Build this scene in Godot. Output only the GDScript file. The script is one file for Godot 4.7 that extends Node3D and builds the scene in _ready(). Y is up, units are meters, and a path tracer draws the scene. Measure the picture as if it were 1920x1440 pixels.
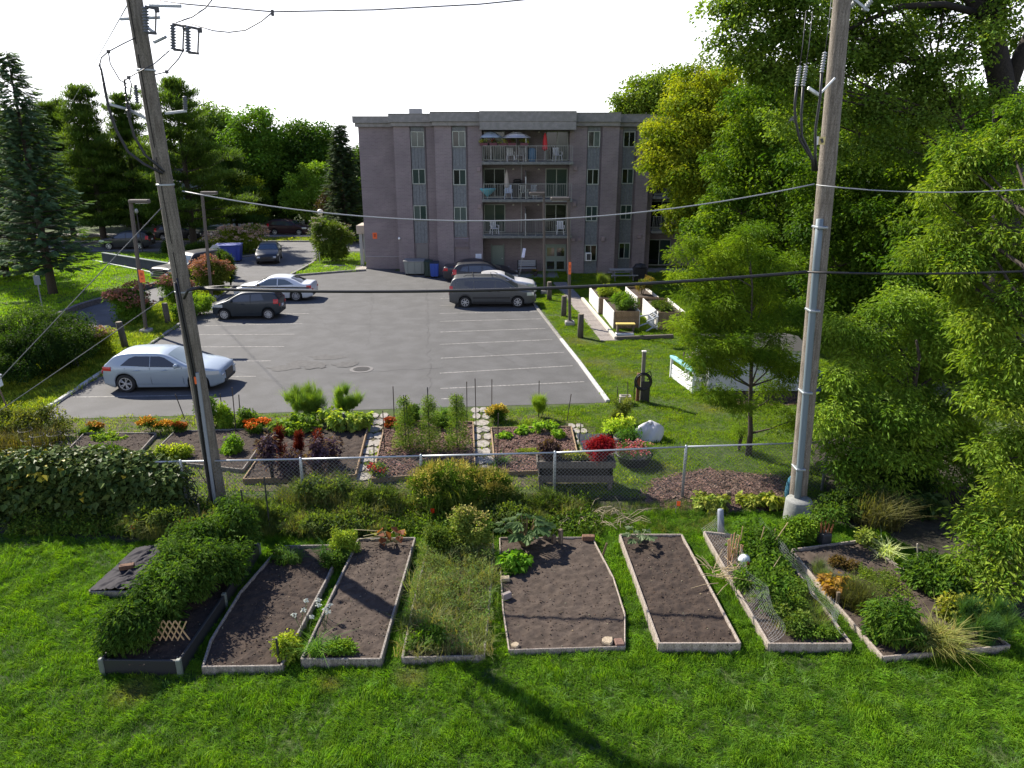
extends Node3D

var taken := {}
func v3(x: float, y: float, z: float) -> Vector3: return Vector3(x, y, z)
var mats := {}
var rng := RandomNumberGenerator.new()

func _ready():
	rng.seed = 7
	setup_light()
	build_ground()
	build_building()
	build_balconies()
	build_poles()
	build_street_things()
	build_cars()
	build_fence()
	build_beds()
	build_back_beds()
	build_trees()
	build_bushes()
	build_grass()

func setup_light():
	var cam := Camera3D.new(); cam.name = "camera"; add_child(cam)
	cam.fov = 55.1
	cam.position = v3(0, 9, 0)
	cam.rotation_degrees = v3(-17.8, 0, 0)
	cam.near = 0.1; cam.far = 600.0
	var we := WorldEnvironment.new(); we.name = "world_environment"; add_child(we)
	var e := Environment.new(); we.environment = e
	e.background_mode = Environment.BG_SKY
	var sk := Sky.new(); var sm := ProceduralSkyMaterial.new()
	sm.sky_top_color = Color(0.22, 0.32, 0.52)
	sm.sky_horizon_color = Color(1.0, 1.0, 1.0)
	sm.sky_curve = 0.19
	sm.ground_bottom_color = Color(0.16, 0.19, 0.1)
	sm.ground_horizon_color = Color(0.4, 0.42, 0.38)
	sm.sky_energy_multiplier = 1.05
	sm.sun_angle_max = 12.0
	sk.sky_material = sm; e.sky = sk
	e.ambient_light_source = Environment.AMBIENT_SOURCE_SKY
	e.tonemap_mode = Environment.TONE_MAPPER_LINEAR
	e.tonemap_exposure = 2.4
	e.sdfgi_enabled = true; e.ssao_enabled = true; e.ssil_enabled = true
	var sun := DirectionalLight3D.new(); sun.name = "sun"; add_child(sun)
	var az := deg_to_rad(41.0); var el := deg_to_rad(41.0)
	var d := v3(cos(az) * cos(el), -sin(el), sin(az) * cos(el))
	sun.look_at_from_position(-d * 50.0, Vector3.ZERO, Vector3.UP)
	sun.light_energy = 1.5
	sun.light_color = Color(1.0, 0.965, 0.91)
	sun.light_angular_distance = 0.5
	sun.shadow_enabled = true
	sun.directional_shadow_max_distance = 200.0

func numbered(called: String) -> String:
	if not taken.has(called):
		taken[called] = 0
		return called
	taken[called] += 1
	return "%s_%03d" % [called, taken[called]]

func tag(o, label := "", category := "", group := "", kind := ""):
	if label: o.set_meta("label", label)
	if category: o.set_meta("category", category)
	if group: o.set_meta("group", group)
	if kind: o.set_meta("kind", kind)
	return o

func thing(called: String, label: String, category: String, at := Vector3.ZERO, turn := 0.0, group := "") -> Node3D:
	var o := Node3D.new()
	o.name = numbered(called); add_child(o)
	o.position = at; o.rotation.y = turn
	tag(o, label, category, group)
	return o

func put(st: SurfaceTool, called: String, m: Material, parent = null) -> MeshInstance3D:
	var o := MeshInstance3D.new()
	st.generate_normals()
	st.set_material(m)
	o.mesh = st.commit()
	if parent == null:
		o.name = numbered(called); add_child(o)
	else:
		o.name = called; parent.add_child(o, true)
	return o

func put_mesh(mesh: Mesh, called: String, m: Material, parent, xf := Transform3D.IDENTITY) -> MeshInstance3D:
	var o := MeshInstance3D.new()
	o.mesh = mesh
	if m: o.material_override = m
	o.transform = xf
	if parent == null:
		o.name = numbered(called); add_child(o)
	else:
		o.name = called; parent.add_child(o, true)
	return o

func struct_(st: SurfaceTool, called: String, m: Material) -> MeshInstance3D:
	return tag(put(st, called, m), "", "", "", "structure")

func copy_of(o: Node3D, at: Vector3, turn: float, label: String) -> Node3D:
	var base: String = String(o.name)
	var c: Node3D = o.duplicate()
	c.name = numbered(base); add_child(c)
	c.position = at; c.rotation.y = turn
	if label: c.set_meta("label", label)
	return c

func lin(r: float, g: float, b: float) -> Color:
	return Color(r, g, b).linear_to_srgb()

func mat(r: float, g: float, b: float, rough := 0.8, metal := 0.0) -> StandardMaterial3D:
	var key := "%.3f,%.3f,%.3f,%.2f,%.2f" % [r, g, b, rough, metal]
	if mats.has(key): return mats[key]
	var m := StandardMaterial3D.new()
	m.albedo_color = lin(r, g, b)
	m.roughness = rough; m.metallic = metal
	mats[key] = m
	return m

func noise_tex(sd: int, freq: float, a: Color, b: Color, octaves := 4, lo := 0.25, hi := 0.75, size := 512) -> NoiseTexture2D:
	var n := FastNoiseLite.new()
	n.seed = sd; n.frequency = freq; n.fractal_octaves = octaves
	n.noise_type = FastNoiseLite.TYPE_SIMPLEX_SMOOTH
	var t := NoiseTexture2D.new()
	t.width = size; t.height = size; t.seamless = true
	t.noise = n
	var g := Gradient.new()
	g.offsets = PackedFloat32Array([0.0, lo, hi, 1.0])
	g.colors = PackedColorArray([a, a, b, b])
	t.color_ramp = g
	return t

var texs := {}
func shared_tex(key: String, sd: int, freq: float, a: Color, b: Color, lo: float, hi: float) -> NoiseTexture2D:
	if not texs.has(key): texs[key] = noise_tex(sd, freq, a, b, 5, lo, hi)
	return texs[key]

func noisy(key: String, a: Color, b: Color, metres: float, rough := 0.9, bump_cm := 0.0, fine_metres := 0.7, fine_dark := 0.75) -> StandardMaterial3D:
	if mats.has(key): return mats[key]
	var m := StandardMaterial3D.new()
	var sd := hash(key) % 10000
	m.albedo_texture = noise_tex(sd, 0.012, a.linear_to_srgb(), b.linear_to_srgb(), 5)
	m.uv1_triplanar = true; m.uv1_world_triplanar = true
	m.uv1_scale = Vector3.ONE / metres
	m.roughness = rough
	m.detail_enabled = true
	m.detail_blend_mode = BaseMaterial3D.BLEND_MODE_MUL
	var fd := snappedf(fine_dark, 0.15)
	m.detail_albedo = shared_tex("fine%.2f" % fd, 301, 0.05, Color(fd, fd, fd), Color(1, 1, 1), 0.3, 0.65)
	m.detail_uv_layer = BaseMaterial3D.DETAIL_UV_2
	m.uv2_triplanar = true; m.uv2_world_triplanar = true
	m.uv2_scale = Vector3.ONE / fine_metres
	if bump_cm > 0.0:
		m.heightmap_enabled = true
		m.heightmap_texture = shared_tex("bump", 302, 0.03, Color.BLACK, Color.WHITE, 0.05, 0.95)
		m.heightmap_scale = bump_cm
	mats[key] = m
	return m

func leafmat(key: String, r: float, g: float, b: float, rough := 0.55, back := 0.5) -> StandardMaterial3D:
	if mats.has(key): return mats[key]
	var m := StandardMaterial3D.new()
	m.albedo_color = lin(r, g, b)
	m.vertex_color_use_as_albedo = true
	m.roughness = rough
	m.cull_mode = BaseMaterial3D.CULL_DISABLED
	m.metallic_specular = 0.2
	m.backlight_enabled = true
	m.backlight = Color(back, back, back * 0.5)
	mats[key] = m
	return m

func glass(r := 0.02, g := 0.03, b := 0.03, rough := 0.06) -> StandardMaterial3D:
	var m := mat(r, g, b, rough)
	m.metallic_specular = 0.9
	return m

func new_st(smooth := false) -> SurfaceTool:
	var st := SurfaceTool.new()
	st.begin(Mesh.PRIMITIVE_TRIANGLES)
	st.set_smooth_group(0 if smooth else -1)
	return st

func tri(st: SurfaceTool, a: Vector3, b: Vector3, c: Vector3):
	st.add_vertex(a); st.add_vertex(c); st.add_vertex(b)

func quad(st: SurfaceTool, a: Vector3, b: Vector3, c: Vector3, d: Vector3):
	tri(st, a, b, c); tri(st, a, c, d)

func box(st: SurfaceTool, c: Vector3, s: Vector3, bs := Basis.IDENTITY, bev := 0.0):
	var h := s * 0.5
	if bev <= 0.0:
		var p := []
		for i in 8:
			p.append(c + bs * v3(h.x * (1 if i & 1 else -1), h.y * (1 if i & 2 else -1), h.z * (1 if i & 4 else -1)))
		quad(st, p[4], p[5], p[7], p[6]); quad(st, p[1], p[0], p[2], p[3])
		quad(st, p[5], p[1], p[3], p[7]); quad(st, p[0], p[4], p[6], p[2])
		quad(st, p[6], p[7], p[3], p[2]); quad(st, p[0], p[1], p[5], p[4])
		return
	var k := minf(bev, minf(h.x, minf(h.y, h.z)) * 0.8)
	var v := func(sx, sy, sz, ax):
		return c + bs * v3(sx * (h.x - (0.0 if ax == 0 else k)), sy * (h.y - (0.0 if ax == 1 else k)), sz * (h.z - (0.0 if ax == 2 else k)))
	var face := func(a: Vector3, b: Vector3, c2: Vector3, d: Vector3):
		if (b - a).cross(c2 - a).dot(a + c2 - 2.0 * c) < 0.0: quad(st, a, d, c2, b)
		else: quad(st, a, b, c2, d)
	for s1 in [-1, 1]:
		face.call(v.call(s1, -1, -1, 0), v.call(s1, 1, -1, 0), v.call(s1, 1, 1, 0), v.call(s1, -1, 1, 0))
		face.call(v.call(-1, s1, -1, 1), v.call(1, s1, -1, 1), v.call(1, s1, 1, 1), v.call(-1, s1, 1, 1))
		face.call(v.call(-1, -1, s1, 2), v.call(1, -1, s1, 2), v.call(1, 1, s1, 2), v.call(-1, 1, s1, 2))
		for s2 in [-1, 1]:
			face.call(v.call(s1, s2, -1, 0), v.call(s1, s2, 1, 0), v.call(s1, s2, 1, 1), v.call(s1, s2, -1, 1))
			face.call(v.call(s1, -1, s2, 0), v.call(s1, 1, s2, 0), v.call(s1, 1, s2, 2), v.call(s1, -1, s2, 2))
			face.call(v.call(-1, s1, s2, 1), v.call(1, s1, s2, 1), v.call(1, s1, s2, 2), v.call(-1, s1, s2, 2))
			for s3 in [-1, 1]:
				var a = v.call(s1, s2, s3, 0); var b = v.call(s1, s2, s3, 1); var d = v.call(s1, s2, s3, 2)
				if (b - a).cross(d - a).dot(a - c) < 0.0: tri(st, a, d, b)
				else: tri(st, a, b, d)

func boxc(st: SurfaceTool, a: Vector3, b: Vector3, bev := 0.0):
	box(st, (a + b) * 0.5, (b - a).abs(), Basis.IDENTITY, bev)

func beam(st: SurfaceTool, a: Vector3, b: Vector3, w: float, h: float, bev := 0.0):
	var d := (b - a)
	var x := d.normalized()
	var up := Vector3.UP if absf(x.y) < 0.95 else Vector3.FORWARD
	var z := x.cross(up).normalized()
	var y := z.cross(x).normalized()
	box(st, (a + b) * 0.5, v3(d.length(), h, w), Basis(x, y, z), bev)

func tube(st: SurfaceTool, pts: Array, radii, sides := 8, caps := true):
	var rings := []
	var n := pts.size()
	var side := Vector3.ZERO
	for i in n:
		var t: Vector3 = (pts[mini(i + 1, n - 1)] - pts[maxi(i - 1, 0)]).normalized()
		if side == Vector3.ZERO:
			side = t.cross(Vector3.UP if absf(t.y) < 0.9 else Vector3.RIGHT).normalized()
		else:
			side = (side - t * side.dot(t)).normalized()
		var up := side.cross(t)
		var r: float = radii[i] if radii is Array else radii
		var ring := []
		for k in sides:
			var a := TAU * k / sides
			ring.append(pts[i] + (side * cos(a) + up * sin(a)) * r)
		rings.append(ring)
	for i in n - 1:
		for k in sides:
			var k2 := (k + 1) % sides
			quad(st, rings[i][k], rings[i + 1][k], rings[i + 1][k2], rings[i][k2])
	if caps:
		for k in range(1, sides - 1):
			tri(st, rings[0][0], rings[0][k], rings[0][k + 1])
			tri(st, rings[n - 1][0], rings[n - 1][k + 1], rings[n - 1][k])

func lathe(st: SurfaceTool, c: Vector3, prof: Array, sides := 16, bs := Basis.IDENTITY):
	for i in prof.size() - 1:
		for k in sides:
			var a := TAU * k / sides; var b := TAU * (k + 1) / sides
			var p := func(q: Vector2, ang: float): return c + bs * v3(q.x * cos(ang), q.y, -q.x * sin(ang))
			var q0: Vector2 = prof[i]; var q1: Vector2 = prof[i + 1]
			if q0.x > 0.0005: tri(st, p.call(q0, a), p.call(q0, b), p.call(q1, b))
			if q1.x > 0.0005: tri(st, p.call(q0, a), p.call(q1, b), p.call(q1, a))

func sag(a: Vector3, b: Vector3, drop: float, n := 16) -> Array:
	var out := []
	for i in n + 1:
		var t := float(i) / n
		out.append(a.lerp(b, t) - v3(0, drop * 4.0 * t * (1.0 - t), 0))
	return out

func flat(st: SurfaceTool, poly: PackedVector2Array, y: float):
	var ix := Geometry2D.triangulate_polygon(poly)
	for i in range(0, ix.size(), 3):
		var a := poly[ix[i]]; var b := poly[ix[i + 1]]; var c := poly[ix[i + 2]]
		var va := v3(a.x, y, a.y); var vb := v3(b.x, y, b.y); var vc := v3(c.x, y, c.y)
		if (vb - va).cross(vc - va).y < 0.0: tri(st, va, vc, vb)
		else: tri(st, va, vb, vc)

func prism(st: SurfaceTool, poly: PackedVector2Array, y0: float, y1: float):
	flat(st, poly, y1)
	var area := 0.0
	for i in poly.size():
		area += poly[i].cross(poly[(i + 1) % poly.size()])
	for i in poly.size():
		var a := poly[i]; var b := poly[(i + 1) % poly.size()]
		if area < 0.0:
			quad(st, v3(a.x, y0, a.y), v3(b.x, y0, b.y), v3(b.x, y1, b.y), v3(a.x, y1, a.y))
		else:
			quad(st, v3(b.x, y0, b.y), v3(a.x, y0, a.y), v3(a.x, y1, a.y), v3(b.x, y1, b.y))

func kerb_strip(st: SurfaceTool, pts: Array, w: float, h: float, y0 := 0.0):
	for i in pts.size() - 1:
		var a := v3(pts[i].x, y0 + h * 0.5, pts[i].y); var b := v3(pts[i + 1].x, y0 + h * 0.5, pts[i + 1].y)
		beam(st, a, b + (b - a).normalized() * 0.004, w, h, 0.02)

func scatter(parent, called: String, mesh: Mesh, m: Material, xf: Array, cols: Array, kind := "") -> MultiMeshInstance3D:
	var mm := MultiMesh.new()
	mm.transform_format = MultiMesh.TRANSFORM_3D
	mm.use_colors = true
	mm.mesh = mesh
	mm.instance_count = xf.size()
	var buf := PackedFloat32Array(); buf.resize(xf.size() * 16)
	var gain: float = m.get_meta("gain") if m.has_meta("gain") else 1.0
	var k := 0
	for i in xf.size():
		var t: Transform3D = xf[i]; var b := t.basis; var o := t.origin; var c: Color = cols[i]
		buf[k] = b.x.x; buf[k + 1] = b.y.x; buf[k + 2] = b.z.x; buf[k + 3] = o.x
		buf[k + 4] = b.x.y; buf[k + 5] = b.y.y; buf[k + 6] = b.z.y; buf[k + 7] = o.y
		buf[k + 8] = b.x.z; buf[k + 9] = b.y.z; buf[k + 10] = b.z.z; buf[k + 11] = o.z
		buf[k + 12] = c.r * gain * (0.88 if gain > 1.0 else 1.0); buf[k + 13] = c.g * gain; buf[k + 14] = c.b * gain * (0.75 if gain > 1.0 else 1.0); buf[k + 15] = 1.0
		k += 16
	mm.buffer = buf
	var o := MultiMeshInstance3D.new()
	o.multimesh = mm
	o.material_override = m
	if parent == null:
		o.name = numbered(called); add_child(o)
	else:
		o.name = called; parent.add_child(o, true)
	if kind: o.set_meta("kind", kind)
	return o

func rnd_dir() -> Vector3:
	while true:
		var v := v3(rng.randf_range(-1, 1), rng.randf_range(-1, 1), rng.randf_range(-1, 1))
		if v.length() < 1.0 and v.length() > 0.05: return v.normalized()
	return Vector3.UP

func leaf(st: SurfaceTool, p: Vector3, d: Vector3, up: Vector3, ln: float, wd: float, fold := 0.25, tip_droop := 0.0):
	var s := d.cross(up)
	if s.length() < 0.05: s = d.cross(Vector3.RIGHT)
	s = s.normalized()
	var n := s.cross(d).normalized()
	var mid := p + d * ln * 0.45
	var l := mid + s * wd * 0.5 + n * wd * fold
	var r := mid - s * wd * 0.5 + n * wd * fold
	var t := p + d * ln - v3(0, ln * tip_droop, 0)
	st.add_vertex(p); st.add_vertex(l); st.add_vertex(t)
	st.add_vertex(p); st.add_vertex(t); st.add_vertex(r)

func leaf_clump(sd: int, n: int, ln: float, wd: float, rad: float, droop := 0.3, flat_y := 0.7, stray := 0.25) -> ArrayMesh:
	var st := new_st()
	var r := RandomNumberGenerator.new(); r.seed = sd
	for i in n:
		var v := v3(r.randf_range(-1, 1), r.randf_range(-1, 1) * flat_y, r.randf_range(-1, 1)) * rad
		var d := (v3(v.x, v.y * 0.4, v.z).normalized() + v3(r.randf_range(-1, 1), r.randf_range(-1, 1) - droop * 2.0, r.randf_range(-1, 1)) * 0.6).normalized()
		var k := r.randf_range(1.0 - stray, 1.0 + stray)
		st.set_color(Color(k * r.randf_range(0.9, 1.15), k, k * r.randf_range(0.8, 1.1)))
		leaf(st, v, d, (Vector3.UP + v3(r.randf_range(-1, 1), r.randf_range(-1, 1), r.randf_range(-1, 1)) * 0.7).normalized(), ln * r.randf_range(0.7, 1.2), wd * r.randf_range(0.8, 1.2), 0.2, droop * 0.4)
	st.generate_normals()
	return st.commit()

func blade_clump(sd: int, n: int, h: float, w: float, rad: float, lean := 0.4, bend := 0.4) -> ArrayMesh:
	var st := new_st()
	var r := RandomNumberGenerator.new(); r.seed = sd
	for i in n:
		var a := r.randf() * TAU
		var p := v3(cos(a), 0, sin(a)) * rad * sqrt(r.randf())
		var b := r.randf() * TAU
		var out := v3(cos(b), 0, sin(b)) * lean * r.randf()
		var hh := h * r.randf_range(0.55, 1.15)
		var s := v3(cos(b + 1.57 + r.randf_range(-0.5, 0.5)), 0, sin(b + 1.57)).normalized() * w * 0.5
		var m := p + (Vector3.UP + out * 0.6) * hh * 0.55
		var t := m + (Vector3.UP * (1.0 - bend) + out * (1.0 + bend)) * hh * 0.5
		var k := r.randf_range(0.75, 1.25)
		st.set_color(Color(k * r.randf_range(0.9, 1.2), k, k * r.randf_range(0.8, 1.1)))
		st.add_vertex(p - s); st.add_vertex(m - s * 0.8); st.add_vertex(p + s)
		st.add_vertex(p + s); st.add_vertex(m - s * 0.8); st.add_vertex(m + s * 0.8)
		st.add_vertex(m - s * 0.8); st.add_vertex(t); st.add_vertex(m + s * 0.8)
	st.generate_normals()
	return st.commit()

func vary(c: Color, amount: float) -> Color:
	var k := 1.0 + rng.randf_range(-amount, amount)
	return Color(c.r * k * (1.0 + rng.randf_range(-amount, amount) * 0.5), c.g * k, c.b * k * (1.0 + rng.randf_range(-amount, amount) * 0.5))

func turned(at: Vector3, sc: float, tilt := 0.35) -> Transform3D:
	var b := Basis(Vector3.UP, rng.randf() * TAU)
	b = Basis(v3(cos(rng.randf() * TAU), 0, sin(rng.randf() * TAU)).normalized(), rng.randf_range(-tilt, tilt)) * b
	return Transform3D(b.scaled(Vector3.ONE * sc), at)

var excl := []
func keep_off(poly: PackedVector2Array, grow := 0.0):
	var p := poly
	if grow != 0.0:
		var q := Geometry2D.offset_polygon(poly, grow)
		if q.size() > 0: p = q[0]
	var r := Rect2(p[0], Vector2.ZERO)
	for v in p: r = r.expand(v)
	excl.append([r, p])

func blocked(v: Vector2) -> bool:
	for e in excl:
		if e[0].has_point(v) and Geometry2D.is_point_in_polygon(v, e[1]): return true
	return false

func asphalt(key: String, a: float, b: float, warm := 1.0) -> StandardMaterial3D:
	return noisy(key, Color(a * warm, a, a * 0.98), Color(b * warm, b, b * 1.0), 9.0, 0.85, 0.25, 0.35, 0.72)

func build_ground():
	var earth := noisy("earth", Color(0.05, 0.085, 0.012), Color(0.085, 0.125, 0.018), 3.0, 1.0, 1.0, 0.5, 0.5)
	var st := new_st()
	var step := 14.0
	for i in 40:
		for j in 34:
			var x := -280.0 + i * step; var z := 40.0 - j * step
			quad(st, v3(x, 0, z), v3(x + step, 0, z), v3(x + step, 0, z - step), v3(x, 0, z - step))
	struct_(st, "lawn_ground", earth)
	var lot := PackedVector2Array([Vector2(-16.77, -23.97), Vector2(-12.38, -24.29), Vector2(-5, -25.01), Vector2(3.56, -25.77), Vector2(2.96, -30.93), Vector2(1.54, -41.87), Vector2(0.87, -47.65), Vector2(-0.2, -53.94), Vector2(-2.2, -56.2), Vector2(-9.0, -56.2), Vector2(-9.0, -57.6), Vector2(-11.4, -57.6), Vector2(-11.21, -56.4), Vector2(-12.92, -55.64), Vector2(-16.32, -53.71), Vector2(-18.97, -49.99), Vector2(-17.83, -39.13), Vector2(-17.32, -34.03), Vector2(-17.02, -28.75)])
	st = new_st(); flat(st, lot, 0.008)
	struct_(st, "parking_lot", asphalt("lot", 0.078, 0.098, 1.0)); keep_off(lot)
	var drive := PackedVector2Array([Vector2(-22.39, -34.85), Vector2(-25.09, -39), Vector2(-25.26, -42.32), Vector2(-24.73, -46.2), Vector2(-23.92, -50.61), Vector2(-25.07, -57.18), Vector2(-23.46, -63.27), Vector2(-22.45, -64.91), Vector2(-22.8, -68.2), Vector2(-19.0, -68.2), Vector2(-16.95, -65.93), Vector2(-16.25, -59.94), Vector2(-16.32, -53.71), Vector2(-18.97, -49.99), Vector2(-20.33, -50.2), Vector2(-21.55, -45.17), Vector2(-20.73, -38), Vector2(-20.41, -33.64), Vector2(-20.34, -32.41)])
	st = new_st(); flat(st, drive, 0.004)
	struct_(st, "driveway", asphalt("drive", 0.09, 0.12, 1.0)); keep_off(drive)
	var road := PackedVector2Array([Vector2(-120, -66.5), Vector2(-20, -67.6), Vector2(40, -67.6), Vector2(40, -74.5), Vector2(-20, -74.5), Vector2(-120, -73.0)])
	st = new_st(); flat(st, road, 0.012)
	struct_(st, "street", asphalt("street", 0.11, 0.14, 1.0)); keep_off(road)
	st = new_st(); boxc(st, v3(-120, 0, -81.8), v3(40, 0.06, -78.6))
	struct_(st, "far_pavement", noisy("pavement", Color(0.22, 0.21, 0.2), Color(0.3, 0.29, 0.27), 4.0))
	keep_off(PackedVector2Array([Vector2(-120, -82), Vector2(40, -82), Vector2(40, -78.5), Vector2(-120, -78.5)]))
	var conc := noisy("kerb_concrete", Color(0.2, 0.19, 0.175), Color(0.34, 0.33, 0.3), 1.7, 0.9, 0.5, 0.3, 0.6)
	var white := noisy("kerb_white", Color(0.42, 0.42, 0.41), Color(0.62, 0.62, 0.6), 0.9, 0.85, 0.4, 0.25, 0.7)
	st = new_st(); kerb_strip(st, [Vector2(-16.77, -23.97), Vector2(-16.84, -25.83), Vector2(-17.21, -29.8)], 0.16, 0.11)
	struct_(st, "kerb_white_left", white)
	st = new_st(); kerb_strip(st, [Vector2(-17.21, -29.8), Vector2(-17.32, -34.03), Vector2(-17.83, -39.13), Vector2(-18.9, -49.79)], 0.16, 0.1)
	struct_(st, "kerb_left", conc)
	st = new_st(); kerb_strip(st, [Vector2(3.56, -25.77), Vector2(2.96, -30.93), Vector2(2.41, -35.05)], 0.16, 0.11)
	struct_(st, "kerb_white_right", white)
	st = new_st(); kerb_strip(st, [Vector2(2.41, -35.05), Vector2(1.54, -41.87), Vector2(0.87, -47.65), Vector2(0.08, -53.01)], 0.16, 0.1)
	struct_(st, "kerb_right", conc)
	st = new_st(); kerb_strip(st, [Vector2(-11.21, -56.4), Vector2(-12.92, -55.64), Vector2(-16.32, -53.71), Vector2(-16.25, -59.94), Vector2(-16.95, -65.93)], 0.2, 0.14)
	struct_(st, "kerb_by_building", conc)
	st = new_st(); kerb_strip(st, [Vector2(-24.01, -50.82), Vector2(-24.51, -48.6), Vector2(-24.82, -46.38), Vector2(-25.35, -42.47), Vector2(-25.16, -39.13)], 0.3, 0.3)
	struct_(st, "kerb_driveway", noisy("drive_kerb", Color(0.1, 0.09, 0.085), Color(0.17, 0.155, 0.14), 1.5, 0.9, 0.6, 0.4, 0.6))
	st = new_st(); kerb_strip(st, [Vector2(-120, -74.6), Vector2(-20, -74.6), Vector2(30, -74.6)], 0.2, 0.14)
	kerb_strip(st, [Vector2(-120, -78.5), Vector2(-20, -78.5), Vector2(30, -78.5)], 0.2, 0.14)
	struct_(st, "street_kerb", conc)
	st = new_st(); kerb_strip(st, [Vector2(-23.46, -63.27), Vector2(-22.45, -64.91), Vector2(-22.76, -68.81)], 0.18, 0.13)
	struct_(st, "kerb_far", conc)
	var paint := noisy("line_paint", Color(0.17, 0.165, 0.155), Color(0.42, 0.41, 0.38), 0.8, 0.8, 0.0, 0.3, 0.55)
	var lines := [
		[Vector2(-16.6, -26.38), Vector2(-11.41, -26.63)], [Vector2(-14.47, -28.89), Vector2(-10.57, -29.04)], [Vector2(-14.61, -31.27), Vector2(-10.68, -31.36)], [Vector2(-15.54, -33.74), Vector2(-10.82, -33.83)], [Vector2(-16.77, -36.13), Vector2(-11.02, -36.25)],
		[Vector2(-16.33, -38.12), Vector2(-11.25, -38.62)], [Vector2(-16.3, -40.87), Vector2(-11.55, -41.15)], [Vector2(-15.8, -43.86), Vector2(-11.46, -44.02)], [Vector2(-15.98, -47.47), Vector2(-11.66, -47.84)],
		[Vector2(-4.31, -43.38), Vector2(1.29, -44.02)], [Vector2(-4.13, -41.15), Vector2(1.54, -41.73)], [Vector2(-3.91, -39.13), Vector2(1.62, -39.78)], [Vector2(-3.69, -36.7), Vector2(1.76, -37.52)], [Vector2(-3.46, -34.23), Vector2(1.97, -35.16)],
		[Vector2(-3.18, -31.79), Vector2(2.39, -32.78)], [Vector2(-3.02, -29.49), Vector2(2.63, -30.6)], [Vector2(-2.8, -27.42), Vector2(2.91, -28.31)], [Vector2(-4.47, -45.51), Vector2(1.02, -46.2)], [Vector2(-2.65, -26.19), Vector2(-2.35, -26.19)]]
	for l in lines:
		st = new_st()
		var a := v3(l[0].x, 0.012, l[0].y); var b := v3(l[1].x, 0.012, l[1].y)
		var s := (b - a).cross(Vector3.UP).normalized() * 0.045
		quad(st, a + s, b + s, b - s, a - s) if s.z > 0 else quad(st, a - s, b - s, b + s, a + s)
		struct_(st, "parking_line", paint)
	var stain := noisy("stain", Color(0.055, 0.053, 0.052), Color(0.08, 0.078, 0.075), 1.5, 0.8, 0.0, 0.4, 0.7)
	var spots := [[575, 682, 1.1, 0.42], [610, 670, 0.9, 0.35], [540, 690, 0.8, 0.3], [640, 682, 1.0, 0.28]]
	var spot_at := [v3(-8.98, 0, -30.93), v3(-8.35, 0, -31.88), v3(-9.73, 0, -30.28), v3(-7.24, 0, -30.77), v3(-8.51, 0, -30.44)]
	for i in spot_at.size():
		var poly := PackedVector2Array()
		for k in 18:
			var ang := TAU * k / 18.0
			poly.append(Vector2(spot_at[i].x + cos(ang) * (0.9 - i * 0.1) * rng.randf_range(0.65, 1.25), spot_at[i].z + sin(ang) * (0.5 - i * 0.03) * rng.randf_range(0.6, 1.3)))
		st = new_st(); flat(st, poly, 0.0125 + i * 0.0035)
		struct_(st, "asphalt_stain", stain)
	for q in [[v3(-13.36, 0, -45.51), v3(-8.33, 0, -34.85)], [v3(-9.17, 0, -48.22), v3(-6.84, 0, -33.83)], [v3(-5.75, 0, -49.19), v3(-3.18, 0, -27.02)], [v3(-12.36, 0, -30.28), v3(-7.43, 0, -27.02)], [v3(-7.15, 0, -29.49), v3(-2.97, 0, -30.28)], [v3(-14.04, 0, -39.52), v3(-7.38, 0, -38.24)], [v3(-2.08, 0, -34.85), v3(0.89, 0, -29.49)]]:
		st = new_st()
		var last := Vector3.ZERO
		var along: Vector3 = (q[1] - q[0]).normalized(); var sdw := along.cross(Vector3.UP)
		var nn := int((q[1] - q[0]).length() / 0.35)
		for k in nn + 1:
			var c: Vector3 = q[0].lerp(q[1], float(k) / nn) + sdw * rng.randf_range(-0.12, 0.12)
			c.y = 0.0115
			var w := sdw * rng.randf_range(0.008, 0.026)
			if k > 0:
				if (c - w - last + w).cross(w).y > 0.0: quad(st, last - w, last + w, c + w, c - w)
				else: quad(st, last + w, last - w, c - w, c + w)
			last = c
		struct_(st, "asphalt_crack", mat(0.035, 0.034, 0.034, 0.7))
	var mh := thing("manhole_cover", "round iron manhole cover set in the open middle of the lot", "manhole cover", v3(-6.41, 0, -30.04))
	st = new_st(); lathe(st, Vector3.ZERO, [Vector2(0.5, 0.0), Vector2(0.5, 0.02), Vector2(0.36, 0.022)], 28)
	put(st, "ring", mat(0.12, 0.115, 0.11, 0.8), mh)
	st = new_st(); lathe(st, Vector3.ZERO, [Vector2(0.36, 0.012), Vector2(0.34, 0.016), Vector2(0.0, 0.016)], 28)
	for k in 7: box(st, v3(-0.24 + k * 0.08, 0.02, 0), v3(0.03, 0.012, 0.4))
	put(st, "lid", mat(0.05, 0.048, 0.046, 0.6, 0.6), mh)
	var slabm := noisy("slab", Color(0.22, 0.19, 0.17), Color(0.3, 0.27, 0.245), 1.2, 0.9, 0.3, 0.3, 0.75)
	var p0 := v3(4.84, 0, -34.85); var p1 := v3(3.36, 0, -51.25)
	var path := Node3D.new(); path.name = numbered("footpath"); add_child(path); path.set_meta("kind", "structure")
	var n := 15
	var dirv := (p1 - p0).normalized(); var sd := dirv.cross(Vector3.UP)
	for i in n:
		var c := p0.lerp(p1, (i + 0.5) / n)
		st = new_st(); box(st, v3(c.x, 0.01 + rng.randf() * 0.008, c.z), v3((p1 - p0).length() / n - 0.03, 0.06, 0.95), Basis(dirv, Vector3.UP, sd).rotated(Vector3.UP, rng.randf_range(-0.01, 0.01)), 0.012)
		put(st, "slab", slabm, path)
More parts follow.
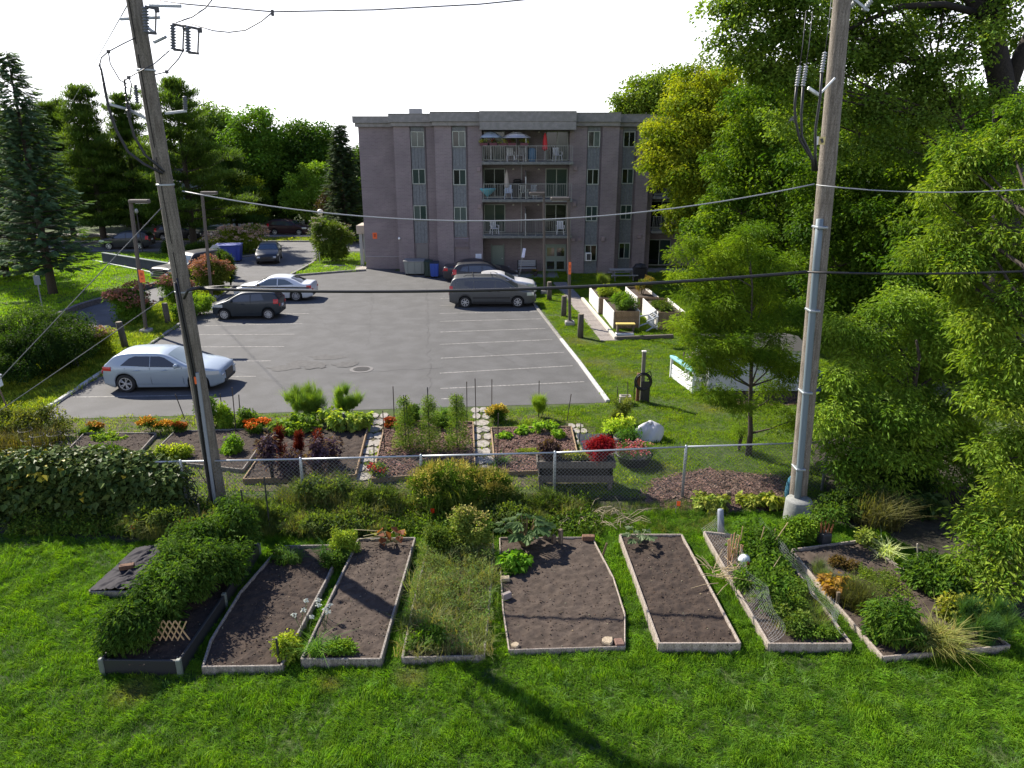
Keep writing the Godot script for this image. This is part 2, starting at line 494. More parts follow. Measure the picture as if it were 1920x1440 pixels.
	keep_off(PackedVector2Array([Vector2(p0.x + sd.x * 0.5, p0.z + sd.z * 0.5), Vector2(p1.x + sd.x * 0.5, p1.z + sd.z * 0.5), Vector2(p1.x - sd.x * 0.5, p1.z - sd.z * 0.5), Vector2(p0.x - sd.x * 0.5, p0.z - sd.z * 0.5)]))
	st = new_st(); boxc(st, v3(-2.0, 0, -55.9), v3(3.4, 0.05, -53.2)); boxc(st, v3(8.6, 0, -57.6), v3(13.5, 0.05, -55.6))
	struct_(st, "building_apron", noisy("apron", Color(0.2, 0.2, 0.19), Color(0.28, 0.27, 0.26), 2.0))
	st = new_st(); flat(st, PackedVector2Array([Vector2(-12.07, -56.4), Vector2(-11.26, -56.66), Vector2(-11.63, -59.08), Vector2(-15.03, -59.36), Vector2(-14.96, -58.53), Vector2(-12.37, -58.53)]), 0.03)
	struct_(st, "side_path", noisy("side_path", Color(0.3, 0.27, 0.23), Color(0.42, 0.38, 0.33), 2.0))
	keep_off(PackedVector2Array([Vector2(-12.07, -56.4), Vector2(-11.26, -56.66), Vector2(-11.63, -59.08), Vector2(-15.03, -59.36), Vector2(-14.96, -58.53), Vector2(-12.37, -58.53)]))
	var mulchm := noisy("mulch_earth", Color(0.045, 0.032, 0.024), Color(0.1, 0.07, 0.055), 1.2, 1.0, 1.2, 0.3, 0.45)
	patch("mulch_patch", [Vector2(3.4, -18.09), Vector2(3.84, -18.92), Vector2(4.8, -19.53), Vector2(5.8, -19.83), Vector2(6.81, -19.53), Vector2(7.83, -19.35), Vector2(7.29, -17.62), Vector2(6.66, -17.23), Vector2(5.5, -17.02), Vector2(4.44, -17.23), Vector2(3.52, -17.53)], mulchm, 260, Color(0.09, 0.06, 0.048))
	patch("shed_earth", [Vector2(7.02, -27.02), Vector2(7.81, -27.69), Vector2(9.49, -27.02), Vector2(11.14, -27.02), Vector2(10.57, -25.47), Vector2(8.57, -25.35), Vector2(7.36, -25.95)], mulchm, 60, Color(0.08, 0.055, 0.04))
	patch("garden_earth", [Vector2(-15.5, -24.0), Vector2(-8.0, -24.3), Vector2(-4.4, -24.4), Vector2(2.2, -24.4), Vector2(2.8, -23.2), Vector2(2.9, -18.9), Vector2(-1, -18.6), Vector2(-7.6, -18.4), Vector2(-9, -19), Vector2(-15.0, -19.2)], noisy("garden_earth", Color(0.06, 0.055, 0.025), Color(0.11, 0.09, 0.05), 1.6, 1.0, 0.8, 0.3, 0.55), 0, Color.BLACK)
	patch("fence_earth", [Vector2(-13, -17.9), Vector2(-6, -18.2), Vector2(0, -18.3), Vector2(3.6, -18.1), Vector2(5.0, -17.5), Vector2(4.6, -16.6), Vector2(1.5, -16.7), Vector2(-1, -16.2), Vector2(-5, -15.9), Vector2(-9, -15.6), Vector2(-13, -15.3)], noisy("fence_earth", Color(0.03, 0.035, 0.012), Color(0.07, 0.07, 0.03), 1.2, 1.0, 0.8, 0.3, 0.5), 0, Color.BLACK)
	patch("right_bank_earth", [Vector2(8.01, -16.46), Vector2(9.02, -16.06), Vector2(9.77, -13.96), Vector2(10.15, -12.28), Vector2(14, -13), Vector2(16, -24), Vector2(9.5, -22), Vector2(8.6, -18)], noisy("bank_earth", Color(0.03, 0.025, 0.016), Color(0.06, 0.055, 0.03), 1.4, 1.0, 0.8, 0.3, 0.5), 0, Color.BLACK)

var patch_level := 0.004
func patch(called: String, pts: Array, m: Material, chips: int, chip_col: Color):
	var poly := PackedVector2Array(pts)
	var rag := PackedVector2Array()
	for i in poly.size():
		var a := poly[i]; var b := poly[(i + 1) % poly.size()]
		for k in 6:
			rag.append(a.lerp(b, k / 6.0) + Vector2(rng.randf_range(-0.1, 0.1), rng.randf_range(-0.1, 0.1)))
	var st := new_st(); patch_level += 0.003; flat(st, rag, patch_level)
	var o = struct_(st, called, m)
	if not called in ["garden_earth", "fence_earth"]: keep_off(poly, -0.08)
	if chips > 0: chips_on(poly, chips, chip_col, 0.012, o)

func chips_on(poly: PackedVector2Array, per: int, col: Color, y: float, parent):
	var st := new_st()
	for k in 5:
		st.set_color(Color(1, 1, 1))
		box(st, v3(rng.randf_range(-0.05, 0.05), 0.008, rng.randf_range(-0.05, 0.05)), v3(rng.randf_range(0.03, 0.07), 0.012, rng.randf_range(0.012, 0.025)), Basis(v3(rng.randf_range(-0.3, 0.3), 1, rng.randf_range(-0.3, 0.3)).normalized(), rng.randf() * TAU))
	st.generate_normals()
	var mesh := st.commit()
	var r := Rect2(poly[0], Vector2.ZERO)
	for v in poly: r = r.expand(v)
	var xf := []; var cols := []
	for i in per * 12:
		var v := Vector2(rng.randf_range(r.position.x, r.end.x), rng.randf_range(r.position.y, r.end.y))
		if not Geometry2D.is_point_in_polygon(v, poly): continue
		xf.append(turned(v3(v.x, y, v.y) - parent.position, rng.randf_range(0.6, 1.5), 0.2))
		cols.append(vary(col * rng.randf_range(0.7, 2.2), 0.2))
	var m := leafmat("chips", 1, 1, 1, 0.95, 0.0)
	scatter(parent, "wood_chips", mesh, m, xf, cols, "stuff")

func grassmat() -> StandardMaterial3D:
	var m := leafmat("grass_blades", 1, 1, 1, 0.8, 1.0)
	m.set_meta("gain", 2.5); m.roughness = 0.6; m.metallic_specular = 0.22
	return m

func grass_zone(label: String, poly: PackedVector2Array, step: float, mesh: Mesh, col_a: Color, col_b: Color, sc: float, nz_freq := 0.35, lean := 0.25):
	var r := Rect2(poly[0], Vector2.ZERO)
	for v in poly: r = r.expand(v)
	var nz := FastNoiseLite.new(); nz.seed = 11; nz.frequency = nz_freq
	var nz2 := FastNoiseLite.new(); nz2.seed = 23; nz2.frequency = nz_freq * 2.4
	var xf := []; var cols := []
	var dry := [[Vector2(-6.56, -10.5), 0.5], [Vector2(-1.8, -10.88), 0.4], [Vector2(-3.64, -16.65), 0.35], [Vector2(7.17, -25.18), 0.9], [Vector2(4.39, -19.83), 0.7], [Vector2(3.25, -34.85), 1.2], [Vector2(4.58, -29.49), 1.0], [Vector2(3.75, -31.1), 1.0], [Vector2(-3.19, -10.7), 0.3]]
	var z := r.position.y
	while z < r.end.y:
		var x := r.position.x
		while x < r.end.x:
			var v := Vector2(x + rng.randf_range(-step, step) * 0.6, z + rng.randf_range(-step, step) * 0.6)
			x += step
			if not Geometry2D.is_point_in_polygon(v, poly) or blocked(v): continue
			var n1 := nz.get_noise_2d(v.x, v.y); var n2 := nz2.get_noise_2d(v.x + 50, v.y)
			var ang := n1 * 6.0 + 0.8
			var til := lean * (0.6 + 1.4 * clampf(n2 + 0.3, 0.0, 1.0))
			var b := Basis(v3(cos(ang), 0, sin(ang)), til) * Basis(Vector3.UP, rng.randf() * TAU)
			var s := sc * rng.randf_range(0.65, 1.3) * (1.0 + 0.7 * n1 + 0.5 * n2)
			var col := col_a.lerp(col_b, clampf(0.5 + n2 * 0.9 + n1 * 0.4 + rng.randf_range(-0.3, 0.3), 0.0, 1.0))
			for d in dry:
				var q: float = v.distance_to(d[0]) / float(d[1])
				if q < 1.0: col = col.lerp(Color(0.12, 0.1, 0.045), (1.0 - q) * 0.9); s *= 0.6 + 0.4 * q
			xf.append(Transform3D(b.scaled(v3(s, s * (1.0 - 0.25 * til), s)), v3(v.x, 0, v.y)))
			cols.append(vary(col, 0.2))
		z += step
	var o := scatter(null, "grass", mesh, grassmat(), xf, cols, "stuff")
	tag(o, label, "grass")

func build_grass():
	var far := blade_clump(5, 22, 0.09, 0.025, 0.26, 0.7, 0.35)
	grass_zone("long unmown green grass in front of and between the raised beds", PackedVector2Array([Vector2(-8.4, -7.4), Vector2(8.4, -7.4), Vector2(12.5, -12), Vector2(14, -16.8), Vector2(5, -17.2), Vector2(-2, -16.6), Vector2(-9, -15.6), Vector2(-14.5, -16.2), Vector2(-12.8, -14), Vector2(-10, -10)]), 0.066, blade_clump(1, 28, 0.13, 0.009, 0.1, 0.85, 0.55), Color(0.025, 0.06, 0.006), Color(0.083, 0.145, 0.013), 0.9, 0.8, 0.5)
	grass_zone("taller pale bent grass tufts scattered through the front lawn", PackedVector2Array([Vector2(-8.4, -7.4), Vector2(8.4, -7.4), Vector2(11, -11), Vector2(6, -11.2), Vector2(-8, -10.6), Vector2(-9, -15.6), Vector2(-13.5, -15.8), Vector2(-12, -13), Vector2(-9.6, -10)]), 0.34, blade_clump(9, 26, 0.22, 0.007, 0.09, 1.4, 0.75), Color(0.05, 0.09, 0.03), Color(0.1, 0.15, 0.05), 0.8, 0.6, 0.7)
	grass_zone("mown sunlit lawn between the parking lot, shed and chain link fence", PackedVector2Array([Vector2(1.6, -18), Vector2(13, -18), Vector2(16, -26), Vector2(18, -40), Vector2(18, -56), Vector2(0.4, -56), Vector2(0.9, -48), Vector2(1.7, -43), Vector2(3.6, -25.6), Vector2(-3, -24.6), Vector2(-1.5, -23.6)]), 0.115, blade_clump(3, 24, 0.07, 0.013, 0.13, 0.65, 0.35), Color(0.045, 0.085, 0.008), Color(0.105, 0.14, 0.015), 1.0, 0.5, 0.25)
	grass_zone("rough yellow green verge between the driveway and the parking lot", PackedVector2Array([Vector2(-13, -18), Vector2(-16.6, -24.2), Vector2(-17.0, -33), Vector2(-18.6, -49), Vector2(-24, -49), Vector2(-22.6, -38), Vector2(-22.5, -34), Vector2(-24, -27), Vector2(-20, -18)]), 0.14, blade_clump(6, 22, 0.16, 0.02, 0.15, 0.8, 0.4), Color(0.06, 0.1, 0.014), Color(0.16, 0.17, 0.03), 1.1, 0.6, 0.3)
	grass_zone("bright sunlit lawn bank under the blue spruce beyond the driveway", PackedVector2Array([Vector2(-24, -30), Vector2(-26, -40), Vector2(-25, -49), Vector2(-24, -66), Vector2(-48, -66), Vector2(-52, -60), Vector2(-34, -34)]), 0.26, far, Color(0.07, 0.13, 0.012), Color(0.13, 0.19, 0.02), 1.3, 0.3, 0.2)
	grass_zone("small mown lawn wedge beside the left end of the apartment building", PackedVector2Array([Vector2(-19, -66), Vector2(-11.4, -66), Vector2(-11.4, -56), Vector2(-18, -54)]), 0.24, far, Color(0.07, 0.13, 0.014), Color(0.14, 0.19, 0.025), 1.1)
	grass_zone("strip of dry grass between the street and the far pavement", PackedVector2Array([Vector2(-60, -74.7), Vector2(-12, -74.7), Vector2(-12, -78.4), Vector2(-60, -78.4)]), 0.3, far, Color(0.1, 0.13, 0.02), Color(0.18, 0.18, 0.04), 1.3)
	grass_zone("grass growing round the back garden plots", PackedVector2Array([Vector2(-15.5, -24.3), Vector2(-8.0, -24.4), Vector2(-4.4, -24.5), Vector2(3.4, -24.5), Vector2(3.4, -18.6), Vector2(-9, -18.2), Vector2(-15.0, -19)]), 0.2, blade_clump(8, 24, 0.1, 0.014, 0.14, 0.8, 0.4), Color(0.06, 0.1, 0.014), Color(0.14, 0.16, 0.03), 1.0)

var bld: Node3D

func brick_material() -> StandardMaterial3D:
	var im := Image.create(480, 480, true, Image.FORMAT_RGB8)
	var r := RandomNumberGenerator.new(); r.seed = 5
	im.fill(lin(0.27, 0.235, 0.235))
	for row in 24:
		for b in 9:
			var k := r.randf_range(0.9, 1.1)
			var x := b * 60 - (30 if row % 2 else 0)
			im.fill_rect(Rect2i(x + 2, row * 20 + 2, 57, 16), lin(0.205 * k, 0.17 * k * r.randf_range(0.97, 1.03), 0.17 * k))
	im.generate_mipmaps()
	var m := StandardMaterial3D.new()
	m.albedo_texture = ImageTexture.create_from_image(im)
	m.uv1_triplanar = true; m.uv1_world_triplanar = true
	m.uv1_scale = Vector3.ONE / 2.4
	m.roughness = 0.9
	m.detail_enabled = true
	m.detail_blend_mode = BaseMaterial3D.BLEND_MODE_MUL
	m.detail_albedo = noise_tex(91, 0.012, Color(0.93, 0.93, 0.935), Color(1, 1, 1), 4)
	m.detail_uv_layer = BaseMaterial3D.DETAIL_UV_2
	m.uv2_triplanar = true; m.uv2_world_triplanar = true; m.uv2_scale = v3(0.06, 0.09, 0.06)
	return m

func bbox(called: String, m: Material, a: Vector3, b: Vector3, parent = null, bev := 0.0) -> MeshInstance3D:
	var st := new_st(); boxc(st, a, b, bev)
	return put(st, called, m, bld if parent == null else parent)

func pane_mat(r: float, g: float, b: float) -> StandardMaterial3D:
	var m := mat(r, g, b, 0.07)
	m.metallic_specular = 0.45
	return m

func window_at(x0: float, x1: float, y0: float, y1: float, z: float, frame: Material, look: int, parent = null, called := "window"):
	var st := new_st()
	var f := 0.065
	boxc(st, v3(x0, y0, z - 0.06), v3(x1, y0 + f, z + 0.035), 0.008)
	boxc(st, v3(x0, y1 - f, z - 0.06), v3(x1, y1, z + 0.03), 0.008)
	boxc(st, v3(x0, y0 + f, z - 0.06), v3(x0 + f, y1 - f, z + 0.03), 0.008)
	boxc(st, v3(x1 - f, y0 + f, z - 0.06), v3(x1, y1 - f, z + 0.03), 0.008)
	var xm := (x0 + x1) * 0.5
	boxc(st, v3(xm - 0.028, y0 + f, z - 0.05), v3(xm + 0.028, y1 - f, z + 0.02), 0.006)
	var w := put(st, called, frame, bld if parent == null else parent)
	var panes := [pane_mat(0.008, 0.011, 0.011), pane_mat(0.03, 0.05, 0.045), pane_mat(0.075, 0.1, 0.09)]
	for k in 2:
		st = new_st()
		if k == 0: boxc(st, v3(x0 + f, y0 + f, z - 0.045), v3(xm - 0.028, y1 - f, z - 0.03))
		else: boxc(st, v3(xm + 0.028, y0 + f, z - 0.03), v3(x1 - f, y1 - f, z - 0.015))
		put(st, "pane", panes[[[0, 1], [0, 0], [1, 1], [2, 1], [2, 2], [0, 2]][look][k]], w)
	return w

func build_building():
	bld = thing("apartment_building", "four storey purple brown brick apartment building with stacked balconies in the middle", "building")
	var brick := brick_material()
	var band := noisy("fascia", Color(0.2, 0.195, 0.18), Color(0.26, 0.25, 0.235), 3.0, 0.7, 0.0, 1.2, 0.85)
	var panel := noisy("spandrel", Color(0.15, 0.17, 0.18), Color(0.2, 0.22, 0.23), 1.5, 0.6, 0.0, 0.6, 0.8)
	var frame := mat(0.33, 0.36, 0.31, 0.5)
	var zb := -68.0
	bbox("wall", brick, v3(-11.35, 0, zb), v3(-8.5, 10.5, -57.4))
	var bays := [[-8.5, -5.42, -55.7, -7.33, -6.15], [-5.42, -2.12, -54.3, -4.24, -3.1], [4.1, 7.6, -55.0, 5.34, 6.42], [7.6, 10.05, -56.2, 8.03, 9.1]]
	for b in bays:
		bbox("wall", brick, v3(b[0], 0, zb), v3(b[3], 10.5, b[2]))
		bbox("wall", brick, v3(b[4], 0, zb), v3(b[1], 10.5, b[2]))
		bbox("strip_wall", brick, v3(b[3], 0, zb), v3(b[4], 10.5, b[2] - 0.16))
	bbox("balcony_back_wall", brick, v3(-2.12, 0, zb), v3(4.1, 10.9, -56.0))
	bbox("wall", brick, v3(10.05, 0, zb), v3(10.6, 10.5, -57.3))
	bbox("wall", brick, v3(10.6, 0, zb), v3(15.4, 10.5, -59.0))
	bbox("wall", brick, v3(15.4, 0, zb), v3(24, 10.5, -57.3))
	for y in [2.97, 5.51, 8.07]:
		bbox("balcony_slab", mat(0.16, 0.165, 0.15, 0.85), v3(10.6, y - 0.2, -58.99), v3(15.39, y, -57.0), null, 0.01)
		railing(10.7, 15.3, y, -57.05)
	for y in [0.05, 3.0, 5.55, 8.1]:
		window_at(10.8, 12.6, y, y + 2.05, -58.96, frame, 0, null, "balcony_door")
	var rows := [[9.03, 10.12], [6.45, 7.54], [3.86, 4.95]]
	var looks := [[2, 2, 3], [0, 0, 4], [5, 1, 2], [1, 0, 2]]
	for i in 4:
		var b: Array = bays[i]
		var z: float = b[2] - 0.16
		var x0: float = b[3] + 0.05; var x1: float = b[4] - 0.16
		for k in 3:
			window_at(x0, x1, rows[k][0], rows[k][1], z + 0.07, frame, looks[i][k])
			var y0: float = rows[k + 1][1] if k < 2 else (2.78 if i == 1 else 2.16)
			spandrel(x0, x1, y0 + 0.01, rows[k][0] - 0.01, z, panel)
		spandrel(x0, x1, 10.14, 10.42, z, panel)
		for x in [b[3] + 0.012, b[4] - 0.1]:
			bbox("trim", mat(0.06, 0.06, 0.062, 0.6), v3(x, 0.5 if i > 1 else 2.2, z), v3(x + 0.025, 10.4, z + 0.05))
	bbox("ground_panel", mat(0.17, 0.16, 0.15, 0.8), v3(-7.2, 0.75, -55.86), v3(-6.3, 2.1, -55.8), null, 0.01)
	var lv := Node3D.new(); lv.name = "louvre"; bld.add_child(lv)
	bbox("louvre_frame", mat(0.19, 0.16, 0.165, 0.7), v3(-4.24, 2.0, -54.47), v3(-3.12, 2.75, -54.4), lv)
	for k in 7:
		var st := new_st(); box(st, v3(-3.68, 2.09 + k * 0.095, -54.36), v3(1.04, 0.02, 0.1), Basis(Vector3.RIGHT, 0.6))
		put(st, "slat", mat(0.24, 0.2, 0.205, 0.6), lv)
	window_at(5.39, 6.3, 0.95, 2.15, -55.08, frame, 1)
	spandrel(5.39, 6.3, 0.02, 0.93, -55.16, panel)
	var ac := Node3D.new(); ac.name = "air_conditioner"; bld.add_child(ac)
	bbox("case", mat(0.7, 0.7, 0.68, 0.5), v3(5.46, 0.99, -55.05), v3(5.88, 1.6, -54.75), ac, 0.015)
	bbox("grille", mat(0.05, 0.05, 0.05, 0.6), v3(5.52, 1.07, -54.76), v3(5.82, 1.52, -54.742), ac)
	window_at(8.08, 8.95, 0.95, 2.15, -56.28, frame, 0)
	spandrel(8.08, 8.95, 0.02, 0.93, -56.36, panel)
	bbox("roof", mat(0.12, 0.12, 0.12, 0.95), v3(-11.3, 10.5, zb + 0.1), v3(24, 10.95, -57.45))
	var caps := [[-11.68, -8.78, -57.08, 11.15], [-8.78, -5.68, -55.4, 11.27], [-5.68, -2.23, -54.0, 11.33], [-2.23, 4.42, -53.55, 11.35], [4.42, 7.62, -54.7, 11.31], [7.62, 10.3, -55.9, 11.24], [10.3, 24.2, -57.0, 11.15]]
	for c in caps:
		var low := 10.17 if c[0] == -2.23 else 10.45
		bbox("fascia", band, v3(c[0], 10.72, c[2] - 3.0), v3(c[1], c[3], c[2]), null, 0.012)
		bbox("fascia_lower_band", band, v3(c[0] + (0.14 if c[0] < -2.3 else 0.0), low, c[2] - 2.6), v3(c[1], 10.715, c[2] - (0.03 if low < 10.3 else 0.12)), null, 0.01)
		bbox("cap_flashing", mat(0.2, 0.2, 0.19, 0.45, 0.4), v3(c[0] - 0.02, c[3], c[2] - 3.0), v3(c[1] + 0.02, c[3] + 0.04, c[2] + 0.03))
	bbox("roof_vent", mat(0.3, 0.3, 0.29, 0.8), v3(-7.6, 10.9, -58.6), v3(-6.7, 11.75, -57.8), null, 0.02)
	var slabm := noisy("slab_concrete", Color(0.17, 0.18, 0.165), Color(0.24, 0.25, 0.23), 2.0, 0.85, 0.0, 0.5, 0.8)
	for y in [2.97, 5.51, 8.07]:
		bbox("balcony_slab", slabm, v3(-2.11, y - 0.2, -55.99), v3(4.09, y, -54.9))
		bbox("balcony_slab_edge", slabm, v3(-2.11, y - 0.2, -54.9), v3(4.3, y - 0.003, -53.75), null, 0.012)
		railing(-2.05, 4.22, y, -53.84)
		bbox("divider_post", mat(0.42, 0.43, 0.4, 0.6), v3(0.93, y, -53.95), v3(1.01, y + 1.55, -53.87), null, 0.01)
		bbox("divider_panel", mat(0.1, 0.1, 0.1, 0.7), v3(0.955, y + 0.05, -55.95), v3(0.985, y + 1.9, -53.97))
		bbox("downpipe", mat(0.3, 0.3, 0.29, 0.5), v3(0.66, y - 2.5 if y > 3 else 0.0, -55.99), v3(0.74, y - 0.2, -55.91))
		var cur: int = [2, 0, 5][int(round((y - 2.97) / 2.55))]
		window_at(-2.08, -0.5, y + 0.02, y + 2.05, -55.94, frame, [3, 1, 0][int(round((y - 2.97) / 2.55))], null, "balcony_door")
		window_at(2.45, 4.07, y + 0.02, y + 2.05, -55.94, frame, [1, 2, 0][int(round((y - 2.97) / 2.55))], null, "balcony_door")
		for x in [0.1, 1.95]:
			var st := new_st(true); lathe(st, v3(x, y + 2.0, -55.97), [Vector2(0.0, -0.06), Vector2(0.07, -0.03), Vector2(0.07, 0.03), Vector2(0.0, 0.06)], 10)
			put(st, "wall_light", mat(0.75, 0.72, 0.62, 0.4), bld)
	var dg := mat(0.17, 0.22, 0.19, 0.5)
	var d := bbox("entrance_door", dg, v3(-1.5, 0.06, -55.99), v3(-0.66, 2.0, -55.93), null, 0.01)
	bbox("door_frame", dg, v3(-1.58, 0.05, -55.99), v3(-1.51, 2.08, -55.9), d); bbox("door_frame", dg, v3(-0.65, 0.05, -55.99), v3(-0.58, 2.08, -55.9), d)
	bbox("handle", mat(0.5, 0.5, 0.48, 0.3, 0.8), v3(-0.78, 1.0, -55.93), v3(-0.7, 1.06, -55.88), d)
	var dd := bbox("glazed_door_frame", dg, v3(2.5, 0.05, -55.99), v3(4.09, 2.08, -55.94), null, 0.01)
	for i in 2:
		for k in 2:
			bbox("pane", glass(0.025, 0.025, 0.02) if k == 0 or i == 1 else glass(0.16, 0.13, 0.1), v3(2.64 + i * 0.74, 0.22 + k * 0.98, -55.94), v3(3.2 + i * 0.74, 0.8 + k * 1.02, -55.925), dd)
	var hood := mat(0.24, 0.19, 0.19, 0.8)
	for p in [v3(-2.35, 7.55, -54.3), v3(-2.33, 5.0, -54.3), v3(4.55, 7.6, -55.0), v3(4.55, 5.1, -55.0), v3(5.0, 2.6, -55.0), v3(6.7, 2.6, -55.0), v3(4.5, 2.55, -55.0), v3(9.6, 2.65, -56.2)]:
		bbox("vent_hood", hood, p - v3(0.13, 0.15, 0.002), p + v3(0.13, 0.15, 0.12), null, 0.015)
	var st := new_st(true); lathe(st, v3(-8.42, 2.55, -55.62), [Vector2(0.0, -0.1), Vector2(0.09, -0.05), Vector2(0.09, 0.04), Vector2(0.0, 0.1)], 12)
	put(st, "wall_lamp", mat(0.8, 0.8, 0.76, 0.4), bld)
	st = new_st(); tube(st, [v3(-11.3, 0.95, -57.33), v3(-8.55, 0.95, -57.33)], 0.025, 6); put(st, "wall_pipe", mat(0.35, 0.33, 0.32, 0.6), bld)
	bbox("side_canopy", mat(0.36, 0.31, 0.25, 0.8), v3(-12.2, 2.55, -61.0), v3(-11.37, 3.2, -58.6), null, 0.02)
	for z in [-60.6, -59.0]:
		bbox("canopy_post", mat(0.3, 0.31, 0.31, 0.7), v3(-12.05, 0, z), v3(-11.8, 2.55, z + 0.25), null, 0.01)
	var os := thing("orange_notice_sign", "orange notice board screwed to the brick wall at the building's left end", "sign", v3(-10.55, 2.55, -57.39))
	st = new_st(); box(st, Vector3.ZERO, v3(0.34, 0.46, 0.02), Basis.IDENTITY, 0.005); put(st, "board", mat(0.75, 0.12, 0.02, 0.6), os)
	st = new_st(); box(st, v3(0, 0.02, 0.012), v3(0.17, 0.26, 0.006)); put(st, "dark_print", mat(0.4, 0.05, 0.01, 0.6), os)
	var ws := thing("white_notice_sign", "small white notice board on brick above the parked dark cars", "sign", v3(-2.45, 1.42, -54.29))
	st = new_st(); box(st, Vector3.ZERO, v3(0.44, 0.34, 0.02), Basis.IDENTITY, 0.005); put(st, "board", mat(0.62, 0.66, 0.74, 0.6), ws)
	st = new_st()
	for k in 4: box(st, v3(0, 0.1 - k * 0.065, 0.012), v3(0.32, 0.018, 0.005))
	put(st, "print_rule", mat(0.35, 0.4, 0.5, 0.6), ws)

func spandrel(x0: float, x1: float, y0: float, y1: float, z: float, m: Material):
	var st := new_st()
	var n := 4
	var w := (x1 - x0) / n
	for k in n: boxc(st, v3(x0 + k * w + 0.006, y0, z), v3(x0 + (k + 1) * w - 0.006, y1, z + 0.04), 0.006)
	put(st, "spandrel_panel", m, bld)

func railing(x0: float, x1: float, y: float, z: float):
	var rl := Node3D.new(); rl.name = "railing"; bld.add_child(rl, true)
	var m := mat(0.22, 0.225, 0.2, 0.5)
	bbox("top_rail", m, v3(x0, y + 1.03, z - 0.03), v3(x1, y + 1.07, z + 0.03), rl)
	bbox("bottom_rail", m, v3(x0, y + 0.1, z - 0.02), v3(x1, y + 0.13, z + 0.02), rl)
	var st := new_st()
	var n := int((x1 - x0) / 0.125)
	for k in n + 1:
		var x := lerpf(x0 + 0.015, x1 - 0.015, float(k) / n)
		boxc(st, v3(x - 0.01, y + 0.13, z - 0.01), v3(x + 0.01, y + 1.03, z + 0.01))
	put(st, "balusters", m, rl).set_meta("kind", "stuff")
	for k in 6:
		var x := lerpf(x0 + 0.02, x1 - 0.02, k / 5.0)
		bbox("rail_post", m, v3(x - 0.02, y - 0.05, z + 0.021), v3(x + 0.02, y + 1.03, z + 0.055), rl)

func patio_umbrella(label: String, at: Vector3, r: float, h: float, m: Material, stripe: Material = null):
	var t := thing("patio_umbrella", label, "umbrella", at)
	var st := new_st(); tube(st, [Vector3.ZERO, v3(0, h, 0)], 0.025, 8); put(st, "pole", mat(0.5, 0.5, 0.5, 0.4, 0.5), t)
	st = new_st(true); lathe(st, Vector3.ZERO, [Vector2(0.25, 0.0), Vector2(0.25, 0.06), Vector2(0.05, 0.12), Vector2(0.0, 0.12)], 14); put(st, "base", mat(0.1, 0.1, 0.1), t)
	st = new_st(); lathe(st, v3(0, h, 0), [Vector2(r, -0.42), Vector2(r, -0.36), Vector2(r * 0.66, -0.19), Vector2(r * 0.33, -0.05), Vector2(0.0, 0.0)], 8); put(st, "canopy", m, t)
	if stripe:
		st = new_st(); lathe(st, v3(0, h, 0), [Vector2(r * 0.83, -0.268), Vector2(r * 0.66, -0.185)], 8); lathe(st, v3(0, h, 0), [Vector2(r * 0.48, -0.11), Vector2(r * 0.33, -0.045)], 8); put(st, "stripe", stripe, t)

func closed_umbrella(label: String, at: Vector3, h: float, m: Material):
	var t := thing("closed_umbrella", label, "umbrella", at)
	var st := new_st(); tube(st, [Vector3.ZERO, v3(0, h, 0)], 0.022, 8); put(st, "pole", mat(0.5, 0.48, 0.45, 0.5), t)
	st = new_st(true); lathe(st, Vector3.ZERO, [Vector2(0.22, 0.0), Vector2(0.22, 0.06), Vector2(0.04, 0.1), Vector2(0.0, 0.1)], 14); put(st, "base", mat(0.12, 0.12, 0.12), t)
	st = new_st(); lathe(st, Vector3.ZERO, [Vector2(0.04, h * 0.36), Vector2(0.2, h * 0.42), Vector2(0.15, h * 0.7), Vector2(0.1, h * 0.88), Vector2(0.0, h * 1.0)], 9); put(st, "folded_canopy", m, t)

func patio_chair(label: String, at: Vector3, turn: float, m: Material, group := "chairs on the balconies"):
	var t := thing("patio_chair", label, "chair", at, turn, group)
	var st := new_st(); box(st, v3(0, 0.42, 0), v3(0.5, 0.05, 0.48), Basis.IDENTITY, 0.02); put(st, "seat", m, t)
	st = new_st()
	for k in 4: box(st, v3(-0.18 + k * 0.12, 0.68, -0.26), v3(0.08, 0.46, 0.03), Basis(Vector3.RIGHT, -0.18), 0.01)
	box(st, v3(0, 0.9, -0.31), v3(0.5, 0.07, 0.04), Basis(Vector3.RIGHT, -0.18), 0.015); put(st, "backrest", m, t)
	for sx in [-1, 1]:
		st = new_st(); box(st, v3(sx * 0.27, 0.64, 0.0), v3(0.06, 0.035, 0.48), Basis.IDENTITY, 0.012); box(st, v3(sx * 0.27, 0.53, 0.2), v3(0.04, 0.2, 0.04)); put(st, "armrest", m, t)
		for sz in [-1, 1]:
			st = new_st(); beam(st, v3(sx * 0.22, 0.4, sz * 0.2), v3(sx * 0.26, 0.0, sz * 0.25), 0.045, 0.045); put(st, "leg", m, t)
	return t

func planter_box(label: String, at: Vector3, w: float, box_col: Material, flower: Color, leafc: Color):
	var t := thing("flower_box", label, "flower box", at, 0.0, "flower boxes on the top balcony")
	var st := new_st(); box(st, v3(0, 0.09, 0), v3(w, 0.18, 0.2), Basis.IDENTITY, 0.015); put(st, "trough", box_col, t)
	var xf := []; var cols := []
	for i in 26:
		xf.append(turned(v3(rng.randf_range(-0.5, 0.5) * w, rng.randf_range(0.15, 0.42), rng.randf_range(-0.12, 0.16)), 1.0))
		cols.append(vary(leafc if i % 3 else flower, 0.25))
	scatter(t, "foliage", clump("small"), foliage_mat(), xf, cols, "stuff")

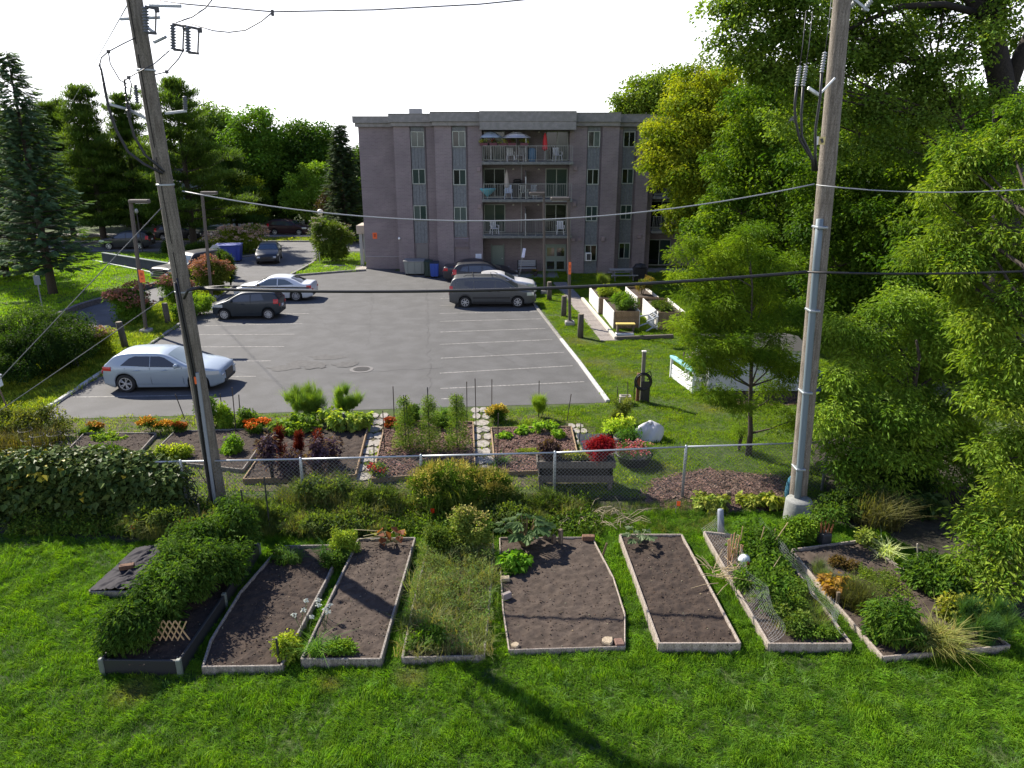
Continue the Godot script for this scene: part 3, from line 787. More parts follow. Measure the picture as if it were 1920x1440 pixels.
func build_balconies():
	var white := mat(0.66, 0.67, 0.68, 0.5)
	var z := -54.7
	patio_umbrella("open blue grey patio umbrella at the left end of the top balcony", v3(-1.49, 8.07, -54.5), 0.8, 2.02, mat(0.3, 0.38, 0.5, 0.8))
	patio_umbrella("open white and grey striped patio umbrella near the top balcony's middle", v3(0.3, 8.07, -54.5), 1.0, 2.0, mat(0.36, 0.38, 0.45, 0.8), mat(0.7, 0.72, 0.76, 0.8))
	closed_umbrella("closed red patio umbrella on the right half of the top balcony", v3(2.33, 8.07, z), 1.98, mat(0.55, 0.03, 0.04, 0.7))
	closed_umbrella("closed beige patio umbrella on the middle balcony", v3(-0.38, 5.51, z), 1.98, mat(0.4, 0.36, 0.31, 0.8))
	patio_chair("white armchair behind the rail of the top balcony under striped umbrella", v3(-0.11, 8.07, z), 0.2, white)
	patio_chair("grey armchair on top balcony just left of the divider post", v3(0.64, 8.07, z), -0.3, mat(0.4, 0.4, 0.42, 0.5))
	patio_chair("white plastic armchair at the right end of the top balcony", v3(3.22, 8.07, z), 0.4, mat(0.5, 0.52, 0.55, 0.5))
	patio_chair("white and blue armchair under the beige umbrella on middle balcony", v3(-0.27, 5.51, -54.4), 0.0, mat(0.5, 0.58, 0.68, 0.5))
	patio_chair("pale beige slatted armchair left of the middle balcony's divider post", v3(0.84, 5.51, -54.5), 0.2, mat(0.42, 0.43, 0.36, 0.5))
	patio_chair("light grey armchair right of the middle balcony's divider post", v3(1.42, 5.51, -54.6), -0.5, mat(0.42, 0.45, 0.47, 0.5))
	patio_chair("white plastic armchair at the left end of the lowest balcony", v3(-1.29, 2.97, -54.6), 0.4, white)
	patio_chair("white plastic armchair at the right end of the lowest balcony", v3(3.51, 2.97, -54.5), 0.0, mat(0.7, 0.7, 0.7, 0.5))
	var t := thing("round_patio_table", "turquoise round patio table at the left end of the middle balcony", "table", v3(-1.77, 5.51, -54.6))
	var st := new_st(true); lathe(st, Vector3.ZERO, [Vector2(0.02, 0.1), Vector2(0.6, 0.62), Vector2(0.62, 0.7), Vector2(0.6, 0.72), Vector2(0.0, 0.72)], 20); put(st, "tabletop", mat(0.1, 0.36, 0.42, 0.6), t)
	st = new_st(); tube(st, [Vector3.ZERO, v3(0, 0.6, 0)], 0.05, 8); put(st, "pedestal", mat(0.2, 0.3, 0.32), t)
	t = thing("covered_barbecue", "black covered barbecue against the back wall of the middle balcony", "barbecue", v3(0.39, 5.51, -55.4))
	st = new_st(); box(st, v3(0, 0.55, 0), v3(0.75, 1.1, 0.5), Basis.IDENTITY, 0.06); put(st, "cover", mat(0.015, 0.015, 0.016, 0.6), t)
	st = new_st(); box(st, v3(0, 1.2, 0), v3(0.6, 0.25, 0.42), Basis.IDENTITY, 0.1); put(st, "lid", mat(0.02, 0.02, 0.021, 0.5), t)
	t = thing("blue_barrel", "blue storage barrel beside the divider post on top balcony", "barrel", v3(1.4, 8.07, -54.4))
	st = new_st(true); lathe(st, Vector3.ZERO, [Vector2(0.24, 0), Vector2(0.28, 0.2), Vector2(0.28, 0.75), Vector2(0.24, 0.85)], 18); put(st, "body", mat(0.03, 0.12, 0.22, 0.5), t)
	st = new_st(true); lathe(st, Vector3.ZERO, [Vector2(0.26, 0.85), Vector2(0.26, 0.9), Vector2(0.0, 0.93)], 18); put(st, "lid", mat(0.03, 0.1, 0.18, 0.5), t)
	var pxs := [907, 925, 943, 960, 983]
	var fl := [Color(0.5, 0.45, 0.1), Color(0.3, 0.03, 0.06), Color(0.6, 0.5, 0.15), Color(0.2, 0.03, 0.08), Color(0.55, 0.45, 0.1)]
	var xs := [-1.97, -1.3, -0.63, 0, 0.85]
	var lb := ["flower box with yellow blooms at the left corner of top balcony rail", "flower box with dark red blooms, second from the left on the rail", "flower box with pale yellow blooms on rail between the two umbrellas", "flower box with purple blooms on the rail under the striped umbrella", "flower box with yellow blooms on rail just left of divider post"]
	for i in 5: planter_box(lb[i], v3(xs[i], 9.14, -53.95), 0.55, mat(0.12, 0.04, 0.05), fl[i], Color(0.07, 0.1, 0.02))

func wood(key: String, a: Color, b: Color) -> StandardMaterial3D:
	if mats.has(key): return mats[key]
	var m := noisy(key, a, b, 1.0, 0.9, 0.5, 0.5, 0.6)
	m.uv1_scale = v3(3.0, 0.25, 3.0)
	m.uv2_scale = v3(7.0, 0.6, 7.0)
	return m

func insulator(st: SurfaceTool, a: Vector3, b: Vector3, r := 0.06, discs := 9):
	var d := (b - a); var n := d.normalized()
	var x := n.cross(Vector3.RIGHT if absf(n.x) < 0.8 else Vector3.UP).normalized()
	var bs := Basis(x, n, x.cross(n))
	var prof := []
	for k in discs:
		var t := d.length() * k / discs; var w := d.length() / discs
		prof.append_array([Vector2(r * 0.5, t), Vector2(r, t + w * 0.3), Vector2(r, t + w * 0.5), Vector2(r * 0.5, t + w * 0.75)])
	prof.append(Vector2(0.0, d.length()))
	lathe(st, a, prof, 8, bs)

func cutout(parent: Node3D, top: Vector3, lean: Vector3):
	var iron := mat(0.05, 0.052, 0.055, 0.5, 0.5)
	var c := Node3D.new(); c.name = "fuse_cutout"; parent.add_child(c, true)
	var bot := top - v3(0.05, 0.5, 0)
	var st := new_st(true); insulator(st, bot, top, 0.07, 9); put(st, "insulator", mat(0.11, 0.12, 0.14, 0.35), c)
	st = new_st(); beam(st, top, top + lean * 0.26 - v3(0, 0.03, 0), 0.05, 0.05, 0.01); beam(st, bot, bot + lean * 0.24, 0.05, 0.05, 0.01)
	box(st, top + lean * 0.27 - v3(0, 0.05, 0), v3(0.09, 0.1, 0.06), Basis.IDENTITY, 0.01); put(st, "arm", iron, c)
	st = new_st(); tube(st, [top + lean * 0.25 - v3(0, 0.05, 0), bot + lean * 0.22 + v3(0, 0.02, 0)], 0.018, 6); put(st, "fuse_tube", mat(0.16, 0.15, 0.14, 0.5), c)

func wire(called: String, label: String, cat: String, pts: Array, r: float, m: Material, group := ""):
	var st := new_st(true); tube(st, pts, r, 6)
	tag(put(st, called, m), label, cat, group)

func build_poles():
	var black := mat(0.012, 0.012, 0.013, 0.5)
	var galv := mat(0.3, 0.33, 0.35, 0.45, 0.5)
	var iron := mat(0.06, 0.06, 0.065, 0.5, 0.4)
	var lb := v3(-7.64, 0, -17.32)
	var lt := lb + v3(-0.42, 14.2, 0.0)
	var on := func(h: float) -> Vector3: return lb.lerp(lt, h / 14.2)
	var p := thing("utility_pole", "weathered grey wooden utility pole at left, base in the weeds behind tomato bed", "utility pole", lb)
	var st := new_st(true)
	var pts := []; var rad := []
	for k in 15:
		pts.append(on.call(k * 14.2 / 14.0) - lb); rad.append(lerpf(0.21, 0.155, k / 14.0))
	tube(st, pts, rad, 20); put(st, "pole", wood("pole_wood_left", Color(0.15, 0.13, 0.1), Color(0.27, 0.24, 0.195)), p)
	st = new_st()
	for k in 6:
		var h := 0.6 + k * 2.1
		var c: Vector3 = on.call(h) - lb
		var a := 1.2 + k * 0.12
		var w: Vector3 = on.call(h + 1.9) - lb
		beam(st, c + v3(cos(a), 0, sin(a)) * lerpf(0.212, 0.162, h / 14.2), w + v3(cos(a + 0.1), 0, sin(a + 0.1)) * lerpf(0.212, 0.162, (h + 1.9) / 14.2), 0.014, 0.014)
	put(st, "drying_crack", mat(0.02, 0.018, 0.015, 1.0), p)
	for q in [[0.35, 0.0, 6.1, 0.022], [0.62, 0.0, 6.0, 0.03], [2.3, 0.2, 13.6, 0.012]]:
		st = new_st(true); pts = []
		for k in 12:
			var h: float = lerpf(q[1], q[2], k / 11.0)
			var a: float = q[0] + 1.1 + 0.12 * sin(h * 1.3)
			pts.append(on.call(h) - lb + v3(cos(a), 0, sin(a)) * (lerpf(0.21, 0.155, h / 14.2) + q[3]))
		tube(st, pts, q[3], 6); put(st, "riser_cable", black, p)
	st = new_st(); box(st, v3(0.0, 2.0, 0.225), v3(0.08, 3.6, 0.05), Basis.IDENTITY, 0.01); put(st, "cable_guard", mat(0.2, 0.22, 0.24, 0.6), p)
	st = new_st()
	for h in [5.75, 8.2, 10.6]: lathe(st, on.call(h) - lb, [Vector2(0.19, -0.02), Vector2(0.198, -0.015), Vector2(0.198, 0.015), Vector2(0.19, 0.02)], 18)
	put(st, "band", galv, p)
	st = new_st()
	var z0 := lb.z
	for q in [[v3(-7.65, 11.34, -17.3), v3(-8.06, 11.64, -17.3)], [v3(-7.7, 11.15, -17.3), v3(-7.41, 11.27, -17.3)], [v3(-7.97, 9.55, -17.3), v3(-8.42, 9.8, -17.2)], [v3(-7.66, 9.72, -17.3), v3(-7.18, 9.77, -17.3)], [v3(-8.42, 9.8, -17.2), v3(-8.7, 9.89, -17)], [v3(-7.49, 11.64, -17.3), v3(-8.35, 11.61, -17.3)], [v3(-7.68, 11.87, -17.3), v3(-6.97, 11.84, -17.2)]]:
		beam(st, q[0] - lb, q[1] - lb, 0.06, 0.06, 0.01)
	put(st, "bracket_arm", galv, p)
	cutout(p, v3(-7.2, 11.5, -17.2) - lb, v3(1, -0.1, 0.2))
	cutout(p, v3(-6.81, 11.42, -17) - lb, v3(1, -0.1, 0.2))
	cutout(p, v3(-7.64, 11.8, -17) - lb, v3(1, -0.1, 0.3))
	for q in [[v3(-8.19, 9.93, -17.2), v3(-8.18, 10.31, -17.2)], [v3(-7.2, 9.79, -17.3), v3(-7.18, 10.08, -17.3)], [v3(-8.36, 9.63, -17.1), v3(-8.35, 9.89, -17.1)]]:
		st = new_st(true); insulator(st, q[0] - lb, q[1] - lb, 0.055, 8); put(st, "surge_arrester", mat(0.1, 0.11, 0.125, 0.4), p)
	for q in [
		[v3(-8.79, 10.68, -17), v3(-8.76, 10.59, -17), v3(-8.75, 10.22, -17), v3(-8.73, 9.79, -17), v3(-8.64, 9.35, -17), v3(-8.51, 8.91, -17.1), v3(-8.22, 8.65, -17.15), v3(-7.81, 8.45, -17.1)],
		[v3(-8.3, 10.38, -17), v3(-8.32, 10.06, -17), v3(-8.32, 9.63, -17), v3(-8.27, 9.24, -17), v3(-8.14, 8.85, -17.1), v3(-7.74, 8.49, -17.05)]]:
		st = new_st(true); pts = []; rad = []
		for k in q.size():
			pts.append(q[k] - lb); rad.append(0.03 if k > 1 else 0.02)
		tube(st, pts, rad, 7); put(st, "terminated_cable", black, p)
		st = new_st(); 
		for k in 5:
			lathe(st, pts[0].lerp(pts[2], k / 5.0), [Vector2(0.0, -0.01), Vector2(0.055, -0.006), Vector2(0.0, 0.03)], 8)
		put(st, "stress_cone", iron, p)
	for q in [[v3(-8.78, 10.68, -17), v3(-8.72, 10.82, -17), v3(-8.55, 10.94, -17), v3(-8.27, 11.1, -17.1), v3(-7.89, 11.29, -17.2)], [v3(-8.55, 10.94, -17), v3(-8.55, 10.7, -17), v3(-8.4, 10.38, -17), v3(-8.26, 10.3, -17)], [v3(-8.28, 10.38, -17), v3(-8.2, 10.43, -17), v3(-7.61, 10.7, -17), v3(-7.25, 10.96, -17)], [v3(-7.73, 10.5, -17.2), v3(-7.37, 10.54, -17), v3(-7.08, 10.8, -17), v3(-6.94, 10.99, -17)], [v3(-8.2, 10.43, -17), v3(-8.16, 10.3, -17), v3(-8.26, 9.95, -17), v3(-8.28, 9.96, -17.1)]]:
		st = new_st(true); pts = []
		for v in q: pts.append(v - lb)
		tube(st, pts, 0.013, 5); put(st, "jumper_wire", iron, p)
	st = new_st()
	for v in [v3(-8.55, 10.94, -17), v3(-8.2, 10.43, -17), v3(-7.37, 10.54, -17)]: box(st, v - lb, v3(0.07, 0.07, 0.05), Basis.IDENTITY, 0.01)
	put(st, "clamp", iron, p)
	st = new_st(); box(st, v3(-0.05, 3.6, 0.19), v3(0.12, 0.2, 0.1), Basis.IDENTITY, 0.02); put(st, "orange_tag", mat(0.7, 0.12, 0.02, 0.6), p)
	var rb := v3(7.2, 0, -16.74)
	var rt := rb + v3(-0.55, 14.4, 0.0)
	var onr := func(h: float) -> Vector3: return rb.lerp(rt, h / 14.4)
	var foot := thing("concrete_footing", "round grey concrete footing around the right utility pole's conduit", "footing", rb + v3(0.0, 0, 0.05))
	st = new_st(true); lathe(st, Vector3.ZERO, [Vector2(0.33, 0.0), Vector2(0.32, 0.58), Vector2(0.3, 0.61), Vector2(0.0, 0.61)], 28)
	put(st, "cylinder", noisy("footing", Color(0.2, 0.21, 0.2), Color(0.3, 0.31, 0.29), 1.0, 0.85, 0.3, 0.3, 0.75), foot)
	p = thing("utility_pole", "brown grey wooden utility pole at right with galvanised conduit down its front", "utility pole", rb + v3(0.13, 0, -0.3))
	st = new_st(true); pts = []; rad = []
	for k in 15:
		pts.append(onr.call(k * 14.4 / 14.0) - rb); rad.append(lerpf(0.215, 0.17, k / 14.0))
	tube(st, pts, rad, 20); put(st, "pole", wood("pole_wood_right", Color(0.19, 0.16, 0.125), Color(0.33, 0.29, 0.24)), p)
	st = new_st(true); pts = []
	for k in 9: pts.append(onr.call(0.6 + k * 0.86) - rb + v3(-0.12 - k * 0.004, 0, 0.27 - k * 0.006))
	tube(st, pts, 0.08, 16); put(st, "conduit", mat(0.13, 0.17, 0.195, 0.6, 0.1), p)
	st = new_st()
	for h in [1.4, 3.4, 5.4, 7.3]: box(st, onr.call(h) - rb + v3(-0.12, 0, 0.18), v3(0.24, 0.05, 0.36), Basis.IDENTITY, 0.01)
	put(st, "conduit_strap", galv, p)
	for q in [
		[v3(6.41, 8.53, -16.3), v3(6.36, 8.75, -16.3), v3(6.05, 9.16, -16.3), v3(5.91, 9.55, -16.3), v3(5.86, 9.86, -16.3), v3(5.86, 10.22, -16.3)],
		[v3(6.45, 8.53, -16.3), v3(6.37, 8.77, -16.3), v3(6.08, 9.23, -16.3), v3(6.02, 9.65, -16.3), v3(5.99, 10.22, -16.3)],
		[v3(6.49, 8.53, -16.3), v3(6.41, 8.86, -16.3), v3(6.35, 9.39, -16.3), v3(6.37, 9.97, -16.3), v3(6.34, 10.48, -16.3)]]:
		st = new_st(true); pts = []
		for v in q: pts.append(v - p.position)
		tube(st, pts, 0.028, 7); put(st, "cable_riser", black, p)
		var e: Vector3 = pts[pts.size() - 1]
		st = new_st(true); insulator(st, e - v3(0, 0.02, 0), e + v3(0.02, 0.38, 0), 0.05, 8); put(st, "cable_insulator", mat(0.3, 0.31, 0.33, 0.4), p)
		st = new_st(true); tube(st, [e + v3(0.02, 0.38, 0), e + v3(0.03, 0.75, 0), e + v3(0.06, 1.4, -0.1)], 0.008, 5); put(st, "jumper_wire", iron, p)
	st = new_st(); beam(st, v3(6.1, 10.17, -16.3) - p.position, v3(6.38, 10.04, -16.4) - p.position, 0.05, 0.07, 0.01); beam(st, v3(6.38, 10.04, -16.4) - p.position, v3(6.71, 10.38, -16.5) - p.position, 0.04, 0.04, 0.01); put(st, "bracket_arm", mat(0.6, 0.62, 0.62, 0.4, 0.3), p)
	st = new_st(); box(st, v3(6.54, 9.14, -16.37) - p.position, v3(0.14, 0.16, 0.012)); put(st, "warning_plate", mat(0.62, 0.5, 0.2, 0.5), p)
	st = new_st(); box(st, v3(6.54, 9.14, -16.36) - p.position + v3(0, 0, 0.012), v3(0.05, 0.09, 0.008), Basis(Vector3.BACK, 0.4)); put(st, "warning_mark", mat(0.03, 0.03, 0.03, 0.5), p)
	st = new_st(); box(st, v3(6.43, 9.14, -16.37) - p.position, v3(0.08, 0.17, 0.012)); put(st, "white_plate", mat(0.75, 0.75, 0.72, 0.5), p)
	for q in [[v3(7.08, 11.8, -17.2), v3(7.25, 11.94, -17.2)], [v3(7.41, 11.75, -17.2), v3(7.56, 11.96, -17.2)]]:
		st = new_st(true); insulator(st, q[0] - p.position, q[1] - p.position, 0.06, 5); put(st, "line_insulator", mat(0.35, 0.37, 0.38, 0.4), p)
	st = new_st(); beam(st, onr.call(12.1) - rb, v3(7.52, 11.75, -17.2) - p.position, 0.05, 0.05); put(st, "bracket_arm", galv, p)
	var grey := mat(0.3, 0.31, 0.32, 0.5, 0.2)
	wire("grey_cable", "thin twisted grey cable sagging between the two utility poles at mid height", "cable", sag(v3(-7.42, 8.07, -17.1), v3(6.55, 8.25, -16.5), 0.72, 28), 0.015, grey)
	wire("grey_cable", "thin grey cable continuing right from the right pole into the maples", "cable", sag(v3(6.59, 8.23, -16.5), v3(10.87, 8.22, -15.5), 0.12, 8), 0.014, grey)
	wire("black_cable", "thick black telephone cable bundle stretched between the two poles", "cable", sag(v3(-7.45, 5.88, -17), v3(6.57, 6.36, -16.4), 0.22, 24), 0.038, black)
	wire("black_cable", "thick black cable continuing right from the right pole behind the leaves", "cable", sag(v3(6.57, 6.36, -16.4), v3(11.54, 6.53, -15.6), 0.06, 8), 0.028, black)
	wire("black_cable", "second black cable lashed beside the thick bundle near the left pole", "cable", [v3(-7.43, 5.89, -17), v3(-6.7, 5.94, -17), v3(-5.71, 5.91, -17), v3(-4.71, 5.9, -16.95)], 0.018, black)
	st = new_st(true); tube(st, [v3(-7.65, 5.65, -16.95), v3(-7.51, 5.85, -16.9), v3(-7.24, 5.91, -16.95)], 0.035, 7)
	tag(put(st, "cable_drip_loop", black), "short black loop where the thick cable turns down the left pole", "cable")
	wire("power_line", "upper bare power line running right from the left pole across the sky", "power line", [v3(-7.4, 11.95, -17.2), v3(-6.81, 11.86, -17.1), v3(-4.99, 11.7, -17), v3(-2.88, 11.72, -16.9), v3(-0.66, 11.81, -16.8), v3(1.52, 11.99, -16.7), v3(3.65, 12.24, -16.6)], 0.014, iron)
	wire("jumper_line", "looped jumper wire from the outer fuse cutout up to the power line", "power line", [v3(-6.75, 11.48, -17), v3(-6.28, 11.34, -17), v3(-5.95, 11.31, -17), v3(-5.6, 11.35, -17), v3(-5.25, 11.52, -17), v3(-5, 11.69, -17)], 0.013, iron)
	wire("jumper_line", "short curved wire rising off the frame from the inner fuse cutout", "power line", [v3(-7.08, 11.51, -17.1), v3(-6.69, 11.6, -17), v3(-6.39, 11.77, -17), v3(-6.18, 11.98, -17)], 0.013, iron)
	st = new_st(); box(st, v3(-5, 11.68, -17), v3(0.06, 0.12, 0.05), Basis.IDENTITY, 0.01)
	tag(put(st, "line_clamp", iron), "small dark clamp joining jumper wire to the upper power line", "clamp")
	wire("power_line", "thin pale wire running away from left pole top towards the pines", "power line", [v3(-8.18, 11.91, -17.4), v3(-11.98, 12.13, -24), v3(-24.57, 12.23, -45), v3(-35.06, 11.89, -62)], 0.012, grey)
	wire("guy_wire", "long guy wire sloping from the left pole down past the cedar hedge", "guy wire", [v3(-7.86, 7.81, -17.2), v3(-12.08, 3.95, -17), v3(-14.21, 1.95, -16.8)], 0.011, mat(0.14, 0.145, 0.15, 0.6, 0.2), "guy wires of the left pole")
	wire("guy_wire", "lower guy wire from the left pole at cable height to the weedy verge", "guy wire", [v3(-7.71, 5.95, -17.2), v3(-9.78, 4.61, -17), v3(-12.42, 2.93, -16.8), v3(-13.94, 1.89, -16.6)], 0.011, mat(0.14, 0.145, 0.15, 0.6, 0.2), "guy wires of the left pole")
	st = new_st(); box(st, v3(-8.25, 5.61, -17.1), v3(0.09, 0.09, 0.05), Basis.IDENTITY, 0.01)
	tag(put(st, "guy_clamp", iron), "small dark clamp on the lower guy wire left of the pole", "clamp")

func curve_at(pts: Array, x: float) -> float:
	if x <= pts[0].x: return pts[0].y
	for i in pts.size() - 1:
		if x <= pts[i + 1].x:
			var t: float = (x - pts[i].x) / (pts[i + 1].x - pts[i].x)
			var p0: Vector2 = pts[maxi(i - 1, 0)]; var p1: Vector2 = pts[i]; var p2: Vector2 = pts[i + 1]; var p3: Vector2 = pts[mini(i + 2, pts.size() - 1)]
			var m1: float = (p2.y - p0.y) / maxf(p2.x - p0.x, 0.001) * (p2.x - p1.x)
			var m2: float = (p3.y - p1.y) / maxf(p3.x - p1.x, 0.001) * (p2.x - p1.x)
			var s: float = p2.y - p1.y
			if s * m1 <= 0.0: m1 = 0.0
			if s * m2 <= 0.0: m2 = 0.0
			m1 = clampf(m1, -3.0 * absf(s), 3.0 * absf(s)); m2 = clampf(m2, -3.0 * absf(s), 3.0 * absf(s))
			var t2 := t * t; var t3 := t2 * t
			return (2 * t3 - 3 * t2 + 1) * p1.y + (t3 - 2 * t2 + t) * m1 + (-2 * t3 + 3 * t2) * p2.y + (t3 - t2) * m2
	return pts[pts.size() - 1].y

func half_w(c: Dictionary, x: float, y: float) -> float:
	var L: float = c.L; var w: float = c.W * 0.5
	var e := (absf(x) - (L * 0.5 - 0.75)) / 0.75
	if e > 0.0: w *= 1.0 - (0.2 if x > 0 else 0.13) * pow(e, 2.4)
	if y < c.belt:
		var t: float = (c.belt - y) / c.belt
		return w * (1.0 - 0.1 * t * t + 0.012 * sin(clampf((y - 0.45) * 6.0, 0.0, 3.14)))
	return w * (1.0 - c.tumble * (y - c.belt) / (c.H - c.belt))

func under(c: Dictionary, x: float) -> float:
	var y: float = c.clear
	var L: float = c.L
	var e := absf(x) - (L * 0.5 - 0.35)
	if e > 0.0: y += e * 0.35
	for xw in [c.rear_x, c.front_x]:
		var d: float = x - xw
		var ra: float = c.wheel + 0.06
		if absf(d) < ra: y = maxf(y, c.wheel + sqrt(ra * ra - d * d))
	return y

func car(called: String, label: String, cat: String, c: Dictionary, at: Vector3, turn: float, paint: Material, group := "") -> Node3D:
	var t := thing(called, label, cat, at, turn, group)
	var L: float = c.L
	var xs := []
	var n := 60
	for i in n + 1: xs.append(-L * 0.5 + L * i / n)
	for xw in [c.rear_x, c.front_x]:
		for k in 13: xs.append(xw + (c.wheel + 0.06) * cos(PI * k / 12.0))
	for k in 5:
		xs.append(L * 0.5 - 0.012 * (k * k + 1)); xs.append(-L * 0.5 + 0.012 * (k * k + 1))
	xs.sort()
	var rings := []
	for x in xs:
		var yt: float = curve_at(c.top, x)
		var yb: float = minf(under(c, x), yt - 0.12)
		var r: float = minf(c.get("round", 0.1), (yt - yb) * 0.4)
		var ye := yt - r
		var ring := []
		ring.append(v3(x, yb, half_w(c, x, yb) - 0.08))
		for k in 8:
			var y := lerpf(yb, ye, k / 7.0)
			ring.append(v3(x, y, half_w(c, x, y)))
		var w: float = half_w(c, x, ye)
		for k in range(1, 4):
			var a := PI * 0.5 * k / 3.0
			ring.append(v3(x, ye + r * sin(a), w - r * (1.0 - cos(a)) * 1.2))
		var wt: float = w - r * 1.2
		for k in range(1, 4):
			var s := 1.0 - k / 3.0
			ring.append(v3(x, yt + 0.035 * (1.0 - s * s), wt * s))
		rings.append(ring)
	var st := new_st(true)
	var m: int = rings[0].size()
	for i in rings.size() - 1:
		for k in m - 1:
			var a: Vector3 = rings[i][k]; var b: Vector3 = rings[i + 1][k]; var d: Vector3 = rings[i][k + 1]; var e: Vector3 = rings[i + 1][k + 1]
			quad(st, a, b, e, d)
			var fz := v3(1, 1, -1)
			quad(st, b * fz, a * fz, d * fz, e * fz)
	for i in [0, rings.size() - 1]:
		var cen := v3(rings[i][0].x, (rings[i][0].y + rings[i][m - 1].y) * 0.5, 0)
		for k in m - 1:
			var a: Vector3 = rings[i][k]; var b: Vector3 = rings[i][k + 1]; var fz := v3(1, 1, -1)
			if i == 0:
				tri(st, cen, a, b); tri(st, cen, b * fz, a * fz)
			else:
				tri(st, cen, b, a); tri(st, cen, a * fz, b * fz)
	put(st, "body", paint, t)
	var dark := mat(0.008, 0.008, 0.008, 0.9)
	st = new_st(); boxc(st, v3(-L * 0.5 + 0.3, c.clear + 0.02, -c.W * 0.5 + 0.16), v3(L * 0.5 - 0.3, c.belt - 0.2, c.W * 0.5 - 0.16))
	put(st, "underbody", dark, t)
	var off := 0.007
	var side := func(poly: PackedVector2Array, called2: String, mm: Material, o := 0.007):
		for sz in [1, -1]:
			var s := new_st()
			var ix := Geometry2D.triangulate_polygon(poly)
			for k in range(0, ix.size(), 3):
				var v := []
				for j in 3:
					var q: Vector2 = poly[ix[k + j]]
					v.append(v3(q.x, q.y, sz * (half_w(c, q.x, q.y) + o)))
				if (v[1] - v[0]).cross(v[2] - v[0]).z * sz < 0.0: tri(s, v[0], v[2], v[1])
				else: tri(s, v[0], v[1], v[2])
			put(s, called2, mm, t)
	var gl := glass(0.012, 0.014, 0.016, 0.05)
	for wpoly in c.side_windows: side.call(PackedVector2Array(wpoly), "side_window", c.get("side_glass", gl))
	var over := func(x0: float, x1: float, s0: float, s1: float, called2: String, mm: Material, o := 0.008):
		var s := new_st(true)
		var na := 8; var nb := 8
		var p := func(i: int, j: int) -> Vector3:
			var x := lerpf(x0, x1, float(i) / na); var sv := lerpf(s0, s1, float(j) / nb)
			var yt: float = curve_at(c.top, x)
			var r: float = minf(c.get("round", 0.1), 0.2)
			var w: float = half_w(c, x, yt - r) - r * 1.2
			return v3(x, yt + 0.035 * (1.0 - sv * sv) + o, w * sv) + v3(o * signf(x) * 0.8, 0, 0)
		for i in na:
			for j in nb:
				quad(s, p.call(i, j), p.call(i, j + 1), p.call(i + 1, j + 1), p.call(i + 1, j))
		put(s, called2, mm, t)
	over.call(c.screen[0], c.screen[1], -0.97, 0.97, "windscreen", c.get("screen_glass", glass(0.03, 0.04, 0.045, 0.05)))
	if c.has("back"): over.call(c.back[0], c.back[1], -0.92, 0.92, "rear_window", gl)
	for sz in [1, -1]:
		for q in [["headlight", c.head, mat(0.55, 0.58, 0.6, 0.15, 0.3)], ["tail_light", c.tail, mat(0.45, 0.015, 0.02, 0.25)]]:
			var hp: Rect2 = q[1]
			var s := new_st(true)
			var na := 6
			for i in na:
				for j in 3:
					var f := func(a: int, b: int) -> Vector3:
						var x: float = lerpf(hp.position.x, hp.end.x, float(a) / na)
						var y: float = lerpf(hp.position.y, hp.end.y, b / 3.0)
						return v3(x, y, sz * (half_w(c, x, y) + 0.012))
					if sz > 0: quad(s, f.call(i, j), f.call(i + 1, j), f.call(i + 1, j + 1), f.call(i, j + 1))
					else: quad(s, f.call(i + 1, j), f.call(i, j), f.call(i, j + 1), f.call(i + 1, j + 1))
			var endx: float = (L * 0.5 + 0.008) if q[0] == "headlight" else (-L * 0.5 - 0.008)
			var zo: float = half_w(c, endx, hp.position.y + 0.05) + 0.01
			boxc(s, v3(endx - 0.012, hp.position.y, sz * zo), v3(endx, minf(hp.end.y, curve_at(c.top, endx) - 0.01), sz * (zo - 0.24)))
			put(s, q[0], q[2], t)
	st = new_st(); box(st, v3(L * 0.5 + 0.006, c.grille.x, 0), v3(0.03, c.grille.y, c.W * 0.42), Basis.IDENTITY, 0.008); put(st, "grille", mat(0.015, 0.015, 0.017, 0.4), t)
	st = new_st(); box(st, v3(L * 0.5 - 0.0, c.clear + 0.16, 0), v3(0.05, 0.12, c.W * 0.62), Basis.IDENTITY, 0.02); put(st, "lower_intake", mat(0.02, 0.02, 0.02, 0.6), t)
	st = new_st(); box(st, v3(-L * 0.5 - 0.012, c.get("plate", 0.62), 0), v3(0.02, 0.14, 0.32), Basis.IDENTITY, 0.004); put(st, "licence_plate", mat(0.6, 0.62, 0.68, 0.5), t)
	st = new_st(); box(st, v3(-L * 0.5 + 0.02, c.clear + 0.2, 0), v3(0.06, 0.16, c.W * 0.7), Basis.IDENTITY, 0.02); put(st, "rear_bumper_trim", mat(0.02, 0.02, 0.02, 0.7), t)
	var seam := mat(0.01, 0.01, 0.01, 0.9)
	for sx in c.seams:
		side.call(PackedVector2Array([Vector2(sx - 0.006, c.clear + 0.12), Vector2(sx + 0.006, c.clear + 0.12), Vector2(sx + 0.006, (c.clear + c.belt) * 0.5), Vector2(sx + 0.006, c.belt), Vector2(sx - 0.006, c.belt), Vector2(sx - 0.006, (c.clear + c.belt) * 0.5)]), "door_seam", seam, 0.004)
	side.call(PackedVector2Array([Vector2(c.rear_x + c.wheel + 0.1, c.clear + 0.02), Vector2(c.front_x - c.wheel - 0.1, c.clear + 0.02), Vector2(c.front_x - c.wheel - 0.1, c.clear + 0.11), Vector2(c.rear_x + c.wheel + 0.1, c.clear + 0.11)]), "sill", c.get("sill_mat", paint), 0.015)
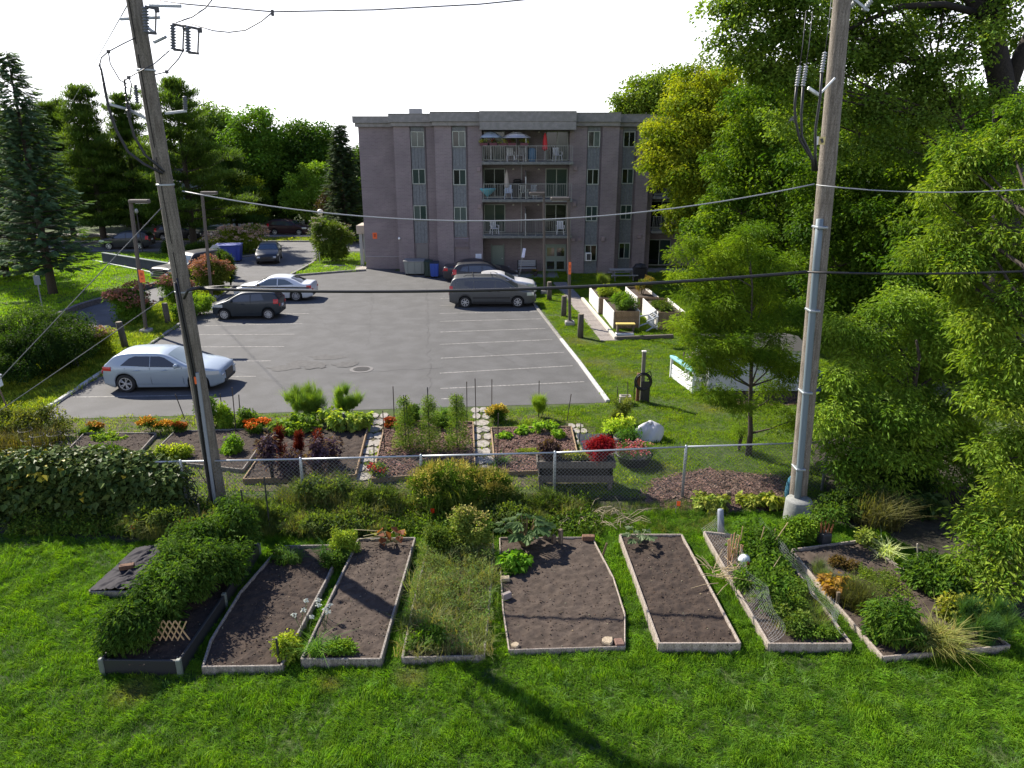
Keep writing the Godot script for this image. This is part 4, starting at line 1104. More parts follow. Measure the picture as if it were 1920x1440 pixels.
	if c.has("rub"): side.call(PackedVector2Array([Vector2(c.rear_x + c.wheel + 0.12, c.rub), Vector2(c.front_x - c.wheel - 0.12, c.rub), Vector2(c.front_x - c.wheel - 0.12, c.rub + 0.07), Vector2(c.rear_x + c.wheel + 0.12, c.rub + 0.07)]), "rubbing_strip", mat(0.02, 0.02, 0.022, 0.6), 0.016)
	for sz in [1, -1]:
		for hx in c.handles:
			st = new_st(); box(st, v3(hx, c.belt - 0.1, sz * (half_w(c, hx, c.belt - 0.1) + 0.018)), v3(0.19, 0.035, 0.035), Basis.IDENTITY, 0.012); put(st, "door_handle", c.get("handle_mat", paint), t)
		st = new_st(); box(st, v3(c.mirror, c.belt + 0.08, sz * (half_w(c, c.mirror, c.belt) + 0.1)), v3(0.13, 0.15, 0.2), Basis(Vector3.UP, sz * 0.2), 0.04); put(st, "wing_mirror", c.get("mirror_mat", paint), t)
	var tyre := mat(0.018, 0.018, 0.018, 0.85)
	var rimm := mat(0.5, 0.51, 0.53, 0.3, 0.7)
	for xw in [c.rear_x, c.front_x]:
		for sz in [1, -1]:
			var wl := Node3D.new(); wl.name = "wheel"; t.add_child(wl, true)
			wl.position = v3(xw, c.wheel, sz * (c.W * 0.5 - 0.1))
			wl.rotation.x = sz * PI * 0.5
			var R: float = c.wheel
			st = new_st(true); lathe(st, Vector3.ZERO, [Vector2(0.0, -0.11), Vector2(R * 0.94, -0.11), Vector2(R, -0.07), Vector2(R, 0.05), Vector2(R * 0.95, 0.088), Vector2(R * 0.72, 0.1), Vector2(R * 0.68, 0.07), Vector2(R * 0.64, 0.02), Vector2(0.0, 0.02)], 28); put(st, "tyre", tyre, wl)
			st = new_st()
			lathe(st, Vector3.ZERO, [Vector2(R * 0.69, 0.075), Vector2(R * 0.69, 0.1), Vector2(R * 0.62, 0.1), Vector2(R * 0.6, 0.07)], 28)
			lathe(st, Vector3.ZERO, [Vector2(R * 0.18, 0.03), Vector2(R * 0.16, 0.095), Vector2(0.0, 0.1)], 12)
			var sp: int = c.get("spokes", 5)
			for k in sp:
				var a := TAU * k / sp
				for o in ([-0.13, 0.13] if c.get("twin", false) else [0.0]):
					var d1 := v3(cos(a + o * 0.6), 0, sin(a + o * 0.6)); var d2 := v3(cos(a + o * 1.4), 0, sin(a + o * 1.4))
					beam(st, d1 * R * 0.12 + v3(0, 0.078, 0), d2 * R * 0.64 + v3(0, 0.085, 0), R * (0.1 if c.get("twin", false) else 0.16), 0.03, 0.006)
			put(st, "rim", rimm, wl)
	return t

func paint_mat(r: float, g: float, b: float, metal := 0.35) -> StandardMaterial3D:
	var m := StandardMaterial3D.new()
	m.albedo_color = lin(r, g, b); m.metallic = metal * 0.6; m.roughness = 0.45
	m.clearcoat_enabled = true; m.clearcoat = 0.6 if g > 0.1 else 0.22; m.clearcoat_roughness = 0.04
	return m

func V(a: float, b: float) -> Vector2: return Vector2(a, b)

func build_cars():
	var blackp := mat(0.015, 0.015, 0.016, 0.5)
	var hatch := {L = 4.34, W = 1.80, H = 1.46, belt = 0.96, tumble = 0.27, clear = 0.19, wheel = 0.345, rear_x = -1.35, front_x = 1.3, round = 0.1,
		top = [V(-2.17, 0.72), V(-2.12, 0.98), V(-1.98, 1.12), V(-1.75, 1.32), V(-1.5, 1.42), V(-0.9, 1.47), V(-0.2, 1.46), V(0.2, 1.39), V(0.75, 1.13), V(1.1, 1.0), V(1.6, 0.93), V(1.95, 0.84), V(2.1, 0.75), V(2.17, 0.58)],
		side_windows = [[V(-1.45, 1.04), V(-0.4, 0.99), V(-0.4, 1.345), V(-0.95, 1.35), V(-1.15, 1.28)], [V(-0.375, 0.99), V(0.66, 0.97), V(0.52, 1.07), V(0.12, 1.3), V(-0.05, 1.34), V(-0.375, 1.345)]],
		screen = [0.22, 0.95], back = [-1.97, -1.62], head = Rect2(1.62, 0.66, 0.45, 0.14), tail = Rect2(-2.14, 0.84, 0.34, 0.15), grille = V(0.55, 0.3), seams = [-0.39, 0.78, -1.3], handles = [-0.85, 0.12], mirror = 0.6, spokes = 5, twin = true, plate = 0.75,
		screen_glass = glass(0.16, 0.2, 0.21, 0.08)}
	var hb := car("parked_car", "light silver hatchback nearest the camera, partly hidden by the left pole", "car", hatch, v3(-13.47, 0, -27.89), 0.03, paint_mat(0.29, 0.35, 0.41, 0.5))
	hb.scale = Vector3.ONE * 1.04
	var mini := {L = 3.65, W = 1.6, H = 1.5, belt = 0.98, tumble = 0.24, clear = 0.2, wheel = 0.3, rear_x = -1.22, front_x = 1.17, round = 0.1,
		top = [V(-1.82, 0.75), V(-1.8, 1.0), V(-1.72, 1.2), V(-1.6, 1.4), V(-1.35, 1.48), V(-0.6, 1.51), V(0.0, 1.49), V(0.35, 1.4), V(0.95, 1.08), V(1.35, 0.95), V(1.65, 0.84), V(1.78, 0.72), V(1.82, 0.55)],
		side_windows = [[V(-1.05, 1.08), V(-0.35, 1.03), V(-0.35, 1.38), V(-0.9, 1.4)], [V(-0.29, 1.03), V(0.72, 1.0), V(0.6, 1.1), V(0.22, 1.34), V(-0.29, 1.38)]],
		screen = [0.38, 1.08], back = [-1.78, -1.5], head = Rect2(1.2, 0.7, 0.5, 0.16), tail = Rect2(-1.8, 0.88, 0.26, 0.24), grille = V(0.5, 0.2), seams = [-0.32, 0.8], handles = [0.1], mirror = 0.72, spokes = 10, plate = 0.7, side_glass = glass(0.03, 0.04, 0.05, 0.05)}
	car("parked_car", "small dark blue grey hatchback nosed up to the lot's left kerb", "car", mini, v3(-14.61, 0, -40.32), PI + 0.04, paint_mat(0.018, 0.026, 0.034, 0.4))
	var saloon := {L = 4.8, W = 1.83, H = 1.47, belt = 0.97, tumble = 0.3, clear = 0.2, wheel = 0.33, rear_x = -1.4, front_x = 1.38, round = 0.11,
		top = [V(-2.4, 0.7), V(-2.36, 0.98), V(-2.25, 1.06), V(-1.85, 1.07), V(-1.3, 1.3), V(-0.9, 1.43), V(-0.3, 1.48), V(0.15, 1.44), V(0.5, 1.3), V(1.05, 1.05), V(1.5, 0.98), V(2.0, 0.88), V(2.3, 0.76), V(2.4, 0.55)],
		side_windows = [[V(-1.32, 1.04), V(-0.36, 1.0), V(-0.36, 1.36), V(-0.75, 1.33), V(-1.05, 1.2)], [V(-0.3, 1.0), V(0.86, 0.98), V(0.72, 1.07), V(0.3, 1.3), V(0.1, 1.35), V(-0.3, 1.37)]],
		screen = [0.38, 1.0], back = [-1.75, -1.1], head = Rect2(1.75, 0.68, 0.5, 0.15), tail = Rect2(-2.36, 0.78, 0.28, 0.2), grille = V(0.55, 0.2), seams = [-0.33, 0.95, -1.25], handles = [-0.9, 0.1], mirror = 0.8, spokes = 8, plate = 0.75, side_glass = glass(0.1, 0.12, 0.12, 0.06), handle_mat = blackp, mirror_mat = blackp}
	car("parked_car", "silver white saloon parked just beyond the small dark hatchback", "car", saloon, v3(-14.69, 0, -45.51), PI + 0.03, paint_mat(0.55, 0.58, 0.6, 0.25))
	var van := {L = 5.1, W = 1.95, H = 1.74, belt = 1.06, tumble = 0.24, clear = 0.22, wheel = 0.33, rear_x = -1.62, front_x = 1.48, round = 0.12,
		top = [V(-2.55, 0.75), V(-2.53, 1.05), V(-2.46, 1.4), V(-2.3, 1.66), V(-2.0, 1.74), V(-0.6, 1.78), V(0.3, 1.74), V(0.7, 1.58), V(1.4, 1.16), V(1.7, 1.07), V(2.15, 0.98), V(2.42, 0.82), V(2.55, 0.55)],
		side_windows = [[V(-2.28, 1.1), V(-1.12, 1.09), V(-1.12, 1.56), V(-2.12, 1.56)], [V(-1.06, 1.09), V(0.12, 1.08), V(0.12, 1.57), V(-1.06, 1.58)], [V(0.2, 1.08), V(1.22, 1.08), V(1.05, 1.18), V(0.62, 1.5), V(0.2, 1.56)]],
		screen = [0.78, 1.5], back = [-2.5, -2.28], head = Rect2(2.02, 0.72, 0.42, 0.19), tail = Rect2(-2.53, 0.92, 0.2, 0.36), grille = V(0.62, 0.16), seams = [-1.09, 0.16, 1.1], handles = [-0.15, 0.35], mirror = 1.08, spokes = 7, rub = 0.56, plate = 0.85, handle_mat = blackp, mirror_mat = blackp, sill_mat = blackp}
	var v := car("minivan", "dark grey minivan with roof rack, nose to the right kerb of the lot", "minivan", van, v3(-1.16, 0, -43.7), 0.02, paint_mat(0.075, 0.08, 0.082, 0.5))
	var st := new_st()
	for sz in [-0.55, 0.55]:
		tube(st, [v3(-1.7, 1.8, sz), v3(-1.5, 1.87, sz), v3(0.1, 1.87, sz), v3(0.3, 1.8, sz)], 0.02, 6)
	for x in [-1.2, -0.1]: tube(st, [v3(x, 1.87, -0.6), v3(x, 1.89, 0.6)], 0.02, 6)
	put(st, "roof_rack", blackp, v)
	var suv := {L = 4.55, W = 1.82, H = 1.62, belt = 1.02, tumble = 0.26, clear = 0.22, wheel = 0.34, rear_x = -1.38, front_x = 1.32, round = 0.1,
		top = [V(-2.27, 0.8), V(-2.24, 1.08), V(-2.08, 1.38), V(-1.9, 1.54), V(-1.4, 1.61), V(-0.4, 1.64), V(0.1, 1.58), V(0.4, 1.46), V(1.05, 1.12), V(1.5, 1.02), V(2.0, 0.9), V(2.2, 0.78), V(2.27, 0.55)],
		side_windows = [[V(-1.75, 1.16), V(-1.2, 1.1), V(-1.2, 1.46), V(-1.55, 1.42)], [V(-1.14, 1.09), V(-0.3, 1.06), V(-0.3, 1.49), V(-1.14, 1.48)], [V(-0.24, 1.06), V(0.9, 1.04), V(0.75, 1.14), V(0.25, 1.43), V(-0.24, 1.49)]],
		screen = [0.42, 1.02], back = [-2.2, -1.95], head = Rect2(1.68, 0.72, 0.46, 0.18), tail = Rect2(-2.24, 0.9, 0.26, 0.34), grille = V(0.6, 0.2), seams = [-0.27, 0.9, -1.17], handles = [-0.8, 0.15], mirror = 0.82, spokes = 6, plate = 0.85, side_glass = glass(0.04, 0.05, 0.065, 0.06)}
	car("parked_car", "silver saloon mostly hidden just behind the dark grey minivan", "car", saloon, v3(-0.86, 0, -46.92), 0.02, paint_mat(0.6, 0.6, 0.6, 0.2), "")
	car("parked_car", "black wagon with red tail lamps, third from camera in the right row", "car", suv, v3(-1.75, 0, -49.99), 0.02, paint_mat(0.012, 0.014, 0.02, 0.3))
	car("parked_car", "dark grey saloon farthest back in right row, nearest the building wall", "car", saloon, v3(-2.44, 0, -52.34), 0.02, paint_mat(0.03, 0.032, 0.04, 0.4))
	var big := {L = 5.4, W = 2.03, H = 1.9, belt = 1.22, tumble = 0.2, clear = 0.3, wheel = 0.39, rear_x = -1.55, front_x = 1.6, round = 0.11,
		top = [V(-2.7, 1.0), V(-2.68, 1.3), V(-2.6, 1.7), V(-2.4, 1.88), V(-1.5, 1.93), V(0.0, 1.92), V(0.35, 1.8), V(0.95, 1.3), V(1.3, 1.22), V(2.3, 1.17), V(2.6, 1.08), V(2.7, 0.7)],
		side_windows = [[V(-2.4, 1.28), V(-1.3, 1.27), V(-1.3, 1.72), V(-2.3, 1.7)], [V(-1.22, 1.27), V(-0.3, 1.26), V(-0.3, 1.74), V(-1.22, 1.73)], [V(-0.22, 1.26), V(0.78, 1.25), V(0.3, 1.68), V(-0.22, 1.74)]],
		screen = [0.4, 0.98], back = [-2.64, -2.42], head = Rect2(2.25, 0.85, 0.42, 0.22), tail = Rect2(-2.68, 1.0, 0.15, 0.4), grille = V(0.88, 0.34), seams = [-0.26, 0.85, -1.26], handles = [-0.75, 0.15], mirror = 0.72, spokes = 5, plate = 0.9, screen_glass = glass(0.1, 0.13, 0.15, 0.08)}
	var b := car("large_suv", "large black four wheel drive coming up the driveway behind the left pole", "car", big, v3(-23.0, 0, -52.6), -PI * 0.5 - 0.42, paint_mat(0.014, 0.015, 0.017, 0.3))
	st = new_st()
	for y in [0.78, 0.92]: box(st, v3(2.725, y, 0), v3(0.02, 0.05, 1.15), Basis.IDENTITY, 0.008)
	box(st, v3(2.72, 0.6, 0), v3(0.06, 0.1, 1.7), Basis.IDENTITY, 0.02)
	put(st, "chrome_bar", mat(0.6, 0.6, 0.6, 0.2, 0.9), b)
	car("moving_car", "dark saloon driving towards camera between blue dumpster and white flowering bush", "car", saloon, v3(-20.24, 0, -61.71), -PI * 0.5 + 0.22, paint_mat(0.012, 0.016, 0.02, 0.3))
	car("parked_car", "dark red pickup shaped car in deep tree shade beyond the street", "car", suv, v3(-24.06, 0, -81.13), -0.1, paint_mat(0.03, 0.008, 0.01, 0.3))
	car("parked_car", "dark car with bright windscreen on the street beyond the ramp wall", "car", suv, v3(-36.0, 0, -69.6), PI + 0.1, paint_mat(0.02, 0.022, 0.026, 0.3))
	car("parked_car", "dark car half hidden by pines on the far side of the street", "car", suv, v3(-34.0, 0, -76.5), 0.05, paint_mat(0.012, 0.013, 0.016, 0.3))


func lamp_post(label: String, at: Vector3, h: float, turn: float, tilt_x := 0.0) -> Node3D:
	var t := thing("lamp_post", label, "lamp post", at, turn, "lamp posts round the parking lot")
	var m := mat(0.09, 0.075, 0.065, 0.6, 0.2)
	var st := new_st(); box(st, v3(0, 0.12, 0), v3(0.5, 0.24, 0.5), Basis.IDENTITY, 0.03); put(st, "concrete_base", mat(0.26, 0.25, 0.23, 0.9), t)
	st = new_st(); box(st, v3(0, 0.26, 0), v3(0.3, 0.04, 0.3), Basis.IDENTITY, 0.01); put(st, "base_plate", mat(0.12, 0.11, 0.1, 0.6, 0.3), t)
	st = new_st(); beam(st, v3(0, 0.28, 0), v3(tilt_x, h, 0), 0.15, 0.15, 0.02); put(st, "pole", m, t)
	st = new_st(); box(st, v3(tilt_x + 0.42, h - 0.06, 0), v3(0.95, 0.17, 0.34), Basis.IDENTITY, 0.03); put(st, "lamp_head", mat(0.09, 0.075, 0.062, 0.55, 0.2), t)
	st = new_st(); box(st, v3(tilt_x + 0.55, h - 0.155, 0), v3(0.55, 0.02, 0.26)); put(st, "lamp_lens", mat(0.4, 0.4, 0.36, 0.3), t)
	return t

func bollard(label: String, at: Vector3, h := 1.15, lean := 0.0):
	var t := thing("wooden_bollard", label, "bollard", at, 0.0, "wooden bollards along the lot")
	var st := new_st(true); tube(st, [Vector3.ZERO, v3(lean * 0.5, h * 0.5, 0), v3(lean, h - 0.02, 0), v3(lean, h, 0)], [0.15, 0.148, 0.145, 0.125], 16)
	put(st, "post", wood("bollard_wood", Color(0.08, 0.07, 0.055), Color(0.15, 0.13, 0.1)), t)
	st = new_st(); lathe(st, v3(lean, h, 0), [Vector2(0.124, 0.001), Vector2(0.0, 0.004)], 16); put(st, "end_grain", mat(0.2, 0.165, 0.12, 0.9), t)

func bin(called: String, label: String, cat: String, at: Vector3, size: Vector3, turn: float, body: Material, lidm: Material, wheels := true, group := ""):
	var t := thing(called, label, cat, at, turn, group)
	var st := new_st()
	var a := size.x * 0.5; var d := size.z * 0.5; var y0 := 0.12; var y1 := size.y * 0.88
	var k := 0.86
	var p := [v3(-a * k, y0, d * k), v3(a * k, y0, d * k), v3(a * k, y0, -d * k), v3(-a * k, y0, -d * k), v3(-a, y1, d), v3(a, y1, d), v3(a, y1, -d), v3(-a, y1, -d)]
	quad(st, p[0], p[1], p[5], p[4]); quad(st, p[1], p[2], p[6], p[5]); quad(st, p[2], p[3], p[7], p[6]); quad(st, p[3], p[0], p[4], p[7]); quad(st, p[4], p[5], p[6], p[7]); quad(st, p[3], p[2], p[1], p[0])
	put(st, "body", body, t)
	st = new_st()
	for x in [-0.33, 0.0, 0.33]: box(st, v3(x * size.x, (y0 + y1) * 0.5, d * 0.95), v3(0.05, (y1 - y0) * 0.9, 0.05), Basis(Vector3.RIGHT, 0.06), 0.01)
	put(st, "rib", body, t)
	st = new_st(); box(st, v3(0, y1 + 0.05, 0), v3(size.x * 1.05, 0.09, size.z * 1.06), Basis(Vector3.RIGHT, 0.06), 0.03); put(st, "lid", lidm, t)
	if wheels:
		for sx in [-1, 1]:
			for sz in [-1, 1]:
				st = new_st(true); tube(st, [v3(sx * a * 0.8 - 0.03, 0.08, sz * d * 0.75), v3(sx * a * 0.8 + 0.03, 0.08, sz * d * 0.75)], 0.08, 10); put(st, "wheel", mat(0.02, 0.02, 0.02, 0.8), t)

func white_planter(label: String, a: Vector3, b: Vector3, width: float, h: float):
	var t := thing("raised_planter", label, "planter", a, 0.0, "white raised planters on the lawn")
	var d := b - a; d.y = 0
	var ln := d.length(); var n := d.normalized(); var s := n.cross(Vector3.UP)
	if s.x < 0: s = -s
	var paint := noisy("planter_paint", Color(0.66, 0.65, 0.6), Color(0.8, 0.79, 0.75), 0.8, 0.8, 0.2, 0.25, 0.8)
	var raw := wood("planter_end", Color(0.25, 0.17, 0.1), Color(0.38, 0.28, 0.17))
	var rows := 3
	for k in rows:
		var y := h * (k + 0.5) / rows
		for q in [[Vector3.ZERO, d, paint], [s * width, d + s * width, paint]]:
			var st := new_st(); beam(st, q[0] + v3(0, y, 0), q[1] + v3(0, y, 0), 0.045, h / rows - 0.008, 0.008); put(st, "board", q[2], t)
		for q in [[Vector3.ZERO, s * width], [d, d + s * width]]:
			var e: Vector3 = (q[1] - q[0]).normalized() * 0.025
			var st := new_st(); beam(st, q[0] + v3(0, y, 0) + e, q[1] + v3(0, y, 0) - e, 0.04, h / rows - 0.008, 0.008); put(st, "end_board", raw, t)
	for q in [Vector3.ZERO, d, s * width, d + s * width]:
		var inw: Vector3 = (d * 0.5 + s * width * 0.5 - q).normalized() * 0.06
		var st := new_st(); box(st, q + inw + v3(0, h * 0.5, 0), v3(0.07, h - 0.02, 0.07)); put(st, "corner_post", raw, t)
	var st2 := new_st(); box(st2, d * 0.5 + s * width * 0.5 + v3(0, h * 0.44, 0), v3(ln - 0.08, h * 0.8, width - 0.08), Basis(n, Vector3.UP, s))
	put(st2, "soil", mat(0.05, 0.035, 0.025, 1.0), t)

func build_street_things():
	lamp_post("lamp post with orange notice, leftmost, beside the driveway shrubs", v3(-18.6, 0, -36.47), 6.6, 0.0, 0.22)
	lamp_post("lamp post half hidden behind the left utility pole, farther along verge", v3(-18.64, 0, -45.17), 6.5, 0.0, 0.2)
	lamp_post("lamp post in the grass right of lot without any notice", v3(2.1, 0, -47.1), 6.35, PI, 0.12)
	lamp_post("lamp post with orange notice in the grass right of lot", v3(3.07, 0, -38.24), 6.6, PI, 0.22)
	var st: SurfaceTool
	for q in [["small orange notice tied to the leftmost lamp post", v3(-18.26, 2.96, -36.2), 0.34, 0.62], ["small orange notice tied to the lamp post right of lot", v3(2.99, 3.07, -38), 0.16, 0.62]]:
		var t := thing("orange_notice", q[0], "sign", q[1])
		st = new_st(); box(st, Vector3.ZERO, v3(q[2] * 0.8, q[3], 0.02), Basis.IDENTITY, 0.004); put(st, "board", mat(0.85, 0.16, 0.04, 0.6), t)
		st = new_st(); box(st, v3(0, 0.1, 0.012), v3(q[2] * 0.36, 0.14, 0.006)); box(st, v3(0, -0.12, 0.012), v3(q[2] * 0.36, 0.06, 0.006)); put(st, "dark_print", mat(0.45, 0.06, 0.02, 0.6), t)
	bollard("round wooden bollard on grass edge nearest the minivan's nose", v3(2.31, 0, -45))
	bollard("round wooden bollard right of lot, middle one of three", v3(2.9, 0, -40.46))
	bollard("round wooden bollard right of lot, nearest the raised planters' corner", v3(3.4, 0, -35.59), 1.2)
	bollard("tall leaning wooden bollard on verge behind the silver hatchback's roof", v3(-18.15, 0, -33.44), 1.3, -0.12)
	bollard("wooden bollard on the left verge beside the pink flowering shrubs", v3(-18.39, 0, -38.49), 1.15, -0.05)
	var t := thing("globe_lamp", "white globe lamp on a thin post above the white flowering bush", "lamp post", v3(-16.11, 0, -63.27))
	st = new_st(); tube(st, [Vector3.ZERO, v3(0, 3.6, 0)], 0.05, 8); put(st, "pole", mat(0.05, 0.05, 0.05, 0.6), t)
	st = new_st(true); lathe(st, v3(0, 3.85, 0), [Vector2(0.0, -0.26), Vector2(0.16, -0.2), Vector2(0.26, 0.0), Vector2(0.2, 0.17), Vector2(0.0, 0.26)], 16); put(st, "globe", mat(0.72, 0.68, 0.58, 0.3), t)
	t = thing("lamp_post", "thin dark post lamp on the lawn beyond the ramp wall", "lamp post", v3(-33.02, 0, -66.28))
	st = new_st(); tube(st, [Vector3.ZERO, v3(0, 3.5, 0)], 0.05, 8); put(st, "pole", mat(0.02, 0.02, 0.02, 0.6), t)
	st = new_st(true); lathe(st, v3(0, 3.5, 0), [Vector2(0.05, 0.0), Vector2(0.16, 0.1), Vector2(0.12, 0.35), Vector2(0.0, 0.42)], 10); put(st, "lantern", mat(0.3, 0.3, 0.28, 0.4), t)
	bin("dumpster", "grey green wheeled dumpster against the building's left brick bay", "dumpster", v3(-7.21, 0, -54.7), v3(1.55, 1.15, 0.95), 0.03, mat(0.22, 0.24, 0.22, 0.6, 0.1), mat(0.2, 0.2, 0.19, 0.7))
	bin("wheelie_bin", "dark green wheelie bin between the grey dumpster and blue bin", "bin", v3(-6.09, 0, -53.7), v3(0.6, 1.25, 0.7), 0.0, mat(0.015, 0.035, 0.025, 0.6), mat(0.012, 0.03, 0.02, 0.6))
	bin("recycling_bin", "bright blue recycling bin at the end of the row by wall", "bin", v3(-5.62, 0, -53.4), v3(0.62, 1.2, 0.7), 0.05, mat(0.02, 0.07, 0.35, 0.5), mat(0.01, 0.02, 0.04, 0.6))
	bin("blue_dumpster", "large blue dumpster beside the flowering hedge across the driveway", "dumpster", v3(-23.42, 0, -61.41), v3(2.0, 1.5, 1.2), 0.15, mat(0.012, 0.035, 0.25, 0.5), mat(0.02, 0.04, 0.2, 0.6))
	t = thing("octagonal_sign", "octagonal traffic sign seen from its bare grey back", "sign", v3(-21.84, 0, -54.66), 0.15)
	st = new_st(); tube(st, [Vector3.ZERO, v3(0, 2.1, 0)], 0.03, 8); put(st, "post", mat(0.25, 0.26, 0.27, 0.5, 0.4), t)
	st = new_st(); lathe(st, v3(0, 1.85, 0.04), [Vector2(0.0, -0.006), Vector2(0.38, -0.006), Vector2(0.38, 0.006), Vector2(0.0, 0.006)], 8, Basis(Vector3.RIGHT, PI * 0.5) * Basis(Vector3.UP, PI / 8)); put(st, "plate", mat(0.36, 0.38, 0.4, 0.45, 0.4), t)
	t = thing("lawn_sign", "grey sign plate on a thin post at driveway edge lawn", "sign", v3(-25.79, 0, -39.78), 0.5)
	st = new_st(); tube(st, [Vector3.ZERO, v3(0, 2.4, 0)], 0.035, 8); put(st, "post", mat(0.16, 0.17, 0.17, 0.6, 0.3), t)
	st = new_st(); box(st, v3(0, 2.15, 0.045), v3(0.3, 0.5, 0.015), Basis.IDENTITY, 0.004); put(st, "plate", mat(0.16, 0.18, 0.22, 0.5, 0.3), t)
	t = thing("leaning_sign", "leaning thin pole with a white and blue plate before the building", "sign", v3(0.36, 0, -49.59))
	st = new_st(); beam(st, Vector3.ZERO, v3(0.42, 2.4, 0), 0.04, 0.04); put(st, "post", mat(0.25, 0.25, 0.25, 0.5), t)
	st = new_st(); box(st, v3(0.42, 2.3, 0.03), v3(0.2, 0.62, 0.02), Basis(Vector3.BACK, -0.17), 0.004); put(st, "plate", mat(0.55, 0.58, 0.75, 0.5), t)
	t = thing("bench", "grey wooden bench with dark frame against the building's back wall", "bench", v3(1.11, 0.05, -54.7))
	st = new_st(); box(st, v3(0, 0.45, 0.05), v3(1.35, 0.06, 0.45), Basis.IDENTITY, 0.015); put(st, "seat", mat(0.36, 0.36, 0.35, 0.7), t)
	for k in 3:
		st = new_st(); box(st, v3(0, 0.62 + k * 0.15, -0.2 - k * 0.02), v3(1.3, 0.13, 0.03), Basis(Vector3.RIGHT, -0.12), 0.01); put(st, "slat", mat(0.3, 0.31, 0.31, 0.7), t)
	for sx in [-0.68, 0.68]:
		st = new_st(); box(st, v3(sx, 0.5, -0.22), v3(0.07, 1.0, 0.07)); box(st, v3(sx, 0.33, 0.22), v3(0.07, 0.66, 0.07)); box(st, v3(sx, 0.66, 0), v3(0.07, 0.05, 0.52)); put(st, "side_frame", mat(0.03, 0.03, 0.03, 0.6), t)
	for q in [["flower pot with orange blooms under the bench at the wall", 1.69, -53.8]]:
		t = thing("flower_pot", q[0], "flower pot", v3(q[1], 0.05, q[2]))
		st = new_st(); lathe(st, Vector3.ZERO, [Vector2(0.12, 0), Vector2(0.2, 0.3), Vector2(0.17, 0.3), Vector2(0.0, 0.26)], 14); put(st, "pot", mat(0.06, 0.05, 0.045), t)
		var xf := []; var cols := []
		for i in 14: xf.append(turned(v3(rng.randf_range(-0.16, 0.16), rng.randf_range(0.3, 0.5), rng.randf_range(-0.16, 0.16)), 0.9)); cols.append(vary(Color(0.4, 0.18, 0.02) if i % 2 else Color(0.06, 0.1, 0.02), 0.2))
		scatter(t, "foliage", clump("small"), foliage_mat(), xf, cols, "stuff")
	for q in [["short white marker stake on grass, farther of the two", v3(1.07, 0, -48.99)], ["short white marker stake on grass, nearer the wooden bollard", v3(1.37, 0, -48.03)]]:
		t = thing("marker_stake", q[0], "stake", q[1])
		st = new_st(); beam(st, Vector3.ZERO, v3(0, 0.55, 0), 0.05, 0.05, 0.008); put(st, "stake", mat(0.6, 0.6, 0.56, 0.7), t)
		st = new_st(); box(st, v3(0, 0.5, 0.03), v3(0.09, 0.12, 0.01)); put(st, "tab", mat(0.7, 0.7, 0.66, 0.7), t)
	t = thing("retaining_wall", "blue grey panelled retaining wall of the sunken garage ramp", "wall", Vector3.ZERO)
	var a := v3(-33.42, 0, -60.52); var b := v3(-25.6, 0, -54.9)
	st = new_st(); beam(st, a + v3(0, 0.4, 0), b + v3(0, 0.4, 0), 0.25, 0.8); put(st, "wall", noisy("ramp_wall", Color(0.03, 0.04, 0.07), Color(0.05, 0.06, 0.095), 3.0, 0.8), t)
	st = new_st(); beam(st, a + v3(0, 0.83, 0), b + v3(0, 0.83, 0), 0.29, 0.05, 0.01); put(st, "coping", mat(0.12, 0.15, 0.15, 0.8), t)
	st = new_st(); beam(st, v3(-35.12, 0, -61.71) + v3(0, 0.05, 0), v3(-25.41, 0, -53.94) + v3(0, 0.05, 0), 0.2, 0.12, 0.01); put(st, "near_coping", mat(0.33, 0.37, 0.36, 0.7), t)
	for k in 9:
		var c := a.lerp(b, (k + 0.5) / 9.0)
		st = new_st(); box(st, c + v3(0.05, 0.4, 0.13), v3(0.03, 0.78, 0.03)); put(st, "panel_joint", mat(0.02, 0.025, 0.035, 0.8), t)
	t = thing("fence_gate_post", "pair of grey steel fence posts with a short mesh panel by cedar hedge", "fence", Vector3.ZERO)
	var g0 := v3(-18.6, 0, -30.28); var g1 := v3(-21.01, 0, -31.79)
	for q in [g0, g0 + v3(-0.22, 0, -0.1)]:
		st = new_st(true); tube(st, [q, q + v3(0, 1.75, 0)], 0.05, 10); put(st, "post", mat(0.2, 0.21, 0.21, 0.5, 0.4), t)
	for h in [0.35, 1.6]:
		st = new_st(true); tube(st, [g0 + v3(-0.2, h, -0.1), g1 + v3(0, h, 0)], 0.03, 8); put(st, "rail", mat(0.15, 0.16, 0.16, 0.5, 0.4), t)
	t = thing("bird_feeder", "white bird feeder on a thin stick at the photo's left edge", "bird feeder", v3(-17.04, 0, -23.56))
	st = new_st(); beam(st, Vector3.ZERO, v3(-0.25, 1.35, 0), 0.04, 0.04); put(st, "stick", mat(0.14, 0.1, 0.07, 0.9), t)
	st = new_st(); box(st, v3(-0.27, 1.5, 0), v3(0.26, 0.34, 0.24), Basis(Vector3.BACK, 0.1), 0.03); put(st, "box", mat(0.62, 0.64, 0.66, 0.6), t)
	st = new_st(); box(st, v3(-0.29, 1.71, 0), v3(0.32, 0.06, 0.3), Basis(Vector3.BACK, 0.1), 0.02); put(st, "roof", mat(0.55, 0.56, 0.57, 0.6), t)
	t = thing("picnic_table", "grey picnic table on the shaded grass before the building's right wing", "picnic table", v3(7.89, 0, -52.34), 0.05)
	for k in 4:
		st = new_st(); box(st, v3(0, 0.75, -0.27 + k * 0.18), v3(1.9, 0.045, 0.165), Basis.IDENTITY, 0.01); put(st, "table_plank", mat(0.3, 0.29, 0.27, 0.85), t)
	for sz in [-0.72, 0.72]:
		st = new_st(); box(st, v3(0, 0.44, sz), v3(1.9, 0.045, 0.26), Basis.IDENTITY, 0.01); put(st, "seat_plank", mat(0.28, 0.27, 0.25, 0.85), t)
